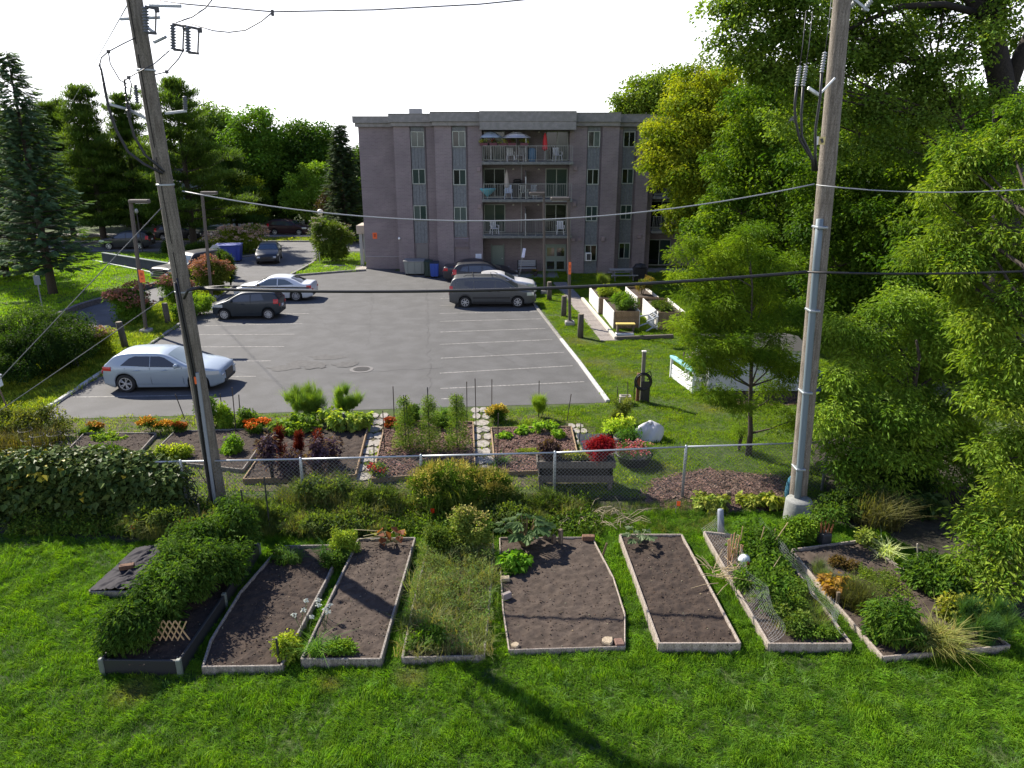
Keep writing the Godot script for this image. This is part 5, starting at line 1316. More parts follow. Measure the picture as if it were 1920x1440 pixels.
	for sx in [-0.65, 0.65]:
		for sz in [-1, 1]:
			st = new_st(); beam(st, v3(sx, 0.0, sz * 0.62), v3(sx, 0.73, sz * 0.22), 0.05, 0.09); put(st, "leg", mat(0.22, 0.21, 0.2, 0.9), t)
		st = new_st(); beam(st, v3(sx + 0.04, 0.38, -0.8), v3(sx + 0.04, 0.38, 0.8), 0.05, 0.09); put(st, "cross_bar", mat(0.22, 0.21, 0.2, 0.9), t)
	t = thing("covered_grill", "black covered grill standing right of the picnic table", "barbecue", v3(9.07, 0, -52.12))
	st = new_st(); box(st, v3(0, 0.5, 0), v3(1.0, 1.0, 0.6), Basis.IDENTITY, 0.08); put(st, "cover", mat(0.012, 0.012, 0.013, 0.7), t)
	st = new_st(true); lathe(st, v3(0, 0.98, 0), [Vector2(0.45, 0.0), Vector2(0.38, 0.18), Vector2(0.0, 0.26)], 14); put(st, "lid", mat(0.014, 0.014, 0.015, 0.6), t)
	white_planter("white raised planter nearest the path with yellow seat before its end", v3(5.28, 0, -37.4), v3(5.13, 0, -40.59), 1.35, 0.95)
	white_planter("white raised planter behind the nearest one, along the footpath", v3(4.89, 0, -40.87), v3(4.74, 0, -44.5), 1.2, 0.95)
	white_planter("white raised planter at the back right with climbing stalks", v3(7.11, 0, -41.15), v3(6.93, 0, -44.5), 1.2, 0.95)
	white_planter("white raised planter at the front right, shaded by honey locust leaves", v3(7.52, 0, -37.16), v3(7.37, 0, -40.87), 1.4, 0.95)
	t = thing("timber_edging", "low weathered timber edging round the white raised planters", "edging", Vector3.ZERO)
	for q in [[v3(4.36, 0, -45), v3(5.1, 0, -35.05), mat(0.42, 0.4, 0.35, 0.9)], [v3(5.1, 0, -35.05), v3(7.99, 0, -35.48), mat(0.1, 0.085, 0.07, 0.9)]]:
		st = new_st(); beam(st, q[0] + v3(0, 0.09, 0), q[1] + v3(0, 0.09, 0), 0.16, 0.2, 0.015); put(st, "timber", q[2], t)
	t = thing("low_bench", "low bench with a yellow board seat before the white planter", "bench", v3(5.81, 0, -36.81))
	st = new_st(); box(st, v3(0, 0.42, 0), v3(0.98, 0.06, 0.36), Basis.IDENTITY, 0.012); put(st, "seat", mat(0.5, 0.38, 0.1, 0.7), t)
	for sx in [-0.4, 0.4]:
		st = new_st(); box(st, v3(sx, 0.2, 0), v3(0.08, 0.4, 0.3)); put(st, "leg", mat(0.1, 0.08, 0.06, 0.9), t)
	t = thing("plastic_tray", "shallow white plastic tray on the ground before low yellow bench", "tray", v3(5.65, 0, -35.59) + v3(0, 0.0, -0.35))
	st = new_st(); box(st, v3(0, 0.09, 0), v3(0.9, 0.16, 0.35), Basis.IDENTITY, 0.03); put(st, "tray", mat(0.55, 0.57, 0.6, 0.5), t)
	st = new_st(); box(st, v3(0, 0.172, 0), v3(0.82, 0.012, 0.28)); put(st, "soil", mat(0.05, 0.045, 0.04, 0.9), t)
	var ch: Node3D = patio_chair("grey plastic garden chair tipped on its side beside white planters", v3(6.71, 0, -36.81) + v3(0, 0.42, 0), 0.5, mat(0.33, 0.36, 0.4, 0.5), "")
	ch.rotation = v3(0.3, 0.5, -1.35); ch.scale = Vector3.ONE * 1.15
	t = thing("hose_post", "grey post with black garden hose coiled on it, standing in lawn", "post", v3(4.83, 0, -25.95))
	st = new_st(); box(st, v3(0, 0.95, 0), v3(0.13, 1.9, 0.13), Basis.IDENTITY, 0.015); put(st, "post", mat(0.13, 0.12, 0.1, 0.8), t)
	st = new_st(); box(st, v3(0, 1.92, 0), v3(0.17, 0.05, 0.17), Basis.IDENTITY, 0.015); put(st, "cap", mat(0.5, 0.48, 0.44, 0.7), t)
	st = new_st(); box(st, v3(-0.16, 0.55, 0.04), v3(0.12, 1.1, 0.12), Basis.IDENTITY, 0.012); put(st, "side_post", wood("red_post", Color(0.16, 0.06, 0.025), Color(0.26, 0.11, 0.05)), t)
	st = new_st(true)
	for k in 5:
		var ring := []
		for i in 21: ring.append(v3(cos(TAU * i / 20.0) * (0.24 + 0.02 * k), 1.05 + sin(TAU * i / 20.0) * (0.26 + 0.02 * k) - 0.25, 0.1 + 0.035 * (k % 3)))
		tube(st, ring, 0.02, 6, false)
	tube(st, [v3(-0.28, 0.9, 0.12), v3(-0.32, 0.5, 0.12), v3(-0.3, 0.1, 0.1)], 0.02, 6)
	tube(st, [v3(0.05, 1.1, 0.1), v3(0.25, 1.18, 0.08), v3(0.3, 1.0, 0.08), v3(0.15, 0.85, 0.1)], 0.02, 6)
	put(st, "coiled_hose", mat(0.012, 0.012, 0.014, 0.4), t)
	st = new_st(); box(st, v3(0.12, 0.4, 0.1), v3(0.3, 0.8, 0.06), Basis.IDENTITY, 0.02); put(st, "hanging_hose", mat(0.02, 0.02, 0.022, 0.5), t)
	t = thing("garden_shed", "grey white clapboard garden shed mostly hidden by the young tree", "shed", Vector3.ZERO)
	var sa := v3(7.59, 0, -27.02); var sw := 3.55; var sdp := 2.4; var sh := 1.7
	st = new_st(); boxc(st, sa + v3(0.02, 0.05, -sdp), sa + v3(sw - 0.02, sh, -0.03)); put(st, "wall", mat(0.3, 0.31, 0.31, 0.8), t)
	for k in 12:
		st = new_st(); box(st, sa + v3(sw * 0.5, 0.12 + k * 0.14, -0.01), v3(sw, 0.14, 0.02), Basis(Vector3.RIGHT, -0.06)); put(st, "clapboard", mat(0.5, 0.52, 0.52, 0.75), t)
	for sx in [0.0, 1.0]:
		st = new_st(); box(st, sa + v3(sx * sw, 0.95, 0.0), v3(0.1, 1.85, 0.08)); put(st, "corner_trim", mat(0.55, 0.56, 0.56, 0.7), t)
	st = new_st()
	var rr := [sa + v3(-0.15, sh, 0.2), sa + v3(sw + 0.15, sh, 0.2), sa + v3(sw + 0.15, sh + 0.22, -sdp * 0.5), sa + v3(-0.15, sh + 0.22, -sdp * 0.5), sa + v3(-0.15, sh, -sdp - 0.2), sa + v3(sw + 0.15, sh, -sdp - 0.2)]
	quad(st, rr[0], rr[1], rr[2], rr[3]); quad(st, rr[3], rr[2], rr[5], rr[4]); tri(st, rr[0], rr[3], rr[4]); tri(st, rr[1], rr[5], rr[2]); quad(st, rr[4], rr[5], rr[1], rr[0])
	put(st, "roof", mat(0.035, 0.035, 0.032, 0.95), t)
	t = thing("blue_barrel", "blue plastic barrel at the right corner of the garden shed", "barrel", sa + v3(sw + 0.5, 0, 0.0))
	st = new_st(true); lathe(st, Vector3.ZERO, [Vector2(0.25, 0), Vector2(0.29, 0.2), Vector2(0.29, 0.7), Vector2(0.25, 0.85), Vector2(0.0, 0.86)], 18); put(st, "body", mat(0.015, 0.04, 0.25, 0.5), t)
	st = new_st(true); lathe(st, v3(0, 0.5, 0), [Vector2(0.29, -0.03), Vector2(0.305, 0.0), Vector2(0.29, 0.03)], 18); put(st, "hoop", mat(0.02, 0.05, 0.28, 0.5), t)
	t = thing("planter_bench", "white slatted planter bench with turquoise top rail beside the shed", "planter", Vector3.ZERO)
	var pa := v3(6.53, 0, -28.89); var pb := v3(6.93, 0, -26.82)
	for k in 3:
		st = new_st(); beam(st, pa + v3(0, 0.12 + k * 0.2, 0), pb + v3(0, 0.12 + k * 0.2, 0), 0.04, 0.17, 0.008); put(st, "slat", mat(0.6, 0.62, 0.62, 0.7), t)
	st = new_st(); beam(st, pa + v3(0, 0.9, -0.05), pb + v3(0, 0.9, -0.05), 0.2, 0.1, 0.012); put(st, "top_rail", mat(0.2, 0.45, 0.47, 0.6), t)
	for q in [pa, pb, pa + v3(0.75, 0, -0.55), pb + v3(0.75, 0, -0.55)]:
		st = new_st(); box(st, q + v3(0, 0.42, 0), v3(0.1, 0.84, 0.1)); put(st, "post", mat(0.58, 0.6, 0.6, 0.7), t)
	for k in 7:
		var c := pa.lerp(pb, (k + 0.5) / 7.0)
		st = new_st(); box(st, c + v3(0.5, 0.75, -0.4), v3(0.05, 0.6, 0.05)); put(st, "picket", mat(0.1, 0.08, 0.07, 0.8), t)
	t = thing("plastic_stool_chair", "white plastic chair with a tan round seat beside the planter bench", "chair", v3(7.12, 0, -27.48) + v3(0.05, 0, 0.25), 0.3)
	st = new_st(true); lathe(st, Vector3.ZERO, [Vector2(0.24, 0.0), Vector2(0.2, 0.05), Vector2(0.17, 0.4), Vector2(0.25, 0.44), Vector2(0.24, 0.47), Vector2(0.0, 0.47)], 18); put(st, "seat", mat(0.6, 0.6, 0.58, 0.5), t)
	st = new_st(true); tube(st, [v3(-0.27, 0.0, 0.22), v3(-0.25, 0.62, 0.2), v3(-0.1, 0.66, 0.22), v3(0.1, 0.66, 0.22), v3(0.25, 0.62, 0.2), v3(0.27, 0.0, 0.22)], 0.035, 8); put(st, "arm_frame", mat(0.62, 0.62, 0.6, 0.5), t)
	st = new_st(true); tube(st, [v3(-0.27, 0.0, -0.22), v3(-0.24, 0.8, -0.25), v3(0, 0.86, -0.27), v3(0.24, 0.8, -0.25), v3(0.27, 0.0, -0.22)], 0.035, 8); put(st, "back_frame", mat(0.62, 0.62, 0.6, 0.5), t)
	st = new_st(true); lathe(st, v3(0, 0.1, 0), [Vector2(0.185, 0.0), Vector2(0.165, 0.28), Vector2(0.0, 0.28)], 16); put(st, "tan_core", mat(0.4, 0.24, 0.12, 0.7), t)
	t = thing("handrail", "pale metal handrail by the driveway steps left of building", "handrail", Vector3.ZERO)
	for q in [[v3(-16.01, 0, -60.52), v3(-16.48, 0, -64.58)], [v3(-15.6, 0, -59.94), v3(-16.04, 0, -63.92)]]:
		st = new_st(true); tube(st, [q[0], q[0] + v3(0, 0.9, 0), q[1] + v3(0, 0.95, 0), q[1]], 0.03, 8); put(st, "rail", mat(0.5, 0.48, 0.42, 0.5, 0.2), t)
	t = thing("distant_house", "low house with pale blue end wall glimpsed between the far trees", "house", v3(-37, 0, -94))
	st = new_st(); boxc(st, v3(-5, 0, -4), v3(5, 5.2, 4)); put(st, "wall", mat(0.35, 0.42, 0.48, 0.8), t)
	st = new_st(); quad(st, v3(-5.4, 5.2, 4.4), v3(5.4, 5.2, 4.4), v3(5.4, 7.2, 0), v3(-5.4, 7.2, 0)); quad(st, v3(-5.4, 7.2, 0), v3(5.4, 7.2, 0), v3(5.4, 5.2, -4.4), v3(-5.4, 5.2, -4.4)); tri(st, v3(-5.4, 5.2, 4.4), v3(-5.4, 7.2, 0), v3(-5.4, 5.2, -4.4)); tri(st, v3(5.4, 5.2, 4.4), v3(5.4, 5.2, -4.4), v3(5.4, 7.2, 0)); put(st, "roof", mat(0.14, 0.13, 0.13, 0.9), t)
	for x in [-3.0, 0.0, 3.0]:
		st = new_st(); boxc(st, v3(x - 0.6, 2.6, 4.0), v3(x + 0.6, 3.9, 4.05)); put(st, "window", glass(), t)

var clumps := {}
func clump(kind: String) -> ArrayMesh:
	if clumps.has(kind): return clumps[kind]
	var m: ArrayMesh
	match kind:
		"maple": m = leaf_clump(41, 28, 0.125, 0.05, 0.32, 0.35, 0.65, 0.4)
		"poplar": m = leaf_clump(42, 16, 0.12, 0.11, 0.3, 0.35, 0.8)
		"locust": m = leaf_clump(43, 34, 0.13, 0.028, 0.3, 0.3, 0.45)
		"mid": m = leaf_clump(44, 16, 0.2, 0.12, 0.36, 0.4, 0.6)
		"far": m = leaf_clump(45, 18, 0.34, 0.2, 0.55, 0.3, 0.65)
		"shrub": m = leaf_clump(46, 18, 0.1, 0.05, 0.14, 0.2, 0.8)
		"small": m = leaf_clump(47, 20, 0.06, 0.032, 0.1, 0.1, 0.8)
		"vine": m = leaf_clump(48, 9, 0.15, 0.15, 0.2, 0.5, 0.8)
		"tomato": m = leaf_clump(49, 26, 0.09, 0.04, 0.18, 0.35, 0.8)
		"big": m = leaf_clump(50, 7, 0.24, 0.2, 0.18, 0.3, 0.5)
		"airy": m = blade_clump(51, 26, 0.34, 0.006, 0.05, 1.1, 0.2)
		"stalk": m = blade_clump(52, 9, 0.75, 0.022, 0.12, 0.5, 0.2)
		"weed": m = blade_clump(53, 22, 0.5, 0.009, 0.16, 1.2, 0.45)
		"tuft": m = blade_clump(54, 40, 0.55, 0.016, 0.08, 1.2, 0.75)
		"flower": m = leaf_clump(55, 16, 0.045, 0.045, 0.06, -0.2, 0.5)
		"plume": m = leaf_clump(56, 22, 0.11, 0.022, 0.07, -0.3, 1.3)
		"spray": m = spray_mesh(57, 0.5)
		"pine": m = pine_mesh(58)
	clumps[kind] = m
	return m

func spray_mesh(sd: int, ln: float) -> ArrayMesh:
	var st := new_st(); var r := RandomNumberGenerator.new(); r.seed = sd
	for i in 11:
		var t := i / 10.0
		for s in [-1, 1]:
			var p := v3(t * ln, -0.03 * t, 0)
			var d := v3(0.8, r.randf_range(-0.5, 0.05), s * r.randf_range(0.5, 1.0)).normalized()
			var k := r.randf_range(0.75, 1.25)
			st.set_color(Color(k, k, k * r.randf_range(0.9, 1.1)))
			leaf(st, p, d, Vector3.UP, ln * (0.55 - 0.3 * t) * r.randf_range(0.8, 1.2), 0.075, -0.2, 0.12)
	st.generate_normals()
	return st.commit()

func pine_mesh(sd: int) -> ArrayMesh:
	var st := new_st(); var r := RandomNumberGenerator.new(); r.seed = sd
	for i in 34:
		var v := v3(r.randf_range(-1, 1), r.randf_range(-0.35, 0.35), r.randf_range(-1, 1)) * 0.4
		var d := v3(r.randf_range(-1, 1), r.randf_range(-0.1, 0.9), r.randf_range(-1, 1)).normalized()
		var k := r.randf_range(0.7, 1.3)
		st.set_color(Color(k, k, k))
		leaf(st, v, d, Vector3.UP, r.randf_range(0.25, 0.42), 0.06, 0.1)
	st.generate_normals()
	return st.commit()

func foliage_mat(gloss := 0.6) -> StandardMaterial3D:
	var m := leafmat("foliage_%.1f" % gloss, 1, 1, 1, gloss, 1.0)
	m.set_meta("gain", 1.7)
	return m

func petal_mat() -> StandardMaterial3D:
	return leafmat("petals", 1, 1, 1, 0.7, 0.5)

var bark: StandardMaterial3D

func bush(called: String, label: String, cat: String, at: Vector3, r: Vector3, kind: String, n: int, ca: Color, cb: Color, sc := 1.0, group := "", hollow := 0.35, flowers := [], ragged := 0) -> Node3D:
	var t := thing(called, label, cat, at, 0.0, group)
	if bark == null: bark = noisy("bark", Color(0.05, 0.04, 0.03), Color(0.1, 0.08, 0.06), 0.6, 0.95, 0.5, 0.2, 0.6)
	var st := new_st(true)
	for k in 5:
		var d := v3(rng.randf_range(-0.7, 0.7) * r.x, r.y * rng.randf_range(1.0, 1.6), rng.randf_range(-0.7, 0.7) * r.z)
		tube(st, [v3(d.x * 0.15, 0, d.z * 0.15), d * 0.5 + v3(0, r.y * 0.1, 0), d], [maxf(0.008, r.y * 0.03), maxf(0.006, r.y * 0.02), 0.004], 5, false)
	put(st, "stem", bark, t)
	var xf := []; var cols := []
	var subs := []
	for k in maxi(6, mini(40, int(n / 18))):
		var d := rnd_dir()
		subs.append([d * rng.randf_range(0.2, 0.85), rng.randf_range(0.16, 0.42), rng.randf_range(-0.4, 0.4)])
	for i in n * 2:
		if xf.size() >= n: break
		var sb: Array = subs[rng.randi() % subs.size()]
		var e := rnd_dir() * pow(rng.randf(), hollow) * float(sb[1])
		var q: Vector3 = sb[0] + e
		if rng.randf() < 0.05: q = sb[0] * rng.randf_range(1.1, 1.35) + e * 0.5
		var p := v3(q.x * r.x, q.y * r.y, q.z * r.z)
		var y := r.y + p.y
		if y < 0.02: continue
		xf.append(turned(v3(p.x, y, p.z), sc * rng.randf_range(0.65, 1.3), 0.6))
		cols.append(vary(ca.lerp(cb, clampf(0.5 + float(sb[2]) + rng.randf_range(-0.35, 0.35), 0, 1)), 0.2))
	scatter(t, "foliage", clump(kind), foliage_mat(), xf, cols, "stuff")
	if ragged > 0:
		var xs := []; var cs := []
		for i in ragged:
			var a := rng.randf() * TAU; var q := sqrt(rng.randf()) * 1.1
			xs.append(turned(v3(cos(a) * r.x * q, r.y * rng.randf_range(0.0, 0.8), sin(a) * r.z * q), rng.randf_range(0.7, 1.5) * clampf(r.y * 1.6, 0.4, 1.2), 0.4))
			cs.append(vary(cb.lerp(Color(0.2, 0.17, 0.09), rng.randf()), 0.25))
		scatter(t, "stalks", clump("weed"), foliage_mat(), xs, cs, "stuff")
	if flowers.size() > 0:
		xf = []; cols = []
		for i in int(flowers[1] * 4.0):
			if xf.size() > flowers[1] * 0.8: break
			var d := rnd_dir(); d.y = absf(d.y) * (1.0 - flowers[4]) + flowers[4]
			d = d.normalized()
			var sb: Array = subs[rng.randi() % subs.size()]
			var q: Vector3 = sb[0] + d * (float(sb[1]) + 0.08)
			if q.length() < 0.72 or q.y < flowers[4] * 0.6 - 0.1: continue
			xf.append(turned(v3(q.x * r.x, r.y + q.y * r.y, q.z * r.z), flowers[3] * rng.randf_range(0.6, 1.2), 0.5))
			cols.append(vary(flowers[2], 0.2))
		scatter(t, "flowers", clump(flowers[0]), petal_mat(), xf, cols, "stuff")
	return t

func tuft(called: String, label: String, cat: String, at: Vector3, rx: float, rz: float, kind: String, n: int, ca: Color, cb: Color, sc := 1.0, group := "") -> Node3D:
	var t := thing(called, label, cat, at, 0.0, group)
	var xf := []; var cols := []
	for i in n:
		var a := rng.randf() * TAU; var q := sqrt(rng.randf())
		xf.append(turned(v3(cos(a) * rx * q, 0, sin(a) * rz * q), sc * rng.randf_range(0.65, 1.25), 0.25))
		cols.append(vary(ca.lerp(cb, rng.randf()), 0.2))
	scatter(t, "blades", clump(kind), foliage_mat(), xf, cols, "stuff")
	return t

func tree(called: String, label: String, base: Vector3, trunk_r: float, lobes: Array, kind: String, per_m2: float, sc: float, ca: Color, cb: Color, group := "", squash := 0.85, droop := 0.0, bare := 0.0) -> Node3D:
	var t := thing(called, label, "tree", base, 0.0, group)
	if bark == null: bark = noisy("bark", Color(0.05, 0.04, 0.03), Color(0.1, 0.08, 0.06), 0.6, 0.95, 0.5, 0.2, 0.6)
	var cen := Vector3.ZERO; var top := 0.0; var low := 1e9
	for l in lobes:
		cen += v3(l.x, l.y, l.z); top = maxf(top, l.y); low = minf(low, l.y - l.w * 0.6)
	cen = cen / lobes.size() - base
	top -= base.y; low = maxf(low - base.y, 0.4)
	var trunk := new_st(true)
	var spine := []
	var rads := []
	for k in 9:
		var f := k / 8.0
		var y := top * 0.92 * f
		var pull := clampf((y - low * 0.7) / maxf(top - low * 0.7, 0.5), 0, 1)
		spine.append(v3(cen.x * pull + 0.12 * trunk_r * sin(k * 2.1) * 4.0 * f, y, cen.z * pull))
		rads.append(trunk_r * (1.25 if k == 0 else lerpf(1.0, 0.18, f)))
	tube(trunk, spine, rads, 12)
	put(trunk, "trunk", bark, t)
	var limbs := new_st(true)
	var xf := []; var cols := []
	for l in lobes:
		var c := v3(l.x, l.y, l.z) - base
		var R: float = l.w
		var f := clampf((c.y - R * 0.9) / maxf(top * 0.92, 0.1), 0.12, 0.9)
		var s: Vector3 = spine[int(f * 8.0)]
		var mid := s.lerp(c, 0.5) + v3(0, -0.1 * R, 0)
		var r0 := trunk_r * lerpf(0.5, 0.22, f)
		tube(limbs, [s, mid, c], [r0, r0 * 0.6, r0 * 0.3], 7, false)
		var lobe_tint := rng.randf_range(-0.25, 0.25)
		var n := maxi(6, int(R * R * 7.0))
		var each := maxi(4, int(per_m2 * 4.0 * PI * R * R / n))
		for k in n:
			var d := rnd_dir()
			var dist := rng.randf_range(0.5, 1.0)
			var p := c + v3(d.x, d.y * squash, d.z) * R * dist
			if p.y < 0.3: continue
			var sr := R * rng.randf_range(0.2, 0.36) + 0.1
			var tint := clampf(0.5 + lobe_tint + rng.randf_range(-0.45, 0.45), 0.0, 1.0)
			if k % 3 == 0: tube(limbs, [c, c.lerp(p, 0.6) + v3(0, 0.05 * R, 0), p], [r0 * 0.3, r0 * 0.2, 0.01], 5, false)
			for i in each:
				var e := rnd_dir() * sr * pow(rng.randf(), 0.4)
				e.y *= 0.62
				var q := p + e - v3(0, droop * (e.x * e.x + e.z * e.z), 0)
				if q.y + base.y < 0.1: continue
				xf.append(turned(q, sc * rng.randf_range(0.7, 1.2), 0.5))
				cols.append(vary(ca.lerp(cb, clampf(tint + rng.randf_range(-0.2, 0.2), 0, 1)), 0.15))
	put(limbs, "limbs", bark, t)
	scatter(t, "crown", clump(kind), foliage_mat(0.5), xf, cols, "stuff")
	return t

func spruce(label: String, base: Vector3, h: float, rad: float, ca: Color, cb: Color, group := "", sc := 1.0, bare := 0.1) -> Node3D:
	var t := thing("spruce_tree", label, "tree", base, 0.0, group)
	if bark == null: bark = noisy("bark", Color(0.05, 0.04, 0.03), Color(0.1, 0.08, 0.06), 0.6, 0.95, 0.5, 0.2, 0.6)
	var st := new_st(true); tube(st, [Vector3.ZERO, v3(0, h * 0.5, 0), v3(0, h, 0)], [h * 0.02, h * 0.011, 0.02], 10); put(st, "trunk", bark, t)
	var limbs := new_st(true); var xf := []; var cols := []
	var y := h * bare
	while y < h * 0.995:
		var f := y / h
		var reach := rad * pow(1.0 - f, 0.8) * rng.randf_range(0.8, 1.12) + 0.12
		if f < 0.2: reach *= 0.75 + f
		var nb := 8 if f < 0.8 else 5
		var a0 := rng.randf() * TAU
		for k in nb:
			var a := a0 + TAU * k / nb + rng.randf_range(-0.25, 0.25)
			var ln := reach * rng.randf_range(0.75, 1.1)
			var d := v3(cos(a), 0, sin(a))
			var slope := lerpf(-0.32, 0.5, f)
			var pts := [v3(0, y, 0)]
			for j in range(1, 5):
				var u := j / 4.0
				pts.append(v3(0, y, 0) + d * ln * u + v3(0, ln * (slope * u + 0.22 * u * u), 0))
			tube(limbs, pts, [0.035 * (1.1 - f) + 0.008, 0.02, 0.015, 0.01, 0.006], 4, false)
			var m := int(ln / 0.26) + 2
			for j in m:
				var u := (j + 0.7) / m
				if u < 0.15: continue
				var p := v3(0, y, 0) + d * ln * u + v3(0, ln * (slope * u + 0.22 * u * u), 0)
				var s := sc * rng.randf_range(0.75, 1.2) * lerpf(0.85, 1.15, 1.0 - u)
				var b := Basis(Vector3.UP, -a + rng.randf_range(-0.5, 0.5)) * Basis(Vector3.BACK, rng.randf_range(-0.35, 0.1)) * Basis(Vector3.RIGHT, rng.randf_range(-0.4, 0.4))
				xf.append(Transform3D(b.scaled(Vector3.ONE * s), p))
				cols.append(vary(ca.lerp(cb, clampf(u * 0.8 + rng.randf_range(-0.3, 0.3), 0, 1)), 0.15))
		y += lerpf(0.34, 0.2, f) * (h / 14.0) * 1.05
	put(limbs, "branches", bark, t)
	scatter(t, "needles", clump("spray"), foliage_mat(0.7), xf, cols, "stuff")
	return t

func pine(label: String, base: Vector3, h: float, rad: float, ca: Color, cb: Color, group := "", sc := 1.0) -> Node3D:
	var t := thing("pine_tree", label, "tree", base, 0.0, group)
	if bark == null: bark = noisy("bark", Color(0.05, 0.04, 0.03), Color(0.1, 0.08, 0.06), 0.6, 0.95, 0.5, 0.2, 0.6)
	var st := new_st(true); tube(st, [Vector3.ZERO, v3(0.1, h * 0.5, 0), v3(0, h * 0.97, 0)], [h * 0.022, h * 0.013, 0.03], 10); put(st, "trunk", bark, t)
	var limbs := new_st(true); var xf := []; var cols := []
	var y := h * 0.12
	while y < h * 0.98:
		var f := y / h
		var reach := rad * pow(1.0 - f, 0.62) * rng.randf_range(0.6, 1.2) + 0.25
		var nb := 6
		var a0 := rng.randf() * TAU
		for k in nb:
			var a := a0 + TAU * k / nb + rng.randf_range(-0.4, 0.4)
			var ln := reach * rng.randf_range(0.55, 1.1)
			var d := v3(cos(a), 0, sin(a))
			var rise := lerpf(0.02, 0.75, f)
			var tip := v3(0, y, 0) + d * ln + v3(0, ln * rise, 0)
			tube(limbs, [v3(0, y, 0), v3(0, y, 0).lerp(tip, 0.5) - v3(0, 0.05 * ln, 0), tip], [0.06 * (1.2 - f), 0.035, 0.012], 5, false)
			var tint := rng.randf()
			var m := int(ln * 5.0) + 4
			for j in m:
				var u := pow(rng.randf(), 0.55)
				if u < 0.28 and ln > 1.2: continue
				var p := v3(0, y, 0).lerp(tip, u) + v3(rng.randf_range(-0.55, 0.55), rng.randf_range(-0.12, 0.3), rng.randf_range(-0.55, 0.55)) * (0.5 + 0.25 * ln * u)* 0.6
				xf.append(turned(p, sc * rng.randf_range(0.8, 1.35), 0.3))
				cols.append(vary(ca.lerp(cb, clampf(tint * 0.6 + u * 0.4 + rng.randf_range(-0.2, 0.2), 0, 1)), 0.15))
		y += h * 0.052 * rng.randf_range(0.8, 1.2)
	put(limbs, "branches", bark, t)
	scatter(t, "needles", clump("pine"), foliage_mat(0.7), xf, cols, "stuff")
	return t

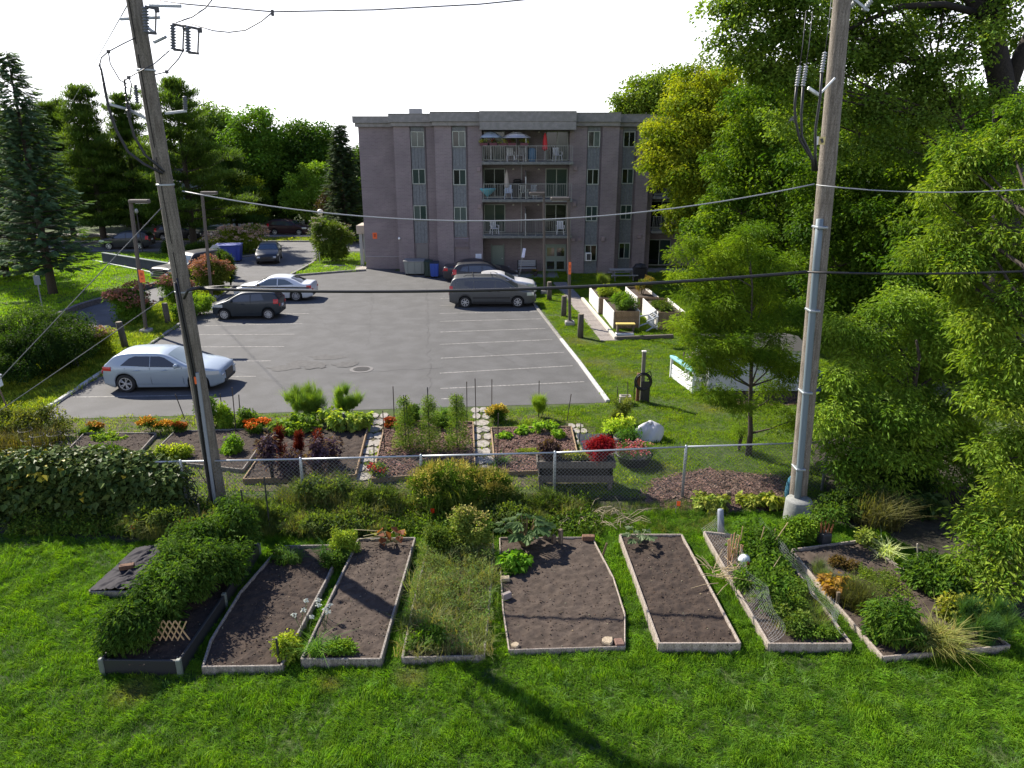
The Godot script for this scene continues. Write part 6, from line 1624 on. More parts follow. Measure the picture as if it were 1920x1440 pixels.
func build_trees():
	var dk := Color(0.028, 0.055, 0.012); var md := Color(0.06, 0.115, 0.018); var lt := Color(0.12, 0.19, 0.025); var yl := Color(0.22, 0.22, 0.025)
	spruce("tall blue green spruce on the sunlit lawn left of the driveway", v3(-29.55, 0, -46.92), 14.4, 3.5, Color(0.035, 0.062, 0.045), Color(0.085, 0.125, 0.085), "", 1.05, 0.13)
	spruce("second dark spruce at the photo's left edge, behind the tall one", v3(-36.5, 0, -53), 13.0, 3.8, Color(0.03, 0.052, 0.03), Color(0.07, 0.1, 0.05), "", 1.1, 0.08)
	pine("broad white pine rising behind the left utility pole", v3(-30.79, 0, -72), 14.94, 5.6, dk * 1.1, Color(0.087, 0.124, 0.033), "pines beyond the street", 1.25)
	pine("white pine with a bushy top left of the broad pine", v3(-38.8, 0, -78), 13.77, 4.6, dk * 1.1, Color(0.081, 0.115, 0.033), "pines beyond the street", 1.25)
	pine("upright pine with a pointed crown next to the tall spruce", v3(-40.53, 0, -74), 14.18, 4.4, dk * 1.1, Color(0.093, 0.130, 0.036), "pines beyond the street", 1.25)
	pine("pine at far left whose top shows between the two spruces", v3(-46.98, 0, -80), 13.49, 5.0, dk * 1.1, Color(0.076, 0.105, 0.033), "pines beyond the street", 1.25)
	pine("lower dark pine right of the broad white pine", v3(-31.47, 0, -84), 8.55, 5.0, dk * 1.1, Color(0.054, 0.086, 0.026), "pines beyond the street", 1.3)
	pine("pine filling the photo's far left edge behind the spruces", v3(-48.81, 0, -76), 12.05, 5.5, dk * 1.1, Color(0.054, 0.082, 0.026), "pines beyond the street", 1.3)
	spruce("dark slim spruce touching the building's left end", v3(-16.35, 0, -74), 11.16, 2.7, Color(0.018, 0.032, 0.02), Color(0.045, 0.065, 0.035), "", 1.1, 0.05)
	tree("deciduous_tree", "tall rounded green tree right of the broad white pine", v3(-30.73, 0, -90), 0.3, [Vector4(-29.54, 11.46, -90, 2.6), Vector4(-31.35, 9.11, -90, 2.6), Vector4(-27.9, 9.41, -90, 2.8), Vector4(-29.37, 7.05, -89, 3.2), Vector4(-32.62, 6.13, -90, 2.4)], "far", 2.6, 1.1, Color(0.045, 0.085, 0.014), Color(0.1, 0.17, 0.03), "broadleaf trees beyond the street")
	tree("deciduous_tree", "pale feathery tree top showing behind the broad white pine", v3(-39.67, 0, -100), 0.3, [Vector4(-38.56, 12.37, -100, 2.6), Vector4(-37.43, 10.43, -100, 2.8), Vector4(-39.87, 10.11, -100, 3.0)], "far", 2.4, 1.1, Color(0.08, 0.12, 0.03), Color(0.13, 0.19, 0.05), "broadleaf trees beyond the street")
	tree("deciduous_tree", "dark round topped tree with two crowns left of slim spruce", v3(-25.09, 0, -92), 0.3, [Vector4(-25.3, 10.02, -92, 2.4), Vector4(-22.91, 9.9, -92, 2.2), Vector4(-24.26, 7.92, -91, 3.2), Vector4(-26.18, 7.61, -91, 2.4), Vector4(-22.08, 7.61, -91, 2.2)], "far", 2.6, 1.1, dk, Color(0.06, 0.11, 0.02), "broadleaf trees beyond the street")
	tree("deciduous_tree", "light yellow green round tree in sunlight beyond the street", v3(-22.73, 0, -85), 0.22, [Vector4(-22.91, 5.14, -85, 2.1), Vector4(-21.08, 5.72, -85, 1.9), Vector4(-23.87, 3.14, -84.6, 1.8), Vector4(-21.8, 2.85, -84.6, 2.0), Vector4(-20.79, 3.99, -85, 1.6)], "far", 4.0, 0.8, Color(0.12, 0.19, 0.03), Color(0.2, 0.27, 0.05), "broadleaf trees beyond the street")
	tree("deciduous_tree", "small yellow tinged tree in front of the dark pines", v3(-30.84, 0, -84), 0.18, [Vector4(-31.26, 4.33, -84, 1.7), Vector4(-29.19, 4.45, -84, 1.8), Vector4(-30.22, 2.93, -83.6, 1.8), Vector4(-28.14, 3.19, -84, 1.5)], "far", 3.6, 0.8, Color(0.1, 0.14, 0.02), Color(0.22, 0.24, 0.03), "broadleaf trees beyond the street")
	tree("deciduous_tree", "dark purple leaved tree beside the slim spruce", v3(-19.68, 0, -80), 0.15, [Vector4(-19.66, 3.19, -80, 1.2), Vector4(-19.01, 4.28, -80, 1.0)], "far", 3.0, 0.7, Color(0.03, 0.018, 0.02), Color(0.06, 0.04, 0.035), "broadleaf trees beyond the street")
	var k := 0
	var back_labels := ["dark tree at the far left end of the backdrop behind the pines", "dark backdrop tree between the spruces and the first pines", "dark backdrop tree behind the pointed pine", "dark backdrop tree behind the bushy pine and leftmost lamp post", "dark backdrop tree behind the broad white pine", "dark backdrop tree above the flowering hedge", "dark backdrop tree above the driving saloon car", "dark backdrop tree behind the red pickup shaped car", "dark backdrop tree behind the white flowering bush"]
	for x in [-72.0, -62.0, -53.5, -46.0, -39.0, -32.5, -27.0, -21.5, -16.0]:
		var z := -90.0 - (k % 3) * 5.0
		var b := v3(x, 0, z)
		var ls := []
		for j in 7: ls.append(Vector4(x + rng.randf_range(-3.2, 3.2), 1.8 + j * 1.0, z + rng.randf_range(-1.5, 2.0), rng.randf_range(1.9, 2.7)))
		tree("backdrop_tree", back_labels[k], b, 0.3, ls, "far", 1.7, 1.25, dk * 0.9, Color(0.06, 0.1, 0.018), "dark trees closing the view beyond the street")
		k += 1
	tree("deciduous_tree", "green tree top peeping over the roof at its right end", v3(13.36, 0, -82), 0.35, [Vector4(11.43, 12.66, -82, 1.5), Vector4(12.79, 13.34, -82, 2.2), Vector4(14.71, 13.86, -82, 3.2), Vector4(16.62, 14.38, -82, 3.4), Vector4(14.3, 11.24, -82, 3.5)], "far", 2.4, 1.0, Color(0.08, 0.12, 0.02), Color(0.17, 0.21, 0.04))
	tree("deciduous_tree", "distant pale tree tops behind the right maples", v3(28.7, 0, -90), 0.4, [Vector4(22.68, 12.61, -90, 4.0), Vector4(27.08, 11.46, -90, 4.5), Vector4(31.97, 11.75, -90, 5.0), Vector4(36.97, 11.17, -90, 5.0), Vector4(43.22, 10.58, -90, 5.5), Vector4(50.52, 11.17, -90, 5.5), Vector4(56.69, 11.17, -90, 5.5)], "far", 1.6, 1.3, md, lt)
	tree("maple_tree", "large yellowing maple covering the building's right end", v3(16.54, 0, -59.36), 0.3, [Vector4(12.64, 12.59, -50, 2.1), Vector4(11.52, 11.8, -50, 2.0), Vector4(14.33, 12.02, -51, 2.4), Vector4(10.22, 10.35, -49.5, 2.0), Vector4(12.09, 10.02, -49, 2.5), Vector4(14.61, 9.55, -50, 2.7), Vector4(9.27, 9.39, -49.5, 1.3), Vector4(10.02, 8.25, -49, 1.9), Vector4(11.82, 7.62, -48.5, 2.4), Vector4(14.05, 6.94, -49, 2.4), Vector4(9.57, 7.27, -49, 1.1), Vector4(11.28, 5.81, -48.5, 1.9), Vector4(13.23, 4.97, -48.5, 2.2), Vector4(15.35, 7.24, -50, 2.2), Vector4(10.87, 4.3, -48.5, 1.2)], "mid", 6.5, 1.05, Color(0.1, 0.14, 0.018), Color(0.3, 0.29, 0.03))
	tree("maple_tree", "green maple between the yellowing maple and the right utility pole", v3(15.4, 0, -40.87), 0.22, [Vector4(11.84, 11.13, -38, 1.6), Vector4(13.01, 9.91, -38, 2.2), Vector4(11.57, 8.67, -38, 1.8), Vector4(14.2, 8.67, -38, 2.2), Vector4(12.59, 7.43, -37.5, 2.2), Vector4(11.27, 5.93, -37, 1.7), Vector4(13.81, 5.89, -37.5, 2.2), Vector4(12.45, 4.63, -37, 2.0), Vector4(14.37, 4.11, -37, 1.9), Vector4(9.98, 4.17, -36.5, 1.3), Vector4(11.41, 2.86, -36.5, 1.6), Vector4(13.33, 2.32, -36.5, 1.8), Vector4(9.48, 5.41, -37, 1.0)], "mid", 7.0, 0.95, Color(0.05, 0.095, 0.014), Color(0.15, 0.2, 0.025), "maples on the right")
	tree("maple_tree", "darker maple directly behind the right utility pole's middle", v3(16.66, 0, -34.85), 0.24, [Vector4(13.4, 7.87, -32, 1.9), Vector4(14.36, 8.94, -32, 2.1), Vector4(15.66, 7.66, -32, 2.1), Vector4(14.06, 6.39, -31.5, 2.0), Vector4(13.05, 5.51, -31.5, 1.5), Vector4(15.31, 5.51, -31.5, 2.1), Vector4(13.69, 4.23, -31, 1.7), Vector4(14.95, 3.33, -31, 1.7), Vector4(12.97, 2.87, -31, 1.3), Vector4(14.2, 2.17, -31, 1.2), Vector4(16.23, 3.78, -31, 1.9)], "mid", 7.0, 0.85, Color(0.035, 0.07, 0.012), Color(0.1, 0.15, 0.02), "maples on the right")
	tree("maple_tree", "maple filling the middle right behind the sunlit lawn gap", v3(21.61, 0, -34.85), 0.26, [Vector4(15.3, 5.99, -29, 1.9), Vector4(16.26, 7.59, -29, 2.2), Vector4(17.95, 6.19, -29, 2.2), Vector4(16.85, 5.03, -28.5, 2.0), Vector4(15.79, 3.99, -28.5, 1.6), Vector4(18.45, 4.2, -28.5, 2.1), Vector4(17.34, 3.04, -28, 1.6), Vector4(19.07, 2.62, -28, 1.6), Vector4(15.7, 2.94, -28, 0.9)], "mid", 7.0, 0.8, Color(0.04, 0.08, 0.012), Color(0.12, 0.17, 0.022), "maples on the right")
	k = 0
	var ul := ["dark understorey tree left of the garden shed, behind young tree", "dark understorey tree behind the right utility pole base", "dark understorey tree at the lawn gap's far side", "dark understorey tree at the photo's right edge"]
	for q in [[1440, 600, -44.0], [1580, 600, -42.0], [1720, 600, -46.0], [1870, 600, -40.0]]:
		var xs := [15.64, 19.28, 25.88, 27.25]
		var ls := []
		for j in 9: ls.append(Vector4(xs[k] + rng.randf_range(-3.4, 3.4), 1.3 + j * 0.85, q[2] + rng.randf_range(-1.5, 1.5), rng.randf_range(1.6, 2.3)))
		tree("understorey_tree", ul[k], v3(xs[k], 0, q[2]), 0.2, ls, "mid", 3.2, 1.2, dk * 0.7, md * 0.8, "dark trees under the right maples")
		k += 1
	var pop := tree("poplar_tree", "tall poplar with dark trunk arching over the photo's top right", v3(17.6, 0, -25.5), 0.2, [
		Vector4(6.39, 12.85, -25, 0.75), Vector4(7.26, 12.41, -25, 1.0), Vector4(7.85, 13, -25, 1.2), Vector4(8.63, 11.95, -25, 1.2), Vector4(9.18, 12.85, -25, 1.3), Vector4(7.7, 11.34, -25, 0.7), Vector4(7.16, 11.65, -25, 0.5), Vector4(8.5, 10.87, -25, 1.0), Vector4(9.75, 11.23, -25.5, 1.3), Vector4(9.37, 10.11, -25.5, 1.0), Vector4(10.87, 12.07, -26, 1.3), Vector4(11.62, 12.85, -26, 1.3), Vector4(11.55, 10.95, -26, 1.4), Vector4(12.65, 11.75, -26, 1.4), Vector4(13.3, 13.01, -26, 1.1), Vector4(12.74, 10.13, -26, 1.4), Vector4(13.89, 10.62, -26, 1.1), Vector4(13.7, 9.12, -25.5, 1.3), Vector4(11.37, 9.45, -25.5, 1.3), Vector4(14.82, 8.78, -25.5, 1.1), Vector4(15.37, 13.32, -27, 0.8), Vector4(16.62, 12.13, -26.5, 0.7), Vector4(7.76, 13.88, -25, 1.4), Vector4(10.55, 13.98, -25.5, 1.6), Vector4(13.76, 14.22, -26, 1.4), Vector4(15.09, 10.39, -24.7, 0.6), Vector4(14.31, 12.2, -24.6, 0.6), Vector4(15.18, 13.08, -24.6, 0.8), Vector4(14.02, 11.49, -25, 0.9)],
		"poplar", 8.5, 1.0, Color(0.065, 0.1, 0.022), Color(0.15, 0.2, 0.05), "", 0.9, 0.2)
	var st := new_st(true)
	var pb: Vector3 = pop.position
	tube(st, [v3(0.2, 0, 0), v3(16.55, 7.76, -25.4) - pb, v3(16, 10.26, -25.4) - pb, v3(15.37, 11.69, -25.4) - pb, v3(14.8, 13.07, -25.4) - pb, v3(14.4, 14.25, -25.4) - pb], [0.5, 0.44, 0.4, 0.36, 0.32, 0.28], 14)
	tube(st, [v3(15.9, 10.74, -25.4) - pb, v3(16.05, 11.68, -25.3) - pb, v3(16.31, 12.74, -25.2) - pb], [0.26, 0.23, 0.2], 12)
	tube(st, [v3(15.02, 12.61, -25.4) - pb, v3(14.3, 13.38, -25.5) - pb, v3(13.74, 14, -25.6) - pb], [0.2, 0.17, 0.14], 10)
	tube(st, [v3(15.02, 12.77, -25.4) - pb, v3(15.22, 13.63, -25.2) - pb, v3(15.26, 14.21, -25.2) - pb], [0.2, 0.17, 0.14], 10)
	tube(st, [v3(14.86, 12.92, -25.4) - pb, v3(13.33, 13.21, -25.2) - pb, v3(11.93, 13.12, -25) - pb, v3(10.76, 12.68, -24.8) - pb, v3(10.3, 12.45, -24.8) - pb], [0.12, 0.1, 0.085, 0.06, 0.04], 8)
	put(st, "main_trunk", noisy("dark_bark", Color(0.02, 0.016, 0.012), Color(0.05, 0.04, 0.032), 0.5, 0.95, 1.0, 0.2, 0.5), pop)
	tree("locust_tree", "young honey locust with fine leaves standing on the lawn by shed", v3(7.24, 0, -20.81), 0.085, [Vector4(5.87, 5.93, -22, 0.75), Vector4(6.77, 6.46, -21.5, 0.8), Vector4(7.63, 5.69, -21.5, 0.85), Vector4(5.33, 5.15, -21.5, 0.7), Vector4(6.34, 5.28, -21.2, 1.0), Vector4(7.33, 4.65, -21.2, 0.9), Vector4(5.13, 4.3, -21, 0.7), Vector4(6.01, 4.26, -20.8, 0.9), Vector4(8.01, 4.17, -21.2, 0.75), Vector4(5.4, 3.52, -20.6, 0.65), Vector4(6.74, 3.71, -20.5, 0.8), Vector4(7.9, 3.09, -21, 0.65), Vector4(6.01, 2.94, -20.4, 0.7), Vector4(6.64, 2.04, -20.4, 0.6), Vector4(7.87, 1.99, -20.8, 0.5), Vector4(8.29, 1.21, -20.6, 0.42), Vector4(5.79, 2.17, -20.5, 0.42), Vector4(7.33, 3.39, -20.8, 0.7), Vector4(8.33, 2.82, -20.8, 0.55), Vector4(6.11, 3.57, -20.4, 0.65)], "locust", 17.0, 0.95, Color(0.06, 0.105, 0.014), Color(0.17, 0.22, 0.025), "", 0.7, 0.15)
	tree("maple_tree", "ash leaved maple leaning over the fence end right of pole", v3(11.6, 0, -19.8), 0.16, [Vector4(9.56, 3.83, -20, 0.95), Vector4(10.6, 4.49, -20.5, 1.1), Vector4(11.89, 4.02, -20.5, 1.2), Vector4(12.85, 3.83, -20, 1.2), Vector4(10.99, 3.02, -19.6, 0.9), Vector4(12.25, 2.77, -19.4, 1.2), Vector4(13.52, 3.08, -19.4, 1.2), Vector4(8.97, 2.9, -19, 0.75), Vector4(9.6, 2.28, -18.6, 0.9), Vector4(10.65, 1.97, -18.6, 1.0), Vector4(11.86, 1.66, -18.6, 1.0), Vector4(8.36, 2.2, -18, 0.45), Vector4(8.88, 1.44, -18, 0.6), Vector4(9.89, 1.29, -18, 0.8), Vector4(11.07, 0.98, -18, 0.8), Vector4(9.1, 0.63, -17.6, 0.5), Vector4(10.11, 0.4, -17.6, 0.5), Vector4(12.92, 1.08, -18.5, 1.1)], "maple", 15.0, 1.0, Color(0.07, 0.12, 0.02), Color(0.19, 0.25, 0.045), "ash leaved maples at the right edge", 0.8, 0.3)
	tree("maple_tree", "ash leaved maple at photo's right edge with low hanging branches", v3(12.2, 0, -14.4), 0.2, [Vector4(11.19, 9.19, -17.5, 0.9), Vector4(10.84, 8.5, -17.5, 0.8), Vector4(11.58, 7.91, -17.5, 1.0), Vector4(10.48, 8.73, -18, 0.6), Vector4(10.69, 7.11, -17, 0.9), Vector4(10.28, 7.75, -18, 0.8), Vector4(11.3, 6.7, -16.5, 1.0), Vector4(10.17, 6.63, -17, 0.8), Vector4(10.87, 5.86, -16.5, 0.9), Vector4(9.97, 6.62, -18, 0.6), Vector4(11.24, 4.87, -16, 1.0), Vector4(11.31, 3.52, -15.5, 0.9), Vector4(10.97, 2.45, -15, 0.8), Vector4(10.91, 1.45, -14.4, 0.8), Vector4(10.14, 1.15, -14, 0.5), Vector4(10.54, 0.75, -13.6, 0.6), Vector4(9.9, 0.37, -13, 0.45), Vector4(10.15, 0.02, -12.6, 0.5), Vector4(9.78, 0.62, -13.6, 0.4), Vector4(9.69, -0.26, -12.3, 0.3)], "maple", 14.0, 1.0, Color(0.065, 0.115, 0.018), Color(0.2, 0.24, 0.04), "ash leaved maples at the right edge", 0.8, 0.3)

func build_fence():
	var t := thing("chain_link_fence", "grey galvanised chain link fence between the front and back garden plots", "fence")
	var galv := mat(0.33, 0.36, 0.38, 0.4, 0.5)
	var xs := [-11.4, -8.4, -5.4, -2.35, 1.12, 4.6, 8.55]
	var zs := [-17.0, -17.15, -17.3, -17.5, -17.72, -18.0, -18.45]
	var hs := [1.45, 1.45, 1.45, 1.45, 1.45, 1.5, 1.45]
	for i in 7:
		var st := new_st(true); tube(st, [v3(xs[i], 0, zs[i]), v3(xs[i], hs[i], zs[i]), v3(xs[i], hs[i] + 0.03, zs[i])], [0.04, 0.04, 0.02], 10); put(st, "post", galv, t)
	var mesh := new_st()
	for i in 6:
		var a := v3(xs[i], hs[i] - 0.02, zs[i]); var b := v3(xs[i + 1], hs[i + 1] - 0.02, zs[i + 1])
		var st := new_st(true); tube(st, [a, b], 0.026, 8); put(st, "top_rail", galv, t)
		var g0 := v3(a.x, 0.03, a.z + 0.045); var g1 := v3(b.x, 0.03, b.z + 0.045)
		var h := a.y - 0.04
		var ln := (g1 - g0).length()
		var pitch := 0.105
		var n := int(ln / pitch)
		for k in range(-int(h / pitch), n):
			for s in [1, -1]:
				var u0 := k * pitch; var u1 := u0 + h
				var v0 := 0.0; var v1 := h
				if u0 < 0.0: v0 = -u0; u0 = 0.0
				if u1 > ln: v1 -= u1 - ln; u1 = ln
				if v1 - v0 < 0.05: continue
				var p := g0.lerp(g1, u0 / ln) + v3(0, v0 if s > 0 else h - v0, 0.003 * s)
				var q := g0.lerp(g1, u1 / ln) + v3(0, v1 if s > 0 else h - v1, 0.003 * s)
				var w := v3(-0.0022, 0.0022 * s, 0)
				var f := v3(0, 0, 0.003)
				quad(mesh, p - w, q - w, q + w, p + w); quad(mesh, p - w - f, p + w - f, q + w - f, q - w - f)
	put(mesh, "chain_mesh", mat(0.16, 0.17, 0.175, 0.6, 0.2), t).set_meta("kind", "stuff")
	var bt := thing("blue_netting", "bundle of blue netting hung beside the right utility pole's foot", "netting", v3(7.33, 0, -17.62))
	var st2 := new_st(true); lathe(st2, Vector3.ZERO, [Vector2(0.0, 0.02), Vector2(0.1, 0.05), Vector2(0.13, 0.35), Vector2(0.1, 0.7), Vector2(0.04, 0.8), Vector2(0.0, 0.82)], 9); put(st2, "bundle", noisy("blue_net", Color(0.02, 0.12, 0.2), Color(0.05, 0.3, 0.42), 0.3, 0.8, 1.0, 0.1, 0.5), bt)
	st2 = new_st(true); tube(st2, [v3(0, 0.8, 0), v3(0.05, 1.0, -0.1)], 0.012, 5); put(st2, "cord", mat(0.02, 0.15, 0.22, 0.8), bt)

var soil_nz := FastNoiseLite.new()

func raised_bed(label: String, left: Array, right: Array, h: float, boardm: Material, soilm: Material, sink := 0.05, thick := 0.045, group := "raised garden beds", back := true) -> Node3D:
	var c := v3(left[0].x, 0, left[0].y)
	var t := thing("raised_bed", label, "garden bed", c, 0.0, group)
	var edges := []
	for i in left.size() - 1: edges.append([left[i], left[i + 1]])
	for i in right.size() - 1: edges.append([right[i], right[i + 1]])
	edges.append([left[0], right[0]])
	if back: edges.append([left[left.size() - 1], right[right.size() - 1]])
	var poly := PackedVector2Array()
	for v in left: poly.append(v)
	for i in right.size(): poly.append(right[right.size() - 1 - i])
	keep_off(poly, 0.02)
	var e := 0.0
	for q in edges:
		var a := v3(q[0].x, h * 0.5 - 0.02 + e, q[0].y) - c; var b := v3(q[1].x, h * 0.5 - 0.02 + e, q[1].y) - c
		var st := new_st(); beam(st, a, b, thick, h + 0.04 + rng.randf_range(-0.006, 0.006), 0.008)
		put(st, "board", boardm, t)
		e += 0.0013
	soil_nz.seed = 3; soil_nz.frequency = 1.6; soil_nz.fractal_octaves = 5
	var along := func(pl: Array, f: float) -> Vector2:
		var x := f * (pl.size() - 1); var i := mini(int(x), pl.size() - 2)
		return pl[i].lerp(pl[i + 1], x - i)
	var nu := 44; var nv := 90
	var grid := []
	for j in nv + 1:
		var row := []
		for i in nu + 1:
			var l: Vector2 = along.call(left, float(j) / nv); var r: Vector2 = along.call(right, float(j) / nv)
			var p := l.lerp(r, lerpf(0.012, 0.988, float(i) / nu))
			var y := h - sink + soil_nz.get_noise_2d(p.x * 1.4, p.y * 1.4) * 0.045 + soil_nz.get_noise_2d(p.x * 7.0, p.y * 7.0) * 0.011
			row.append(v3(p.x - c.x, y, p.y - c.z))
		grid.append(row)
	var st := new_st(true)
	for j in nv:
		for i in nu:
			quad(st, grid[j][i], grid[j][i + 1], grid[j + 1][i + 1], grid[j + 1][i])
	put(st, "soil", soilm, t)
	var xf := []; var cols := []
	for k in 700:
		var j := rng.randi() % nv; var i := rng.randi() % nu
		var p: Vector3 = grid[j][i]
		xf.append(turned(p + v3(rng.randf_range(-0.03, 0.03), 0.004, rng.randf_range(-0.03, 0.03)), rng.randf_range(0.2, 1.1), 0.6))
		cols.append(vary(Color(0.07, 0.052, 0.04) * rng.randf_range(0.7, 1.4), 0.2) if k % 14 else vary(Color(0.2, 0.17, 0.12), 0.3))
	var cm := new_st(); box(cm, Vector3.ZERO, v3(0.028, 0.016, 0.022), Basis(v3(1, 1, 0).normalized(), 0.5)); cm.generate_normals()
	if not clumps.has("crumb"): clumps["crumb"] = cm.commit()
	scatter(t, "crumbs", clumps["crumb"], leafmat("chips", 1, 1, 1, 0.95, 0.0), xf, cols, "stuff")
	return t

func stake(label: String, at: Vector3, h: float, lean := Vector2.ZERO, r := 0.013, m: Material = null, group := "garden stakes"):
	var st := new_st(); tube(st, [Vector3.ZERO, v3(lean.x, h, lean.y)], r, 6)
	var o := put(st, "garden_stake", m if m else mat(0.05, 0.035, 0.025, 0.8), null)
	o.position = at
	tag(o, label, "stake", group)

func stone(called: String, label: String, cat: String, at: Vector3, s: Vector3, m: Material, turn := 0.0, round_ := true):
	var st := new_st()
	if round_:
		var poly := PackedVector2Array()
		for k in 9:
			var a := TAU * k / 9.0; poly.append(Vector2(cos(a) * s.x * 0.5 * rng.randf_range(0.8, 1.1), sin(a) * s.z * 0.5 * rng.randf_range(0.8, 1.1)))
		prism(st, poly, 0.0, s.y * 0.8)
		var top := PackedVector2Array()
		for v in poly: top.append(v * 0.86)
		prism(st, top, s.y * 0.8, s.y)
	else:
		box(st, v3(0, s.y * 0.5, 0), s, Basis.IDENTITY, 0.012)
	var o := put(st, called, m, null); o.position = at; o.rotation.y = turn
	tag(o, label, cat)

func build_beds():
	var grey := wood("bed_board_grey", Color(0.22, 0.195, 0.165), Color(0.4, 0.36, 0.31))
	var pale := wood("bed_board_pale", Color(0.3, 0.25, 0.2), Color(0.5, 0.43, 0.36))
	var soil := noisy("soil", Color(0.034, 0.021, 0.014), Color(0.064, 0.042, 0.028), 1.3, 1.0, 0.7, 0.22, 0.6)
	var soil2 := noisy("soil_dry", Color(0.054, 0.037, 0.026), Color(0.092, 0.067, 0.05), 1.5, 1.0, 0.7, 0.22, 0.6)
	var plastic := mat(0.022, 0.023, 0.025, 0.5)
	var st: SurfaceTool
	var b0 := raised_bed("black plastic raised bed full of tomato plants, leftmost in front row", [Vector2(-7.32, -10.99), Vector2(-7.35, -13.0), Vector2(-7.25, -15.0)], [Vector2(-5.93, -10.96), Vector2(-5.88, -13.0), Vector2(-5.83, -14.98)], 0.32, plastic, soil, 0.08, 0.05)
	for v in [v3(-7.57, 0, -11.37), v3(-6.13, 0, -11.34)]: pass
	for v in [Vector2(-7.32, -10.99), Vector2(-5.93, -10.96), Vector2(-5.88, -13.0), Vector2(-5.83, -14.98)]:
		st = new_st(); box(st, v3(v.x, 0.165, v.y + 0.01) - b0.position, v3(0.09, 0.37, 0.09), Basis.IDENTITY, 0.015); put(st, "corner_bracket", mat(0.12, 0.14, 0.12, 0.5), b0)
	raised_bed("low grey board bed with dark bare soil, second from left in front row", [Vector2(-5.53, -10.98), Vector2(-5.68, -11.73), Vector2(-5.68, -13.3), Vector2(-5.4, -15.16)], [Vector2(-4.14, -11.01), Vector2(-4.07, -12.47), Vector2(-3.99, -13.86), Vector2(-3.98, -15.21)], 0.17, grey, soil)
	raised_bed("grey board bed of bare soil crossed by the pole's shadow", [Vector2(-3.81, -11.16), Vector2(-3.75, -12.7), Vector2(-3.68, -14.28), Vector2(-3.63, -15.45)], [Vector2(-2.38, -11.16), Vector2(-2.36, -12.52), Vector2(-2.33, -14.07), Vector2(-2.3, -15.5)], 0.2, grey, soil2)
	raised_bed("board bed overgrown with tall tangled weeds and dry grass", [Vector2(-2, -11.26), Vector2(-2.01, -13.14), Vector2(-1.95, -15.41)], [Vector2(-0.52, -11.32), Vector2(-0.46, -13.14), Vector2(-0.44, -15.29)], 0.15, grey, soil2)
	raised_bed("wide bed of bare grey soil with bowed thin boards and rhubarb", [Vector2(-0.05, -11.51), Vector2(-0.18, -12.81), Vector2(-0.24, -13.98), Vector2(-0.29, -15.64)], [Vector2(2.11, -11.61), Vector2(2.26, -12.63), Vector2(2.2, -13.94), Vector2(1.92, -15.66)], 0.12, pale, soil2, 0.03, 0.03)
	raised_bed("long pale board bed with empty dark soil, right of rhubarb bed", [Vector2(2.74, -11.55), Vector2(2.57, -15.59)], [Vector2(4.24, -11.55), Vector2(4.04, -15.59)], 0.24, pale, soil)
	raised_bed("pale board bed under sagging bird netting, tangled with stalks", [Vector2(4.8, -11.59), Vector2(4.72, -13.45), Vector2(4.63, -15.8)], [Vector2(6.33, -11.59), Vector2(6.25, -13.35), Vector2(6.18, -15.45)], 0.2, pale, soil2)
	raised_bed("patchy weedy bed with weathered boards, farthest right in front row", [Vector2(6.78, -11.28), Vector2(6.64, -12.75), Vector2(6.56, -13.51), Vector2(6.48, -15.05)], [Vector2(9.3, -11.6), Vector2(8.93, -13.33), Vector2(8.74, -13.98), Vector2(8.22, -15.46)], 0.15, pale, soil2)
	var tp := thing("tarp_covered_bed", "shallow bed covered with wrinkled black plastic tarp, on the left lawn", "garden bed", v3(-8.3, 0, -14.2))
	var tl := [v3(-8.87, 0.12, -13.37), v3(-7.4, 0.12, -13.37), v3(-7.2, 0.12, -15.3), v3(-8.72, 0.12, -15.1)]
	keep_off(PackedVector2Array([Vector2(-8.9, -13.35), Vector2(-7.4, -13.35), Vector2(-7.2, -15.3), Vector2(-8.75, -15.1)]))
	for i in 4:
		st = new_st(); beam(st, tl[i] - tp.position - v3(0, 0.05, 0), tl[(i + 1) % 4] - tp.position - v3(0, 0.05, 0), 0.04, 0.16 + i * 0.002, 0.008); put(st, "board", grey, tp)
	var nz := FastNoiseLite.new(); nz.seed = 8; nz.frequency = 1.7; nz.fractal_octaves = 3
	st = new_st(true)
	var rows := []
	for j in 41:
		var row := []
		for i in 41:
			var u := i / 40.0; var v := j / 40.0
			var p: Vector3 = tl[0].lerp(tl[1], u).lerp(tl[3].lerp(tl[2], u), v)
			var crease := absf(nz.get_noise_2d(p.x * 2.2 + p.z * 1.4, p.z * 0.7 - p.x * 0.5))
			row.append(p - tp.position + v3(0, 0.05 + 0.08 * (1.0 - crease * 2.6) * sin(PI * clampf(u, 0.05, 0.95)) , 0))
		rows.append(row)
	for j in 40:
		for i in 40: quad(st, rows[j][i], rows[j][i + 1], rows[j + 1][i + 1], rows[j + 1][i])
	var tm := mat(0.036, 0.034, 0.038, 0.72)
	tm.metallic_specular = 0.22
	put(st, "tarp", tm, tp)
	stone("brick", "brown brick weighing down the black tarp", "brick", v3(-8.45, 0.2, -14.15), v3(0.3, 0.1, 0.14), noisy("brick_m", Color(0.12, 0.06, 0.035), Color(0.2, 0.11, 0.06), 0.4), 0.3, false)
	var tr := thing("lattice_trellis", "small wooden lattice trellis leaning at the tomato bed's front", "trellis", v3(-6.75, 0.3, -11.55))
	for k in 7:
		for s in [-1, 1]:
			st = new_st(); beam(st, v3(k * 0.11 - 0.11 * s, 0.0, 0.01 * s), v3(k * 0.11 + 0.11 * s, 0.42, 0.01 * s), 0.012, 0.025); put(st, "lath", mat(0.42, 0.28, 0.14, 0.8), tr)
	stake("short dark stake at the bare soil bed's front right corner", v3(-4.23, 0, -11.19), 0.62, Vector2(0, 0.01), 0.02, mat(0.02, 0.02, 0.02, 0.5), "")
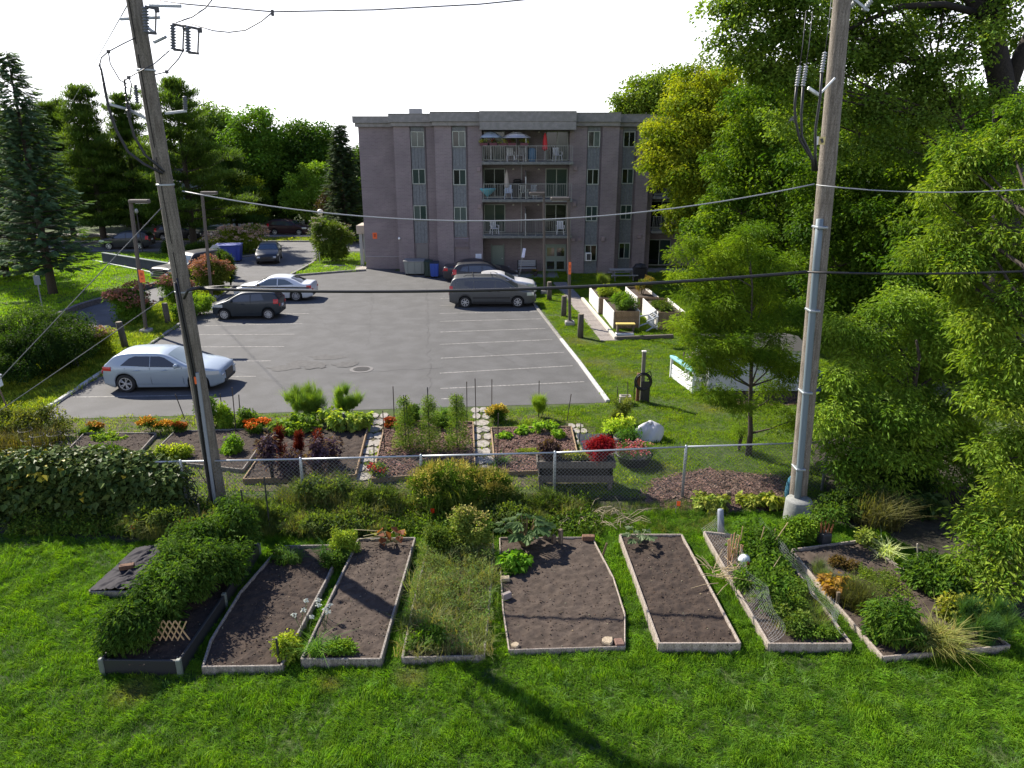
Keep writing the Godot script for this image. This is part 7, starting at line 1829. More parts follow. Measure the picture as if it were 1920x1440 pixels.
	stake("wooden stake leaning outside the rhubarb bed's right board", v3(2.06, 0, -14.88), 0.42, Vector2(0.1, 0.02), 0.022, wood("stake_w", Color(0.15, 0.09, 0.05), Color(0.25, 0.17, 0.1)), "")
	var q := [[1023, 1008, 0.42], [1030, 1012, 0.3], [1042, 1020, 0.22], [1051, 1020, 0.4]]
	var qa := [v3(0.78, 0, -15.65), v3(0.87, 0, -15.65), v3(0.99, 0, -15.5), v3(1.15, 0, -15.45)]
	var ql := ["tall wooden stub post behind the rhubarb, leftmost of four", "second wooden stub post, touching the tall one by rhubarb", "shortest wooden stub post at the rhubarb bed's back", "rightmost wooden stub post, standing apart from the other three"]
	for i in 4:
		st = new_st(); box(st, v3(0, q[i][2] * 0.5 + 0.05, 0), v3(0.09, q[i][2], 0.09), Basis(Vector3.UP, 0.3 * i), 0.012)
		var o := put(st, "stub_post", wood("stub", Color(0.14, 0.1, 0.065), Color(0.26, 0.2, 0.14)), null); o.position = qa[i]; tag(o, ql[i], "post", "stub posts at the rhubarb bed")
	var sandst := noisy("sandstone", Color(0.3, 0.24, 0.16), Color(0.45, 0.37, 0.26), 0.6, 0.9, 0.3, 0.2, 0.75)
	stone("flat_stone", "flat tan stone at the rhubarb bed's front right corner", "stone", v3(1.81, 0.1, -11.76), v3(0.24, 0.06, 0.26), sandst)
	stone("flat_stone", "small flat tan stone at the rhubarb bed's front left corner", "stone", v3(0.06, 0.1, -11.63), v3(0.16, 0.05, 0.16), sandst)
	stone("brick", "red brown paving brick beside the flat stone in the bed's corner", "brick", v3(2.02, 0.1, -11.71), v3(0.17, 0.06, 0.2), noisy("brick_r", Color(0.14, 0.075, 0.055), Color(0.2, 0.12, 0.09), 0.4), 0.1, false)
	stone("brick", "tan brick lying inside the left board below the salad plants", "brick", v3(-0.14, 0.1, -13.85), v3(0.18, 0.08, 0.14), sandst, 0.1, false)
	stone("brick", "grey block leaning on the wide bed's left board", "brick", v3(-0.11, 0.1, -13.17), v3(0.2, 0.14, 0.1), mat(0.2, 0.17, 0.16, 0.9), 0.6, false)
	stone("brick", "brown brick at the wide bed's back right corner", "brick", v3(1.82, 0.1, -15.57), v3(0.3, 0.12, 0.14), noisy("brick_m", Color(0.12, 0.06, 0.035), Color(0.2, 0.11, 0.06), 0.4), 0.0, false)
	var nt := thing("bird_netting", "thin grey bird netting sagging along both sides of its bed", "netting", Vector3.ZERO)
	for s in 2:
		st = new_st()
		var la := [v3(4.8, 0.2, -11.59), v3(4.72, 0.2, -13.45), v3(4.64, 0.2, -15.96)] if s == 0 else [v3(6.31, 0.2, -11.69), v3(6.25, 0.2, -13.35), v3(6.05, 0.2, -15.45)]
		var hh := 0.62
		var nu := 60; var nv := 9
		var p := func(i: int, j: int) -> Vector3:
			var f := clampf(float(i) / nu, 0.0, 1.0) * 2.0; var k := mini(int(f), 1)
			var b: Vector3 = la[k].lerp(la[k + 1], f - k)
			var v := float(j) / nv
			var sgn := 1.0 if s == 0 else -1.0
			var top := hh * (0.75 + 0.25 * absf(sin(f * 3.3 + s)))
			return b + v3(sgn * (0.12 * sin(v * 2.6) + 0.06 * sin(f * 9.0 + v * 3.0) + v * 0.14), top * v, 0.03 * sin(f * 15.0 + v * 5.0))
		for i in nu:
			for j in nv:
				var a: Vector3 = p.call(i, j); var b: Vector3 = p.call(i + 1, j); var d: Vector3 = p.call(i, j + 1)
				var e1 := v3(0, 0.0014, 0); var e2 := v3(0.0005, 0, 0.0014)
				quad(st, a - e1, b - e1, b + e1, a + e1); quad(st, a - e2, a + e2, d + e2, d - e2)
		put(st, "net_side", mat(0.3, 0.32, 0.34, 0.6), nt)
	var cane := mat(0.36, 0.27, 0.13, 0.8)
	var cl := ["upright bamboo cane in the netted bed, leftmost", "bamboo cane in the netted bed beside the white ball", "tallest bamboo cane at the netted bed's middle", "leaning bamboo cane near the netted bed's right side", "short bamboo cane at the netted bed's back"]
	var ca := [v3(5.13, 0, -14.72), v3(5.26, 0, -14.65), v3(5.49, 0, -14.61), v3(5.65, 0, -14.72), v3(6.07, 0, -15.06)]
	for i in 5: stake(cl[i], ca[i], [0.95, 0.75, 1.0, 1.05, 0.7][i], Vector2([0.02, -0.25, 0.1, 0.5, -0.05][i], 0.05), 0.011, cane, "bamboo canes in the netted bed")
	st = new_st(true)
	for k in 60:
		var a := v3(4.96, 0.22, -13.72) + v3(rng.randf_range(-0.7, 0.5), rng.randf_range(0, 0.12), rng.randf_range(-0.35, 0.35))
		var d := v3(rng.randf_range(-1, 1), rng.randf_range(-0.05, 0.35), rng.randf_range(-0.5, 0.5)).normalized() * rng.randf_range(0.3, 0.75)
		tube(st, [a, a + d * 0.5 + v3(0, 0.03, 0), a + d], [0.009, 0.008, 0.004], 5, false)
	tag(put(st, "dry_stalk_heap", mat(0.36, 0.28, 0.16, 0.9)), "heap of dry tan stalks lying in the netted bed's middle", "dry stalks", "", "stuff")
	st = new_st()
	for k in 14:
		var a := v3(4.92, 0.2, -14.33) + v3(rng.randf_range(-0.15, 0.15), 0, rng.randf_range(-0.1, 0.1))
		tube(st, [a, a + v3(rng.randf_range(-0.06, 0.06), rng.randf_range(0.4, 0.75), 0)], 0.014, 5)
	tag(put(st, "dry_stalk_bundle", mat(0.34, 0.2, 0.1, 0.9)), "upright bundle of reddish dry stalks left of the white ball", "dry stalks", "", "stuff")
	var ball := thing("white_ball", "white ball like ornament with a red spot among canes", "ornament", v3(5.05, 0.3, -14.08))
	st = new_st(true); lathe(st, v3(0, 0.17, 0), [Vector2(0.0, -0.13), Vector2(0.09, -0.1), Vector2(0.135, 0.0), Vector2(0.1, 0.09), Vector2(0.0, 0.13)], 16); put(st, "ball", mat(0.62, 0.65, 0.63, 0.5), ball)
	st = new_st(true); lathe(st, v3(0.045, 0.15, 0.12), [Vector2(0.0, -0.05), Vector2(0.045, 0.0), Vector2(0.0, 0.06)], 8); put(st, "red_spot", mat(0.5, 0.08, 0.03, 0.6), ball)
	st = new_st(true); tube(st, [v3(5.07, 0, -15.85), v3(5.07, 0, -15.85) + v3(-0.08, 0.75, 0)], [0.085, 0.07], 14)
	tag(put(st, "grey_pipe", mat(0.2, 0.22, 0.26, 0.6)), "grey pipe standing at the back left of the netted bed", "pipe")
	var pt := thing("plant_pot", "square dark pot with stripped red stalks behind the weedy bed", "plant pot", v3(7.4, 0, -15.5))
	st = new_st(); box(st, v3(0, 0.17, 0), v3(0.26, 0.34, 0.26), Basis(Vector3.UP, 0.3), 0.03); put(st, "pot", mat(0.04, 0.042, 0.047, 0.6), pt)
	st = new_st(true)
	for k in 4: tube(st, [v3(-0.1 + 0.08 * k, 0.3, 0), v3(-0.12 + 0.09 * k, 0.55, 0.02), v3(-0.13 + 0.11 * k, 0.85, 0)], [0.02, 0.022, 0.012], 6)
	put(st, "stalk", mat(0.3, 0.12, 0.05, 0.8), pt)
	var xf := []; var cols := []
	for i in 30: xf.append(turned(v3(rng.randf_range(-0.3, 0.35), rng.randf_range(0.75, 1.05), rng.randf_range(-0.2, 0.2)), 0.9)); cols.append(vary(Color(0.07, 0.11, 0.02), 0.3))
	scatter(pt, "leaves", clump("shrub"), foliage_mat(), xf, cols, "stuff")
	stake("pale stick leaning at the weedy bed's right board", v3(9.2, 0, -14.61), 0.55, Vector2(-0.12, 0), 0.014, mat(0.45, 0.4, 0.33, 0.8), "")
	st = new_st(); box(st, v3(0, 0.2, 0), v3(0.07, 0.4, 0.07), Basis.IDENTITY, 0.008)
	var wp := put(st, "corner_stub", wood("stub", Color(0.14, 0.1, 0.065), Color(0.26, 0.2, 0.14)), null); wp.position = v3(6.64, 0, -12.95); tag(wp, "short wooden stub beside the golden leaved plant", "post")
	var fl := ["small red flag at the vine hedge's foot, far left", "small red flag in weeds behind the overgrown bed", "small red flag near the fence's right hosta plants"]
	var fp := [v3(-9.14, 0, -15.75), v3(-2.04, 0, -16.54), v3(4.19, 0, -16.94)]
	for i in 3:
		var f := thing("red_flag", fl[i], "flag", fp[i], 0.0, "small red marker flags")
		st = new_st(); tube(st, [Vector3.ZERO, v3(0, 0.42, 0)], 0.006, 5); put(st, "wire", mat(0.2, 0.2, 0.2, 0.5), f)
		st = new_st(); quad(st, v3(0, 0.3, 0), v3(0.1, 0.29, 0.02), v3(0.1, 0.43, 0.01), v3(0, 0.43, 0)); put(st, "flag", leafmat("flag", 0.75, 0.03, 0.01, 0.6, 0.3), f)
	st = new_st(); box(st, v3(0, 0.22, 0), v3(0.12, 0.44, 0.12), Basis.IDENTITY, 0.015)
	var sp := put(st, "short_post", wood("stub", Color(0.14, 0.1, 0.065), Color(0.26, 0.2, 0.14)), null); sp.position = v3(5.67, 0, -17.47); tag(sp, "short brown post among the hostas before the fence", "post")

func flagstones(label: String, pts: Array, w: float, rows_n: int, m: Material):
	var t := thing("flagstone_path", label, "path", Vector3.ZERO, 0.0, "flagstone paths between the plots")
	for i in rows_n:
		var f := (i + 0.5) / rows_n
		var c: Vector3 = pts[0].lerp(pts[1], f)
		var d: Vector3 = (pts[1] - pts[0]).normalized(); var s := d.cross(Vector3.UP)
		for k in (2 if i % 3 else 1):
			var poly := PackedVector2Array()
			var n := 7
			var cc := c + s * ((k - 0.5) * w * 0.5 if i % 3 else 0.0) + s * rng.randf_range(-0.05, 0.05)
			var rx: float = w * (0.26 if i % 3 else 0.46); var rz: float = (pts[1] - pts[0]).length() / rows_n * 0.47
			for j in n:
				var a := TAU * j / n + 0.3
				var o: Vector3 = s * cos(a) * rx * rng.randf_range(0.85, 1.12) + d * sin(a) * rz * rng.randf_range(0.85, 1.12)
				poly.append(Vector2(cc.x + o.x, cc.z + o.z))
			keep_off(poly, 0.02)
			var st := new_st(); prism(st, poly, 0.0, 0.035 + rng.randf() * 0.02); put(st, "flagstone", m, t)

func build_back_beds():
	var grey := wood("bed_board_grey", Color(0.22, 0.195, 0.165), Color(0.4, 0.36, 0.31))
	var tan := wood("bed_board_tan", Color(0.3, 0.2, 0.11), Color(0.46, 0.33, 0.2))
	var soil := noisy("soil", Color(0.034, 0.021, 0.014), Color(0.064, 0.042, 0.028), 1.3, 1.0, 0.7, 0.22, 0.6)
	var mulch := noisy("mulch", Color(0.07, 0.048, 0.036), Color(0.16, 0.115, 0.09), 0.7, 1.0, 1.5, 0.2, 0.4)
	raised_bed("back plot of dark soil with squash and purple plants behind fence", [Vector2(-7.53, -18.82), Vector2(-7.72, -22.43)], [Vector2(-4.44, -19.1), Vector2(-4.85, -23.37)], 0.17, tan, soil, 0.05, 0.045, "back garden plots")
	raised_bed("back plot covered in reddish wood mulch with climbing bean poles", [Vector2(-3.93, -18.89), Vector2(-4.3, -23.47)], [Vector2(-1.06, -19.42), Vector2(-1.32, -23.37)], 0.16, tan, mulch, 0.05, 0.045, "back garden plots")
	raised_bed("back plot of wood mulch with small lettuces, nearest the tarp", [Vector2(-0.47, -19.35), Vector2(-0.69, -22.86)], [Vector2(2, -19.5), Vector2(1.98, -22.96)], 0.15, tan, mulch, 0.05, 0.045, "back garden plots")
	raised_bed("back plot left of pole, first from the left, with weeds", [Vector2(-13.61, -20.41), Vector2(-13.98, -22.41)], [Vector2(-11.36, -20.33), Vector2(-11.63, -22.41)], 0.13, grey, soil, 0.03, 0.045, "back garden plots")
	raised_bed("back plot behind the left pole with marigolds along its rim", [Vector2(-10.96, -20.33), Vector2(-11.1, -22.6)], [Vector2(-7.81, -19.56), Vector2(-7.98, -22.84)], 0.13, grey, soil, 0.03, 0.045, "back garden plots")
	chips_on(PackedVector2Array([Vector2(-3.9, -19.0), Vector2(-1.1, -19.4), Vector2(-1.35, -23.2), Vector2(-4.2, -23.3)]), 130, Color(0.11, 0.07, 0.055), 0.14, get_node("raised_bed_009"))
	chips_on(PackedVector2Array([Vector2(-0.4, -19.4), Vector2(1.95, -19.5), Vector2(1.9, -22.8), Vector2(-0.6, -22.8)]), 120, Color(0.11, 0.07, 0.055), 0.13, get_node("raised_bed_010"))
	var fs := noisy("flagstone", Color(0.24, 0.22, 0.19), Color(0.38, 0.35, 0.31), 1.0, 0.9, 0.3, 0.3, 0.75)
	flagstones("flagstone path between the squash plot and the bean pole plot", [v3(-4.21, 0, -18.92), v3(-4.71, 0, -24.62)], 0.62, 9, fs)
	flagstones("flagstone path between the bean pole plot and the lettuce plot", [v3(-0.8, 0, -19.46), v3(-1.16, 0, -25.18)], 0.6, 9, fs)
	flagstones("flagstone path between the lettuce plot and the black tarp", [v3(2.46, 0, -20.61), v3(2.15, 0, -23.56)], 0.5, 6, fs)
	flagstones("flagstone path left of the squash plot, behind the pole", [v3(-8.11, 0, -19.64), v3(-8.05, 0, -22.91)], 0.5, 7, fs)
	var t := thing("wooden_trough", "weathered raised wooden trough planter just behind the chain link fence", "planter", Vector3.ZERO)
	var wd := wood("trough_wood", Color(0.11, 0.095, 0.08), Color(0.2, 0.175, 0.145))
	var z := -18.4; var x0 := 0.72; var x1 := 2.78; var top := 0.88
	var st: SurfaceTool
	for k in 2:
		for zz in [z, z - 0.62]:
			st = new_st(); boxc(st, v3(x0, top - 0.2 - k * 0.42, zz - 0.02), v3(x1, top - k * 0.42, zz + 0.02), 0.008); put(st, "plank", wd, t)
	for xx in [x0 - 0.022, x1 + 0.022]:
		st = new_st(); boxc(st, v3(xx - 0.02, top - 0.2, z - 0.64), v3(xx + 0.02, top - 0.005, z + 0.02), 0.008); put(st, "end_plank", wd, t)
	for xx in [x0 + 0.08, x1 - 0.08]:
		for zz in [z - 0.075, z - 0.545]:
			st = new_st(); boxc(st, v3(xx - 0.055, 0, zz - 0.053), v3(xx + 0.055, top - 0.02, zz + 0.053), 0.008); put(st, "leg", wd, t)
	st = new_st(); boxc(st, v3(x0 + 0.02, top - 0.58, z - 0.6), v3(x1 - 0.02, top - 0.06, z - 0.022)); put(st, "soil", mat(0.02, 0.016, 0.012, 1.0), t)
	var tp := thing("black_sheet", "black plastic sheet spread on the ground right of lettuce plot", "tarp", v3(2.88, 0, -21.66))
	var nz := FastNoiseLite.new(); nz.seed = 19; nz.frequency = 2.0
	st = new_st(true); var rows := []
	for j in 21:
		var row := []
		for i in 21: row.append(v3((i / 20.0 - 0.5) * 1.35 + (j / 20.0) * -0.1, 0.05 + 0.09 * absf(nz.get_noise_2d(i * 0.12, j * 0.1)), (0.5 - j / 20.0) * 1.7))
		rows.append(row)
	for j in 20:
		for i in 20: quad(st, rows[j][i], rows[j][i + 1], rows[j + 1][i + 1], rows[j + 1][i])
	put(st, "sheet", mat(0.03, 0.032, 0.037, 0.35), tp)
	st = new_st(true); lathe(st, v3(0.55, 0.05, 0.1), [Vector2(0.2, 0.0), Vector2(0.24, 0.3), Vector2(0.2, 0.3), Vector2(0.0, 0.22)], 16); put(st, "folded_edge", mat(0.012, 0.012, 0.013, 0.5), tp)
	t = thing("white_bag", "white woven sack slumped on the grass behind the black sheet", "sack", v3(4.37, 0, -22.25))
	st = new_st(true); rows = []
	for j in 13:
		var row := []
		var v := j / 12.0
		for i in 25:
			var a := TAU * i / 24.0
			var r := (0.42 * sqrt(maxf(0.0, 1.0 - pow(v, 2.6))) + 0.03) * (1.0 + 0.06 * sin(a * 9.0 + v * 3.0) + 0.16 * sin(a * 2.0 + v * 2.5) + 0.05 * sin(a * 17.0 - v * 6.0))
			row.append(v3(cos(a) * r * 1.0 + 0.12 * v, (0.56 + 0.06 * sin(a * 3.0)) * v, sin(a) * r * 0.8))
		rows.append(row)
	for j in 12:
		for i in 24: quad(st, rows[j][i + 1], rows[j][i], rows[j + 1][i], rows[j + 1][i + 1])
	put(st, "sack", mat(0.52, 0.52, 0.55, 0.6), t)
	st = new_st(true); lathe(st, v3(0.1, 0.6, 0), [Vector2(0.1, -0.06), Vector2(0.07, 0.0), Vector2(0.0, 0.02)], 9); put(st, "folded_neck", mat(0.45, 0.45, 0.47, 0.7), t)
	t = thing("concrete_block", "grey concrete block behind the yellow leaved pots", "block", v3(4.17, 0, -25.65))
	st = new_st(); box(st, v3(0, 0.16, 0), v3(0.42, 0.32, 0.3), Basis.IDENTITY, 0.015); put(st, "block", mat(0.27, 0.25, 0.22, 0.9), t)
	st = new_st(); box(st, v3(0, 0.322, 0), v3(0.3, 0.01, 0.16)); put(st, "hollow", mat(0.04, 0.04, 0.035, 0.9), t)
	var pl := ["black tub with pink and red flowers behind the chain link fence", "dark pot with trailing green plant beside the white sack", "dark pot with lime leaved plant behind the black sheet"]
	var pa := [v3(3.65, 0, -20.29), v3(3.67, 0, -21.53), v3(3.29, 0, -22.25)]
	var pr := [0.55, 0.3, 0.26]
	for i in 3:
		t = thing("plant_tub", pl[i], "plant pot", pa[i], 0.0, "pots beside the black sheet")
		st = new_st(true); lathe(st, Vector3.ZERO, [Vector2(pr[i] * 0.8, 0), Vector2(pr[i], 0.3), Vector2(pr[i] * 1.04, 0.32), Vector2(pr[i] * 0.92, 0.32), Vector2(0, 0.26)], 18); put(st, "tub", mat(0.014, 0.014, 0.015, 0.6), t)
		var xf := []; var cols := []
		for k in 60:
			var a := rng.randf() * TAU; var r: float = pr[i] * sqrt(rng.randf())
			xf.append(turned(v3(cos(a) * r, rng.randf_range(0.3, 0.5 + i * 0.06), sin(a) * r), 0.8)); cols.append(vary([Color(0.06, 0.1, 0.02), Color(0.06, 0.12, 0.025), Color(0.3, 0.36, 0.05)][i], 0.3))
		scatter(t, "leaves", clump("small" if i == 0 else "shrub"), foliage_mat(), xf, cols, "stuff")
		if i == 0:
			xf = []; cols = []
			for k in 50:
				var a := rng.randf() * TAU; var r: float = pr[i] * sqrt(rng.randf())
				xf.append(turned(v3(cos(a) * r, rng.randf_range(0.42, 0.56), sin(a) * r), 0.9)); cols.append(vary(Color(0.4, 0.07, 0.09) if k % 2 else Color(0.42, 0.2, 0.2), 0.3))
			scatter(t, "flowers", clump("flower"), petal_mat(), xf, cols, "stuff")
	var rod := mat(0.06, 0.045, 0.035, 0.8)
	var sk := [
		["dark rod standing at the bean plot's back left corner", v3(-3.98, 0, -23.3), 1.45], ["dark rod at the back of bean plot between two poles", v3(-1.21, 0, -23.2), 1.75], ["thin rod behind the bean plot's rightmost pole", v3(-1.52, 0, -23.3), 1.6],
		["dark rod at the lettuce plot's left board", v3(-0.71, 0, -24.24), 1.4], ["dark wooden stake in lettuce plot's left front, beside flagstones", v3(-0.42, 0, -19.83), 1.75], ["leaning brown stake at lettuce plot's back right", v3(1.9, 0, -23.81), 1.0],
		["dark rod right of the lettuce plot, near the black sheet", v3(2.12, 0, -21.66), 0.75], ["thin dark rod behind the pots by the hose post", v3(3.72, 0, -24.62), 1.0], ["second thin dark rod behind the pots by the hose post", v3(4.25, 0, -25.47), 0.9],
		["rusty rod on the asphalt edge behind the bean plot", v3(0.97, 0, -25.18), 1.05], ["tall brown stake left of pole among the marigolds", v3(-9.12, 0, -22.67), 1.6], ["dark stake beside the tall one near orange marigolds", v3(-9.18, 0, -23.3), 1.15],
		["thin stake behind the left utility pole's marigold plot", v3(-9.95, 0, -23.81), 1.0], ["thin leaning rod left of the pole at the asphalt edge", v3(-11.42, 0, -24.08), 0.9], ["wooden stake at bean plot's front left corner", v3(-3.96, 0, -19.35), 1.0], ["green rod at bean plot's left side", v3(-3.93, 0, -21.02), 1.4]]
	for q in sk: stake(q[0], q[1], q[2], Vector2(rng.randf_range(-0.05, 0.05), rng.randf_range(-0.03, 0.03)) if not "leaning" in q[0] else Vector2(0.12 if "brown" in q[0] else -0.2, 0), 0.016, rod)
	var bl := ["bean vine climbing a pair of dark poles, leftmost of three", "bean vine on the middle pole of the mulch plot", "bean vine on the rightmost pole of the mulch plot"]
	var ba := [v3(-3.27, 0, -21.02), v3(-2.54, 0, -21.02), v3(-1.69, 0, -21.1)]
	for i in 3:
		t = thing("bean_pole", bl[i], "climbing plant", ba[i], 0.0, "bean poles")
		for k in (2 if i == 0 else 1):
			st = new_st(); tube(st, [v3(k * 0.12, 0, 0), v3(k * 0.06, 1.9 + 0.25 * (i % 2), 0)], 0.017, 6); put(st, "pole", mat(0.02, 0.025, 0.03, 0.6), t)
		var xf := []; var cols := []
		for k in 230:
			var y := rng.randf_range(0.1, 1.85)
			var r := 0.4 * (1.0 - y / 2.6) + 0.02
			xf.append(turned(v3(rng.randf_range(-r, r), y, rng.randf_range(-r, r)), 0.85)); cols.append(vary(Color(0.07, 0.12, 0.02).lerp(Color(0.16, 0.2, 0.04), rng.randf()), 0.25))
		scatter(t, "leaves", clump("small"), foliage_mat(), xf, cols, "stuff")
	st = new_st(true); tube(st, [v3(-5.51, 0, -22.72), v3(-5.51, 0, -22.72) + v3(0, 0.7, 0)], 0.07, 10)
	tag(put(st, "black_tube", mat(0.012, 0.013, 0.02, 0.5)), "short black tube standing among the squash leaves", "tube")
	for i in 4:
		t = thing("tomato_cage", ["empty wire plant cage, leftmost before the back plots", "second empty wire plant cage from the left edge", "third empty wire plant cage, nearest plot's corner", "empty wire plant cage touching the first plot's boards"][i], "plant cage", [v3(-14.67, 0, -20.69), v3(-14.07, 0, -20.29), v3(-13.61, 0, -20.37), v3(-13.12, 0, -20.45)][i], 0.0, "wire plant cages at left")
		for k in 4:
			var a := TAU * k / 4.0
			st = new_st(); tube(st, [v3(cos(a) * 0.12, 0, sin(a) * 0.12), v3(cos(a) * 0.2, 1.0, sin(a) * 0.2)], 0.007, 5); put(st, "wire", mat(0.03, 0.03, 0.03, 0.6), t)
		for k in 3:
			var ring := []
			for j in 13: ring.append(v3(cos(TAU * j / 12.0) * (0.14 + 0.025 * k), 0.3 + 0.3 * k, sin(TAU * j / 12.0) * (0.14 + 0.025 * k)))
			st = new_st(); tube(st, ring, 0.006, 5, false); put(st, "ring", mat(0.03, 0.03, 0.03, 0.6), t)

func build_bushes():
	var g1 := Color(0.04, 0.075, 0.013); var g2 := Color(0.1, 0.16, 0.025); var lime := Color(0.25, 0.32, 0.04); var dkg := Color(0.022, 0.045, 0.012)
	var pink := Color(0.3, 0.14, 0.1)
	bush("flowering_shrub", "wide flowering hedge shrub beside the blue dumpster, pale pink heads", "shrub", v3(-24.51, 0, -66.63), v3(3.0, 1.15, 1.6), "shrub", 900, Color(0.07, 0.1, 0.015), Color(0.19, 0.2, 0.03), 1.9, "pink flowering shrubs", 0.3, ["flower", 420, Color(0.5, 0.36, 0.28), 2.4, 0.25])
	bush("flowering_shrub", "pink flowering shrub at the foot of the leftmost lamp post", "shrub", v3(-20.34, 0, -38.74), v3(1.35, 1.0, 1.2), "shrub", 700, g1, g2, 1.25, "pink flowering shrubs", 0.3, ["flower", 200, pink, 2.2, 0.2])
	bush("flowering_shrub", "pink flowering shrub partly behind the left pole near the suv", "shrub", v3(-19.82, 0, -43.07), v3(1.0, 0.95, 1.0), "shrub", 500, g1, g2, 1.25, "pink flowering shrubs", 0.3, ["flower", 150, pink, 2.2, 0.2])
	bush("flowering_shrub", "pink topped shrub right of the left pole under second lamp", "shrub", v3(-19.14, 0, -46.92), v3(1.35, 1.25, 1.1), "shrub", 650, Color(0.06, 0.075, 0.015), Color(0.14, 0.14, 0.03), 1.3, "pink flowering shrubs", 0.3, ["flower", 240, Color(0.45, 0.22, 0.14), 2.3, 0.2])
	bush("flowering_shrub", "low yellow green shrub with pale heads behind the silver hatchback", "shrub", v3(-18.78, 0, -32.14), v3(1.05, 0.7, 0.9), "shrub", 520, Color(0.08, 0.11, 0.015), Color(0.2, 0.22, 0.03), 1.1, "pink flowering shrubs", 0.3, ["flower", 110, Color(0.45, 0.3, 0.22), 1.8, 0.35])
	bush("verge_shrub", "bright leafy shrub on the verge between bollard and lamp post", "shrub", v3(-17.66, 0, -40.87), v3(0.9, 0.6, 0.8), "shrub", 350, g2, lime, 1.1, "verge shrubs")
	bush("verge_shrub", "dark leafy shrub beside the small dark hatchback's nose", "shrub", v3(-17.99, 0, -39.52), v3(1.1, 0.6, 0.7), "shrub", 350, g1, g2, 1.1, "verge shrubs")
	var cc := ["slim dark cedar behind the pink topped shrub, tallest of three", "slim dark cedar, middle one beside the octagonal sign", "small slim cedar nearest the blue dumpster"]
	var cp := [v3(-19.34, 0, -50.2), v3(-20.67, 0, -53.01), v3(-21.55, 0, -54.42)]
	for i in 3: bush("slim_cedar", cc[i], "cedar", cp[i], v3(0.42, [1.2, 1.1, 1.0][i], 0.42), "small", 420, dkg, Color(0.06, 0.09, 0.02), 1.7, "slim cedars", 0.4)
	bush("white_flowering_bush", "tall white flowering bush on lawn left of the building", "shrub", v3(-14.77, 0, -61.41), v3(1.85, 2.0, 1.5), "shrub", 1300, Color(0.045, 0.07, 0.018), Color(0.11, 0.14, 0.03), 1.8, "", 0.35, ["flower", 170, Color(0.45, 0.43, 0.34), 1.6, 0.0])
	var lr := ["round clipped dark shrub on the lawn behind the ramp wall", "low dark shrub beyond the ramp wall beside the black suv"]
	var lp := [v3(-30.29, 0, -65.93), v3(-27.46, 0, -64.58)]
	for i in 2: bush("round_shrub", lr[i], "shrub", lp[i], v3([0.9, 1.6][i], 0.6, 0.9), "small", 500, dkg, Color(0.06, 0.09, 0.02), 2.2, "round dark shrubs")
	bush("cedar_hedge", "dense dark cedar hedge at the left edge beside the gate posts", "hedge", v3(-20.2, 0, -29.0), v3(2.5, 1.35, 3.4), "shrub", 5200, Color(0.014, 0.03, 0.009), Color(0.045, 0.075, 0.018), 0.95, "", 0.22)
	bush("creeper", "creeper growing over the short mesh panel at the gate", "climbing plant", v3(-20.08, 0, -31.27), v3(0.95, 0.85, 0.35), "shrub", 420, dkg, g2, 0.9)
	var gv := thing("vine_hedge", "grape vine smothering the fence left of pole, big overlapping leaves", "vine", v3(-11.0, 0, -17.2))
	var xf := []; var cols := []
	var nz := FastNoiseLite.new(); nz.seed = 77; nz.frequency = 0.9
	for i in 4600:
		var x := rng.randf_range(-4.6, 2.45)
		var topy := 1.5 + 0.25 * nz.get_noise_2d(x * 1.5, 3.0) + (0.35 if x < -3.4 else 0.0)
		if x > 1.6: topy -= (x - 1.6) * 0.45
		var y := topy * pow(rng.randf(), 0.6)
		var depth := 0.38 + 0.25 * nz.get_noise_2d(x * 2.0, y * 2.0) + (1.0 - y / 2.0) * 0.25
		if nz.get_noise_2d(x * 2.6 + 40.0, y * 2.6) < -0.38 and y < topy * 0.8: continue
		xf.append(turned(v3(x, y, rng.randf_range(-0.4, 1.0) * depth), rng.randf_range(0.75, 1.2), 0.7))
		cols.append(vary(Color(0.035, 0.065, 0.016).lerp(Color(0.11, 0.16, 0.04), rng.randf()), 0.2) if i % 60 else Color(0.4, 0.35, 0.04))
	scatter(gv, "leaves", clump("vine"), leafmat("vine_leaf", 1, 1, 1, 0.42, 0.5), xf, cols, "stuff")
	var st := new_st(true)
	for k in 26:
		var x := -4.4 + k * 0.31
		tube(st, [v3(x, 0, 0.05), v3(x + 0.15, 0.6, 0.12 * sin(k)), v3(x - 0.1, 1.35, 0.05)], [0.02, 0.014, 0.008], 5, false)
	put(st, "vine_stem", noisy("bark", Color(0.05, 0.04, 0.03), Color(0.1, 0.08, 0.06), 0.6), gv)
	var tl := ["tomato plant at the black bed's front left corner", "tomato plant at the front of black bed, right of first", "large tomato plant in the middle of the black bed", "tomato plant spilling over the black bed's right wall", "tomato plant at the black bed's back near tarp", "tall tomato plant at the black bed's far end"]
	var tp := [v3(-7.1, 0.25, -11.5), v3(-6.7, 0.25, -12.3), v3(-6.6, 0.25, -13.1), v3(-6.15, 0.25, -13.6), v3(-6.8, 0.25, -14.2), v3(-6.3, 0.25, -14.9)]
	var tr := [v3(0.48, 0.42, 0.5), v3(0.62, 0.6, 0.6), v3(0.72, 0.66, 0.65), v3(0.5, 0.5, 0.6), v3(0.66, 0.62, 0.6), v3(0.62, 0.62, 0.55)]
	for i in 6: bush("tomato_plant", tl[i], "tomato plant", tp[i], tr[i], "tomato", [420, 640, 760, 460, 620, 560][i], Color(0.03, 0.06, 0.013), Color(0.085, 0.135, 0.032), 0.9, "tomato plants in the black bed", 0.4)
	var stx := ["dark stake among the tomato plants, nearest the tarp", "dark stake at the tomato bed's back by weeds", "dark stake behind the tomato bed beside the pole"]
	var sta := [v3(-6.9, 0, -14.6), v3(-6.2, 0, -15.3), v3(-5.9, 0, -16.0)]
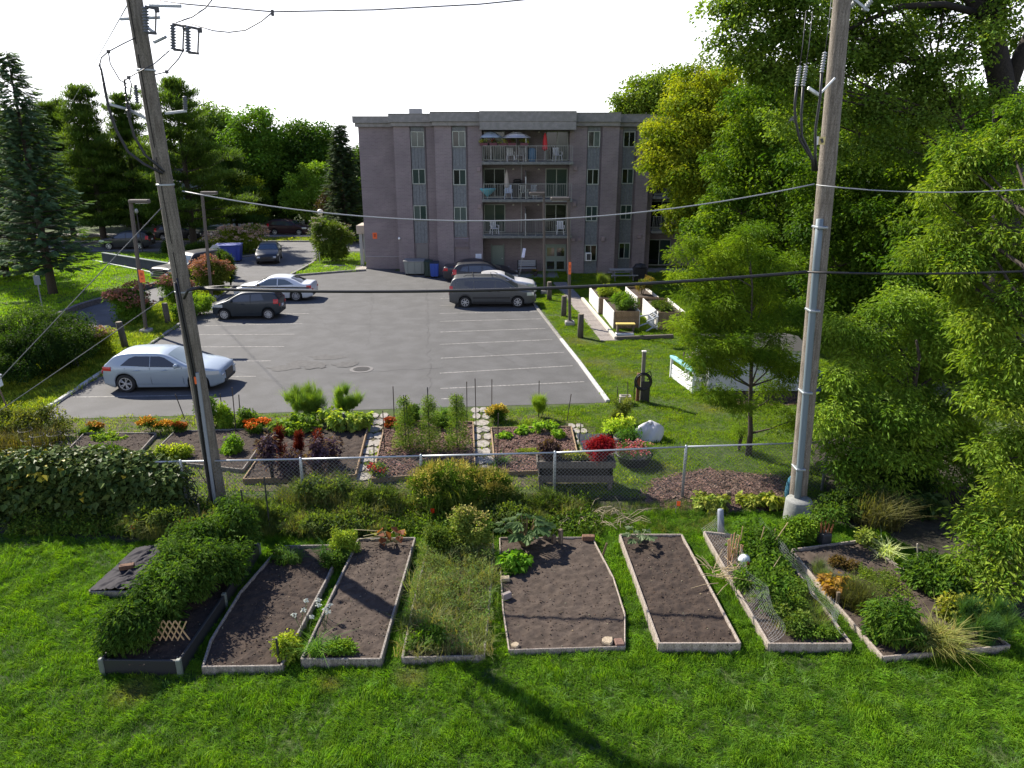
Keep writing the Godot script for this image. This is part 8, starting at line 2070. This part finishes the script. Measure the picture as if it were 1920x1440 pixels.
	for i in 3: stake(stx[i], sta[i], 1.55, Vector2.ZERO, 0.018, mat(0.02, 0.022, 0.02, 0.7))
	bush("herb_plant", "yellow green feathery herb bush between the second and third beds", "herb", v3(-3.84, 0, -14.95), v3(0.32, 0.42, 0.3), "small", 260, Color(0.12, 0.17, 0.025), Color(0.27, 0.31, 0.05), 0.85, "", 0.5)
	bush("herb_plant", "dark herb clump at the third bed's back left corner", "herb", v3(-3.92, 0, -14.43), v3(0.32, 0.22, 0.3), "small", 160, dkg, g2, 0.9)
	tuft("chives", "dark chive tuft at the second bed's back", "herb", v3(-4.31, 0, -14.95), 0.18, 0.15, "tuft", 5, Color(0.03, 0.07, 0.02), Color(0.06, 0.11, 0.03), 0.7)
	bush("leaf_vegetable", "leafy green plant at the second bed's back left", "vegetable", v3(-5.19, 0.12, -14.63), v3(0.2, 0.14, 0.18), "tomato", 30, g1, g2, 0.8)
	tuft("leek", "drooping leek like tuft at the second bed's back middle", "vegetable", v3(-4.87, 0.12, -14.5), 0.12, 0.1, "tuft", 4, Color(0.04, 0.08, 0.025), Color(0.07, 0.12, 0.035), 0.8)
	tuft("chives", "bright chive tuft at the third bed's front left", "herb", v3(-3.6, 0.15, -11.32), 0.12, 0.1, "tuft", 6, Color(0.06, 0.13, 0.025), Color(0.12, 0.2, 0.04), 0.8)
	bush("parsley", "low parsley patch along the third bed's front", "herb", v3(-3.15, 0.12, -11.42), v3(0.42, 0.12, 0.16), "small", 150, Color(0.06, 0.12, 0.018), Color(0.15, 0.22, 0.03), 0.9)
	bush("yellow_leaf_plant", "pale yellow leaved plant between the second and third beds' fronts", "plant", v3(-4.09, 0, -11.4), v3(0.2, 0.24, 0.3), "shrub", 80, Color(0.12, 0.16, 0.02), Color(0.34, 0.34, 0.06), 0.8)
	var al := thing("white_allium", "white flowering garlic chives leaning between the second and third beds", "flower", v3(-3.82, 0, -12.15))
	for i in 9:
		var p := v3(rng.randf_range(-0.28, 0.28), 0, rng.randf_range(-0.3, 0.35))
		st = new_st(); var h := rng.randf_range(0.42, 0.75); var lx := rng.randf_range(-0.12, 0.12)
		tube(st, [p, p + v3(lx * 0.3, h * 0.6, 0), p + v3(lx, h, 0)], 0.006, 5); put(st, "stem", mat(0.07, 0.12, 0.03, 0.8), al)
		st = new_st()
		for k in 24:
			var d := rnd_dir(); d.y = absf(d.y)
			box(st, p + v3(lx, h, 0) + d * rng.randf_range(0.03, 0.06), v3(0.018, 0.018, 0.018), Basis(d.cross(Vector3.FORWARD).normalized(), 0.7))
		put(st, "flower_head", mat(0.5, 0.52, 0.43, 0.8), al)
	var sq := thing("squash_vine", "withered squash vine with brown leaves at the third bed's back", "vegetable", v3(-2.82, 0.15, -15.34))
	st = new_st(true)
	for k in 9: tube(st, [v3(0.1, 0, 0), v3(-0.2 + 0.1 * k * 0.5, rng.randf_range(0.1, 0.4), rng.randf_range(-0.1, 0.2)), v3(-0.9 + k * 0.14, rng.randf_range(0.02, 0.35), rng.randf_range(-0.1, 0.25))], [0.013, 0.012, 0.007], 5, false)
	put(st, "stem", mat(0.3, 0.26, 0.13, 0.8), sq)
	st = new_st()
	for k in 12:
		var d := v3(rng.randf_range(-1, 1), rng.randf_range(-0.7, 0.2), rng.randf_range(-0.5, 1)).normalized()
		var kk := rng.randf()
		st.set_color(Color(0.22, 0.09, 0.05) if kk < 0.5 else (Color(0.2, 0.22, 0.09) if kk < 0.8 else Color(0.45, 0.33, 0.04)))
		leaf(st, v3(rng.randf_range(-0.5, 0.35), rng.randf_range(0.15, 0.5), rng.randf_range(-0.1, 0.2)), d, Vector3.UP, 0.24, 0.2, 0.1, 0.2)
	put(st, "leaves", foliage_mat(), sq).set_meta("kind", "stuff")
	var ob := thing("tall_weeds", "tangle of tall green and tan weeds filling the overgrown bed", "weeds", v3(-1.25, 0.08, -13.3))
	xf = []; cols = []
	for i in 560:
		var v := v3(rng.randf_range(-0.82, 0.82), 0, rng.randf_range(-2.0, 2.0))
		if nz.get_noise_2d(v.x * 1.6, v.z * 1.6 + 20.0) < -0.22: continue
		xf.append(turned(v, rng.randf_range(0.35, 1.1), 0.8)); cols.append(vary([Color(0.1, 0.13, 0.05), Color(0.2, 0.18, 0.11), Color(0.22, 0.18, 0.13), Color(0.15, 0.18, 0.075)][rng.randi() % 4], 0.25))
	scatter(ob, "stems", clump("weed"), foliage_mat(), xf, cols, "stuff")
	xf = []; cols = []
	for i in 420:
		var v := v3(rng.randf_range(-0.8, 0.8), rng.randf_range(0.05, 0.42), rng.randf_range(-1.95, 1.95))
		xf.append(turned(v, rng.randf_range(0.5, 1.0), 0.6)); cols.append(vary(Color(0.06, 0.1, 0.03).lerp(Color(0.16, 0.19, 0.08), rng.randf()), 0.25))
	scatter(ob, "leaves", clump("small"), foliage_mat(), xf, cols, "stuff")
	bush("broad_weed", "dark leafy weed in the overgrown bed's front left", "weeds", v3(-1.61, 0.1, -11.74), v3(0.34, 0.2, 0.3), "shrub", 90, g1, g2, 0.9)
	bush("goldenrod", "yellowish bushy goldenrod at the overgrown bed's back right", "weeds", v3(-0.97, 0, -15.06), v3(0.46, 0.62, 0.4), "small", 620, Color(0.09, 0.13, 0.03), Color(0.2, 0.22, 0.06), 1.0, "", 0.45, ["flower", 60, Color(0.3, 0.28, 0.08), 1.0, 0.4])
	bush("bushy_weed", "airy green weed left of goldenrod at the overgrown bed's back", "weeds", v3(-1.5, 0, -14.95), v3(0.5, 0.4, 0.4), "small", 380, g1, Color(0.13, 0.16, 0.03), 0.9)
	var rh := thing("rhubarb", "rhubarb with large crinkled leaves at the wide bed's back left", "vegetable", v3(0.31, 0.1, -15.33))
	for k in 34:
		var a := TAU * k / 34.0 * 3.0 + rng.randf() * 0.3
		var out := 0.2 + 0.4 * rng.randf()
		var base := v3(cos(a) * 0.08, 0, sin(a) * 0.08)
		var tip := v3(cos(a) * out, 0.3 + 0.4 * (1.0 - out) + rng.randf_range(-0.05, 0.1), sin(a) * out * 0.8)
		st = new_st(true); tube(st, [base, base.lerp(tip, 0.6) + v3(0, 0.06, 0), tip], [0.016, 0.013, 0.009], 5, false); put(st, "stalk", mat(0.22, 0.16, 0.07, 0.6), rh)
		broad_leaf(rh, tip, v3(cos(a), -0.25, sin(a)).normalized(), rng.randf_range(0.18, 0.3), Color(0.06, 0.115, 0.04).lerp(Color(0.13, 0.2, 0.075), rng.randf()))
	bush("salad_plants", "bright green leafy salad clump in front of the rhubarb", "vegetable", v3(0.09, 0.08, -14.34), v3(0.34, 0.2, 0.28), "big", 60, Color(0.06, 0.14, 0.015), Color(0.14, 0.25, 0.025), 0.6, "", 0.5)
	var sd := thing("squash_seedling", "young squash plant alone at the long empty bed's back", "vegetable", v3(2.96, 0.2, -15.2))
	for k in 8:
		var a := TAU * k / 8.0
		var tip := v3(cos(a) * 0.24, 0.2 + 0.08 * (k % 3), sin(a) * 0.2)
		st = new_st(true); tube(st, [Vector3.ZERO, tip * 0.6 + v3(0, 0.05, 0), tip], 0.009, 5, false); put(st, "stalk", mat(0.15, 0.2, 0.08, 0.6), sd)
		broad_leaf(sd, tip, v3(cos(a), -0.2, sin(a)).normalized(), 0.2, Color(0.11, 0.17, 0.08).lerp(Color(0.2, 0.26, 0.14), rng.randf()))
	bush("netted_weeds", "leafy green plants crowding the netted bed's back half", "weeds", v3(5.56, 0.1, -14.67), v3(0.75, 0.34, 1.0), "shrub", 560, g1, g2, 0.9)
	bush("netted_weeds", "tangled green plants and grass in the netted bed's middle", "weeds", v3(5.65, 0.1, -13.21), v3(0.6, 0.22, 0.8), "small", 560, Color(0.05, 0.09, 0.015), Color(0.13, 0.18, 0.03), 0.95)
	bush("netted_weeds", "leafy tangle along the netted bed's left side below the canes", "weeds", v3(5.26, 0.1, -13.31), v3(0.5, 0.26, 0.75), "shrub", 420, g1, g2, 0.85, "", 0.4, [], 40)
	bush("netted_weeds", "thin straggling greens at the netted bed's front left", "weeds", v3(5.43, 0.1, -12.28), v3(0.45, 0.18, 0.4), "small", 260, g1, Color(0.13, 0.17, 0.04), 0.95, "", 0.4, [], 40)
	tuft("netted_grass", "grass and thin stems in the netted bed's front half", "weeds", v3(5.77, 0.12, -12.63), 0.5, 0.6, "weed", 70, g2, Color(0.17, 0.17, 0.06), 0.6)
	bush("netted_seedlings", "low green seedlings at the netted bed's front edge", "vegetable", v3(5.82, 0.12, -11.95), v3(0.5, 0.1, 0.2), "small", 110, g1, g2, 0.9)
	bush("dwarf_cypress", "bright feathery dwarf cypress between netted and weedy beds", "shrub", v3(6.8, 0, -15.65), v3(0.46, 0.34, 0.4), "small", 460, Color(0.08, 0.14, 0.018), Color(0.18, 0.25, 0.035), 0.95, "", 0.35)
	bush("golden_plant", "plant with large orange brown leaves at the weedy bed's left board", "plant", v3(6.79, 0, -13.36), v3(0.27, 0.27, 0.26), "big", 60, Color(0.2, 0.1, 0.03), Color(0.3, 0.18, 0.06), 0.55, "", 0.5)
	bush("grey_herb", "grey green lavender like mound along the weedy bed's left board", "herb", v3(6.79, 0, -14), v3(0.3, 0.2, 0.35), "airy", 60, Color(0.08, 0.1, 0.06), Color(0.15, 0.18, 0.1), 0.7)
	tuft("dark_herb", "dark brownish upright herb right of the orange leaved plant", "herb", v3(7.06, 0.1, -12.93), 0.22, 0.25, "weed", 60, Color(0.035, 0.045, 0.015), Color(0.1, 0.09, 0.04), 1.1)
	bush("peony", "glossy dark green peony bush at the weedy bed's front left", "shrub", v3(7.15, 0, -11.87), v3(0.52, 0.42, 0.45), "tomato", 460, Color(0.035, 0.075, 0.014), Color(0.12, 0.18, 0.03), 0.9, "", 0.4)
	tuft("fountain_grass", "straw coloured fountain grass clump at the front right corner", "ornamental grass", v3(7.96, 0, -11.56), 0.28, 0.25, "tuft", 46, Color(0.13, 0.14, 0.04), Color(0.28, 0.23, 0.11), 1.1)
	bush("asparagus_fern", "feathery blue green asparagus fern right of the fountain grass", "plant", v3(8.94, 0, -11.87), v3(0.5, 0.38, 0.4), "airy", 220, Color(0.03, 0.07, 0.03), Color(0.08, 0.14, 0.05), 0.9)
	bush("leafy_bush", "leafy bush on the weedy bed's right side below the stick", "shrub", v3(8.96, 0, -13.66), v3(0.55, 0.36, 0.5), "shrub", 420, dkg, g2, 0.9)
	bush("leafy_bush", "yellowing low bush between the leafy bush and fountain grass", "shrub", v3(8.88, 0, -12.62), v3(0.4, 0.3, 0.4), "shrub", 240, Color(0.07, 0.09, 0.015), Color(0.22, 0.2, 0.04), 0.85)
	tuft("variegated_grass", "cream striped arching grass at the weedy bed's back right", "ornamental grass", v3(8.56, 0, -14.83), 0.1, 0.1, "tuft", 5, Color(0.25, 0.29, 0.14), Color(0.48, 0.48, 0.3), 1.0)
	bush("rust_plant", "low rusty brown tuft on the weedy bed's bare soil", "weeds", v3(7.37, 0.12, -14.37), v3(0.3, 0.08, 0.2), "small", 80, Color(0.07, 0.045, 0.02), Color(0.13, 0.08, 0.035), 0.8)
	bush("bed_weeds", "scattered low green weeds across the weedy bed", "weeds", v3(7.77, 0.1, -13.7), v3(0.7, 0.06, 0.9), "small", 180, Color(0.07, 0.1, 0.02), Color(0.15, 0.19, 0.03), 0.7)
	bush("leaf_plant", "pale leaved plant climbing a thin cane behind the weedy bed", "plant", v3(8.38, 0, -15.3), v3(0.3, 0.3, 0.25), "shrub", 120, Color(0.1, 0.13, 0.03), Color(0.24, 0.25, 0.07), 0.8)
	tuft("cane_tangle", "airy tangle of thin brown canes under the leaning maple", "weeds", v3(9.14, 0, -16.46), 0.35, 0.3, "weed", 50, Color(0.1, 0.09, 0.05), Color(0.17, 0.15, 0.08), 1.8)
	bush("goldenrod", "big goldenrod clump with yellow plumes in front of the fence", "weeds", v3(-1.52, 0, -17.17), v3(1.15, 0.62, 0.7), "plume", 1500, Color(0.05, 0.085, 0.016), Color(0.12, 0.17, 0.03), 1.1, "", 0.4, ["plume", 240, Color(0.42, 0.36, 0.07), 1.0, 0.45], 60)
	bush("goldenrod", "smaller goldenrod with yellow plumes right of the big clump", "weeds", v3(-0.35, 0, -17.47), v3(0.6, 0.5, 0.5), "plume", 520, Color(0.05, 0.085, 0.016), Color(0.12, 0.17, 0.03), 1.0, "", 0.4, ["plume", 90, Color(0.42, 0.36, 0.07), 0.9, 0.45], 30)
	var wl := ["dense weeds around the left pole's base", "weeds with white specks behind the tarp covered bed", "weed thicket behind the second bed, right of pole", "tall dark weed thicket below the purple plants", "weed thicket left of the big goldenrod", "low green weeds behind the third bed's back board", "weeds under the wooden trough and before the fence", "weeds between goldenrod and rhubarb bed"]
	var wp := [v3(-6.91, 0, -16.94), v3(-8.5, 0, -16.06), v3(-6.19, 0, -16.19), v3(-5.06, 0, -17.47), v3(-3.71, 0, -17.02), v3(-4.44, 0, -16.06), v3(0.82, 0, -17.02), v3(0, 0, -16.46)]
	var wr := [v3(0.8, 0.16, 0.45), v3(0.9, 0.42, 0.5), v3(1.1, 0.3, 0.5), v3(1.0, 0.5, 0.6), v3(1.0, 0.4, 0.7), v3(1.3, 0.28, 0.45), v3(1.0, 0.32, 0.5), v3(0.8, 0.3, 0.4)]
	for i in 8: bush("wild_weeds", wl[i], "weeds", wp[i], wr[i], "plume" if i % 2 == 0 else "shrub", 420, Color(0.035, 0.055, 0.014), Color(0.11, 0.135, 0.045), 0.85, "wild weeds before the fence", 0.5, [], 150)
	var w2 := thing("weed_strip", "low mixed weeds and grasses growing all along the fence's front", "weeds", v3(-4, 0, -16.9))
	w2.set_meta("kind", "stuff")
	xf = []; cols = []
	for i in 2600:
		var x := rng.randf_range(-8.0, 9.4); var z := rng.randf_range(-0.75, 0.95)
		xf.append(turned(v3(x, 0, z), rng.randf_range(0.35, 0.85) * (1.0 if x < 5 else 0.6), 0.4)); cols.append(vary([Color(0.05, 0.09, 0.016), Color(0.12, 0.16, 0.03), Color(0.16, 0.15, 0.06), Color(0.04, 0.07, 0.02)][rng.randi() % 4], 0.25))
	scatter(w2, "blades", clump("weed"), foliage_mat(), xf, cols, "stuff")
	xf = []; cols = []
	for i in 2600:
		var x := rng.randf_range(-8.4, 6.0); var z := rng.randf_range(-0.7, 1.0)
		xf.append(turned(v3(x, rng.randf_range(0.02, 0.3), z), rng.randf_range(0.6, 1.1), 0.5)); cols.append(vary(Color(0.04, 0.07, 0.015).lerp(Color(0.12, 0.16, 0.03), rng.randf()), 0.25))
	scatter(w2, "leaves", clump("shrub"), foliage_mat(), xf, cols, "stuff")
	st = new_st(true)
	for k in 70:
		var a := v3(2.3, 0, -16.74) + v3(rng.randf_range(-1.0, 0.75), 0.02, rng.randf_range(-0.4, 0.4))
		var d := v3(rng.randf_range(-0.8, 0.8), rng.randf_range(0.1, 0.8), rng.randf_range(-0.1, 0.9)).normalized() * rng.randf_range(0.4, 0.9)
		tube(st, [a, a + d * 0.6 + v3(0, 0.06, 0), a + d - v3(0, 0.1, 0)], [0.008, 0.007, 0.004], 5, false)
	tag(put(st, "cut_stalks", mat(0.3, 0.25, 0.16, 0.9)), "heap of dry cut stalks on the ground before the wooden trough", "dry stalks", "", "stuff")
	bush("hosta", "yellow green hosta clump before the fence, left of short post", "hosta", v3(5.16, 0, -17.32), v3(0.62, 0.2, 0.3), "big", 110, Color(0.13, 0.16, 0.03), Color(0.34, 0.34, 0.1), 0.55, "hostas before the fence", 0.5)
	bush("hosta", "yellow green hosta clump before the fence, beside the pole footing", "hosta", v3(6.63, 0, -17.47), v3(0.62, 0.22, 0.3), "big", 110, Color(0.13, 0.16, 0.03), Color(0.34, 0.33, 0.08), 0.55, "hostas before the fence", 0.5)
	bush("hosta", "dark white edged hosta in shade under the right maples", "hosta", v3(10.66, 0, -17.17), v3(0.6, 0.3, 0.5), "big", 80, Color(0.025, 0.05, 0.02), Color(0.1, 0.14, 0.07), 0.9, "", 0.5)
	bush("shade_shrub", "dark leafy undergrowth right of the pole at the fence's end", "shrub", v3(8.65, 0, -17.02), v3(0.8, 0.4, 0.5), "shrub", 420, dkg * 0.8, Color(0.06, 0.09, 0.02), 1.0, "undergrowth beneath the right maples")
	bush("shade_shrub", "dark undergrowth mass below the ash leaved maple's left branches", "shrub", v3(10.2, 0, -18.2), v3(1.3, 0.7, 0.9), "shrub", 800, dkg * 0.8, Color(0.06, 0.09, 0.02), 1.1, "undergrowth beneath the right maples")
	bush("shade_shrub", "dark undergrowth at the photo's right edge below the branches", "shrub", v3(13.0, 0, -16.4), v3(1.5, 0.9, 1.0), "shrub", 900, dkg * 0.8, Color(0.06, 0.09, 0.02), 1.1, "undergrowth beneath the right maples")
	var px := [v3(-6.74, 0, -18.92), v3(-6.15, 0, -18.58), v3(-6.02, 0, -18.92), v3(-5.46, 0, -19.1), v3(-5.3, 0, -19.83)]
	var ph := [1.75, 1.4, 1.1, 1.8, 1.1]
	var plb := ["tall purple leaved plant with a plume, leftmost at the fence", "purple leaved plant low beside the tall leftmost one", "short purple plant in the middle of the row at the fence", "tallest bushy purple leaved plant behind the fence", "small purple plant at the right end of the row"]
	for i in 5: bush("purple_plant", plb[i], "plant", px[i], v3(0.17 + 0.05 * (i % 2), ph[i] * 0.5, 0.17), "shrub", 60 if i != 3 else 110, Color(0.03, 0.013, 0.032), Color(0.11, 0.065, 0.13), 1.05, "purple leaved plants at the fence", 0.5)
	for i in 3:
		var p: Vector3 = [v3(-6.74, 0, -19.83), v3(-6.39, 0, -20.61), v3(-5.82, 0, -20.53)][i]
		bush("amaranth_plume", ["tall dark red amaranth plume, leftmost of three", "middle dark red amaranth plume in the squash plot", "right dark red amaranth plume in the squash plot"][i], "plant", p, v3(0.13, [0.85, 0.55, 0.5][i], 0.13), "plume", 110, Color(0.07, 0.008, 0.012), Color(0.16, 0.025, 0.03), 0.9, "amaranth plumes", 0.6)
	bush("squash_plants", "mass of lime green squash leaves at the squash plot's back", "vegetable", v3(-7.07, 0, -22.72), v3(0.8, 0.38, 0.5), "big", 150, Color(0.1, 0.15, 0.03), Color(0.22, 0.28, 0.06), 0.75, "squash plants", 0.4)
	bush("squash_plants", "pale yellow green squash leaves around the black tube", "vegetable", v3(-5.61, 0, -22.91), v3(0.95, 0.42, 0.55), "big", 190, Color(0.16, 0.21, 0.05), Color(0.34, 0.37, 0.11), 0.75, "squash plants", 0.4)
	bush("fennel", "airy feathery fennel at the asphalt edge, larger left one", "herb", v3(-6.91, 0, -23.81), v3(0.95, 0.55, 0.5), "airy", 330, Color(0.07, 0.12, 0.03), Color(0.18, 0.24, 0.06), 1.2, "feathery fennel plants")
	bush("fennel", "airy feathery fennel at the asphalt edge, right one", "herb", v3(-5.71, 0, -24.24), v3(0.55, 0.5, 0.4), "airy", 200, Color(0.08, 0.14, 0.03), Color(0.2, 0.27, 0.06), 1.2, "feathery fennel plants")
	bush("fennel", "fluffy yellow green fennel behind the lettuce plot", "herb", v3(0.97, 0, -24.08), v3(0.36, 0.4, 0.3), "airy", 170, Color(0.13, 0.19, 0.03), Color(0.26, 0.31, 0.06), 1.0, "feathery fennel plants")
	bush("mulch_plants", "leafy green plants at the bean plot's back between poles", "vegetable", v3(-2.29, 0, -23.05), v3(0.55, 0.28, 0.4), "small", 260, g1, g2, 1.0)
	bush("mulch_plants", "green plants at the bean plot's back left corner", "vegetable", v3(-3.43, 0, -23.3), v3(0.35, 0.42, 0.3), "small", 220, g1, g2, 1.0)
	for i in 3: tuft("onion_tuft", ["bright green onion tuft behind the bean plot, left of two", "bright green onion tuft behind the bean plot, right of two", "grey green grass tuft at the lettuce plot's front left"][i], "vegetable", [v3(-3.44, 0, -24.18), v3(-2.3, 0, -24.24), v3(-0.24, 0, -20.13)][i], 0.14, 0.1, "tuft", 5, Color(0.06, 0.13, 0.03), Color(0.12, 0.2, 0.05), 0.8)
	var ll := ["small lettuce near the lettuce plot's back left", "bright large lettuce at the lettuce plot's back middle", "bright lettuce right of the large one", "pale lettuce in the lettuce plot's right middle", "tiny lettuce in the lettuce plot's left"]
	var lpp := [v3(0.3, 0.1, -22.46), v3(0.93, 0.1, -22.56), v3(1.31, 0.1, -22.85), v3(1.49, 0.1, -22), v3(-0.22, 0.1, -22)]
	for i in 5: bush("lettuce", ll[i], "lettuce", lpp[i], v3(0.22, 0.16, 0.2) * [0.9, 1.25, 1.1, 1.0, 0.6][i], "big", 34, Color(0.1, 0.18, 0.02), Color(0.24, 0.34, 0.05), 0.45, "lettuces in the mulch plot", 0.5)
	bush("ground_creeper", "low yellow green creeper across the lettuce plot's front", "weeds", v3(0.82, 0.1, -20.78), v3(0.75, 0.06, 0.25), "small", 170, Color(0.13, 0.16, 0.03), Color(0.25, 0.26, 0.06), 0.8)
	var ml := ["orange marigold clump at far left of the back plots", "orange marigold clump, two headed, between first two plots", "small orange marigold right of the two headed clump", "brightest orange marigold clump right of the left pole", "orange marigold at the bean plot's back left corner", "red and lime nasturtium at the bean plot's front left"]
	var mp := [v3(-13.82, 0, -22.53), v3(-11.84, 0, -22.72), v3(-11, 0, -22.62), v3(-8.36, 0, -22.57), v3(-3.97, 0, -23.01), v3(-3.77, 0, -19.17)]
	var mr := [0.45, 0.5, 0.3, 0.48, 0.3, 0.3]
	for i in 6: bush("marigold", ml[i], "flower", mp[i], v3(mr[i], 0.2 + 0.08 * (i % 2), mr[i] * 0.7), "small", 120, g1 if i < 5 else g2, g2 if i < 5 else lime, 0.9, "marigolds", 0.4, ["flower", int(90 * mr[i] * 2), [Color(0.5, 0.26, 0.03), Color(0.6, 0.3, 0.02), Color(0.5, 0.16, 0.03), Color(0.7, 0.16, 0.015), Color(0.45, 0.1, 0.03), Color(0.5, 0.05, 0.04)][i], 1.2, 0.3])
	bush("chrysanthemum", "yellow chrysanthemum clump left of the fluffy fennel", "flower", v3(-0.55, 0, -23.81), v3(0.42, 0.3, 0.35), "small", 200, g1, g2, 0.9, "", 0.4, ["flower", 110, Color(0.55, 0.42, 0.06), 1.1, 0.2])
	var gl := ["leafy bush behind the left pole at the asphalt edge", "bright green leafy bush right of the left pole", "leafy green bush at the plot's front right of pole", "pepper like bush beside the tall stakes", "low squash leaves in the first back plot", "green weeds at the first back plot's front", "low yellow green leaves in the marigold plot's front", "bush of dry weeds at the lot's front left corner"]
	var gp := [v3(-10.26, 0, -23.3), v3(-9.67, 0, -23.3), v3(-8.6, 0, -20.93), v3(-8.91, 0, -23.05), v3(-12.95, 0, -21.97), v3(-12.43, 0, -20.81), v3(-10.18, 0, -20.53), v3(-15.81, 0, -22.57)]
	var gr := [v3(0.35, 0.6, 0.35), v3(0.4, 0.42, 0.35), v3(0.36, 0.28, 0.3), v3(0.3, 0.35, 0.3), v3(0.8, 0.14, 0.35), v3(0.9, 0.16, 0.3), v3(0.9, 0.2, 0.35), v3(1.6, 0.5, 0.8)]
	for i in 8: bush("garden_plant", gl[i], "plant", gp[i], gr[i], "shrub" if i != 4 else "big", [220, 220, 170, 130, 60, 200, 220, 380][i], [g1, g2, g2, g1, g2, g1, Color(0.12, 0.16, 0.02), Color(0.08, 0.1, 0.025)][i], [g2, lime, Color(0.16, 0.26, 0.03), g2, lime, g2, Color(0.28, 0.3, 0.05), Color(0.16, 0.14, 0.05)][i], 0.8 if i != 4 else 0.5, "plants of the back plots", 0.4)
	tuft("dry_grass", "tall reddish dry grass at the photo's left edge before cages", "weeds", v3(-15.58, 0, -21.66), 1.2, 0.8, "weed", 160, Color(0.07, 0.085, 0.025), Color(0.14, 0.095, 0.045), 1.2)
	bush("red_amaranth", "vivid crimson leaved bush in the wooden trough", "plant", v3(2.42, 0.82, -18.7), v3(0.36, 0.36, 0.3), "tomato", 420, Color(0.16, 0.004, 0.014), Color(0.32, 0.016, 0.035), 0.62, "", 0.3)
	bush("purple_kale", "dark purple leafy plant at the wooden trough's left end", "plant", v3(0.95, 0.82, -18.7), v3(0.32, 0.34, 0.28), "shrub", 170, Color(0.03, 0.014, 0.022), Color(0.09, 0.05, 0.07), 0.9, "", 0.5)
	bush("trough_greens", "pale green and yellow leaves in the wooden trough's middle", "plant", v3(1.8, 0.84, -18.7), v3(0.4, 0.1, 0.2), "small", 90, Color(0.12, 0.15, 0.03), Color(0.3, 0.27, 0.07), 0.9)
	bush("pot_plants", "leggy green plants around the pots beside the hose post", "plant", v3(3.8, 0, -23.56), v3(0.5, 0.55, 0.4), "small", 240, Color(0.07, 0.1, 0.025), Color(0.2, 0.2, 0.06), 0.9, "", 0.6)
	bush("lime_coleus", "lime yellow leaved plant left of the white sack", "plant", v3(3.72, 0, -22.57), v3(0.3, 0.5, 0.26), "big", 46, Color(0.28, 0.33, 0.05), Color(0.5, 0.5, 0.1), 0.42, "", 0.5)
	bush("planter_greens", "tall leafy greens overflowing the nearest white planter", "vegetable", v3(5.86, 0, -38.74) + v3(0.05, 0.85, 0.2), v3(0.7, 0.5, 1.0), "shrub", 520, Color(0.06, 0.11, 0.02), Color(0.15, 0.22, 0.04), 0.95, "planter vegetables")
	bush("planter_greens", "yellow green bushy greens in the second white planter", "vegetable", v3(5.3, 0, -42.32) + v3(0.3, 0.85, 0.0), v3(0.6, 0.3, 0.9), "shrub", 360, Color(0.12, 0.16, 0.02), Color(0.28, 0.3, 0.05), 0.95, "planter vegetables")
	bush("planter_greens", "feathery tall plant at the far end of second white planter", "vegetable", v3(4.94, 0, -44.18) + v3(0.6, 0.85, 0.0), v3(0.5, 0.45, 0.4), "airy", 120, Color(0.08, 0.12, 0.03), Color(0.18, 0.2, 0.06), 1.2, "planter vegetables")
	bush("planter_greens", "stalky greens with reddish tops in the back right planter", "vegetable", v3(7.22, 0, -42.62) + v3(0.4, 0.85, 0.0), v3(0.6, 0.55, 0.7), "plume", 260, Color(0.06, 0.09, 0.03), Color(0.2, 0.13, 0.06), 1.1, "planter vegetables")
	bush("planter_greens", "low dark greens in the shaded front right planter", "vegetable", v3(7.64, 0, -38.74) + v3(0.4, 0.8, 0.0), v3(0.6, 0.2, 0.9), "small", 240, g1, Color(0.12, 0.13, 0.05), 1.2, "planter vegetables")
	bush("shed_flowers", "pale flowered bush spilling over the turquoise planter bench", "shrub", v3(7.14, 0, -27.89) + v3(0.4, 0.3, -0.4), v3(0.6, 0.45, 0.5), "shrub", 300, g1, g2, 0.8, "", 0.4, ["flower", 110, Color(0.4, 0.33, 0.32), 1.0, 0.1])
	bush("sapling", "thin weedy sapling on the lawn left of young tree", "plant", v3(7.07, 0, -21.23), v3(0.3, 0.75, 0.25), "locust", 40, g2, Color(0.15, 0.2, 0.03), 0.6, "", 0.8)

func broad_leaf(parent, at: Vector3, d: Vector3, size: float, col: Color):
	var s := d.cross(Vector3.UP).normalized(); var n := s.cross(d).normalized()
	var st := new_st()
	var rim := []
	var k := 15
	for i in k + 1:
		var a := lerpf(-2.7, 2.7, float(i) / k)
		var r := size * (0.55 + 0.12 * cos(a * 4.0)) * (1.0 + 0.25 * cos(a))
		rim.append(at + d * (cos(a) * r + size * 0.15) + s * sin(a) * r * 0.9 + n * (0.08 * size * (1 if i % 2 else -1) - 0.12 * size * absf(sin(a))))
	for i in k:
		st.set_color(col * (1.0 + 0.12 * (1 if i % 2 else -1)))
		st.add_vertex(at); st.add_vertex(rim[i]); st.add_vertex(rim[i + 1])
	put(st, "leaf_blade", foliage_mat(0.5), parent)
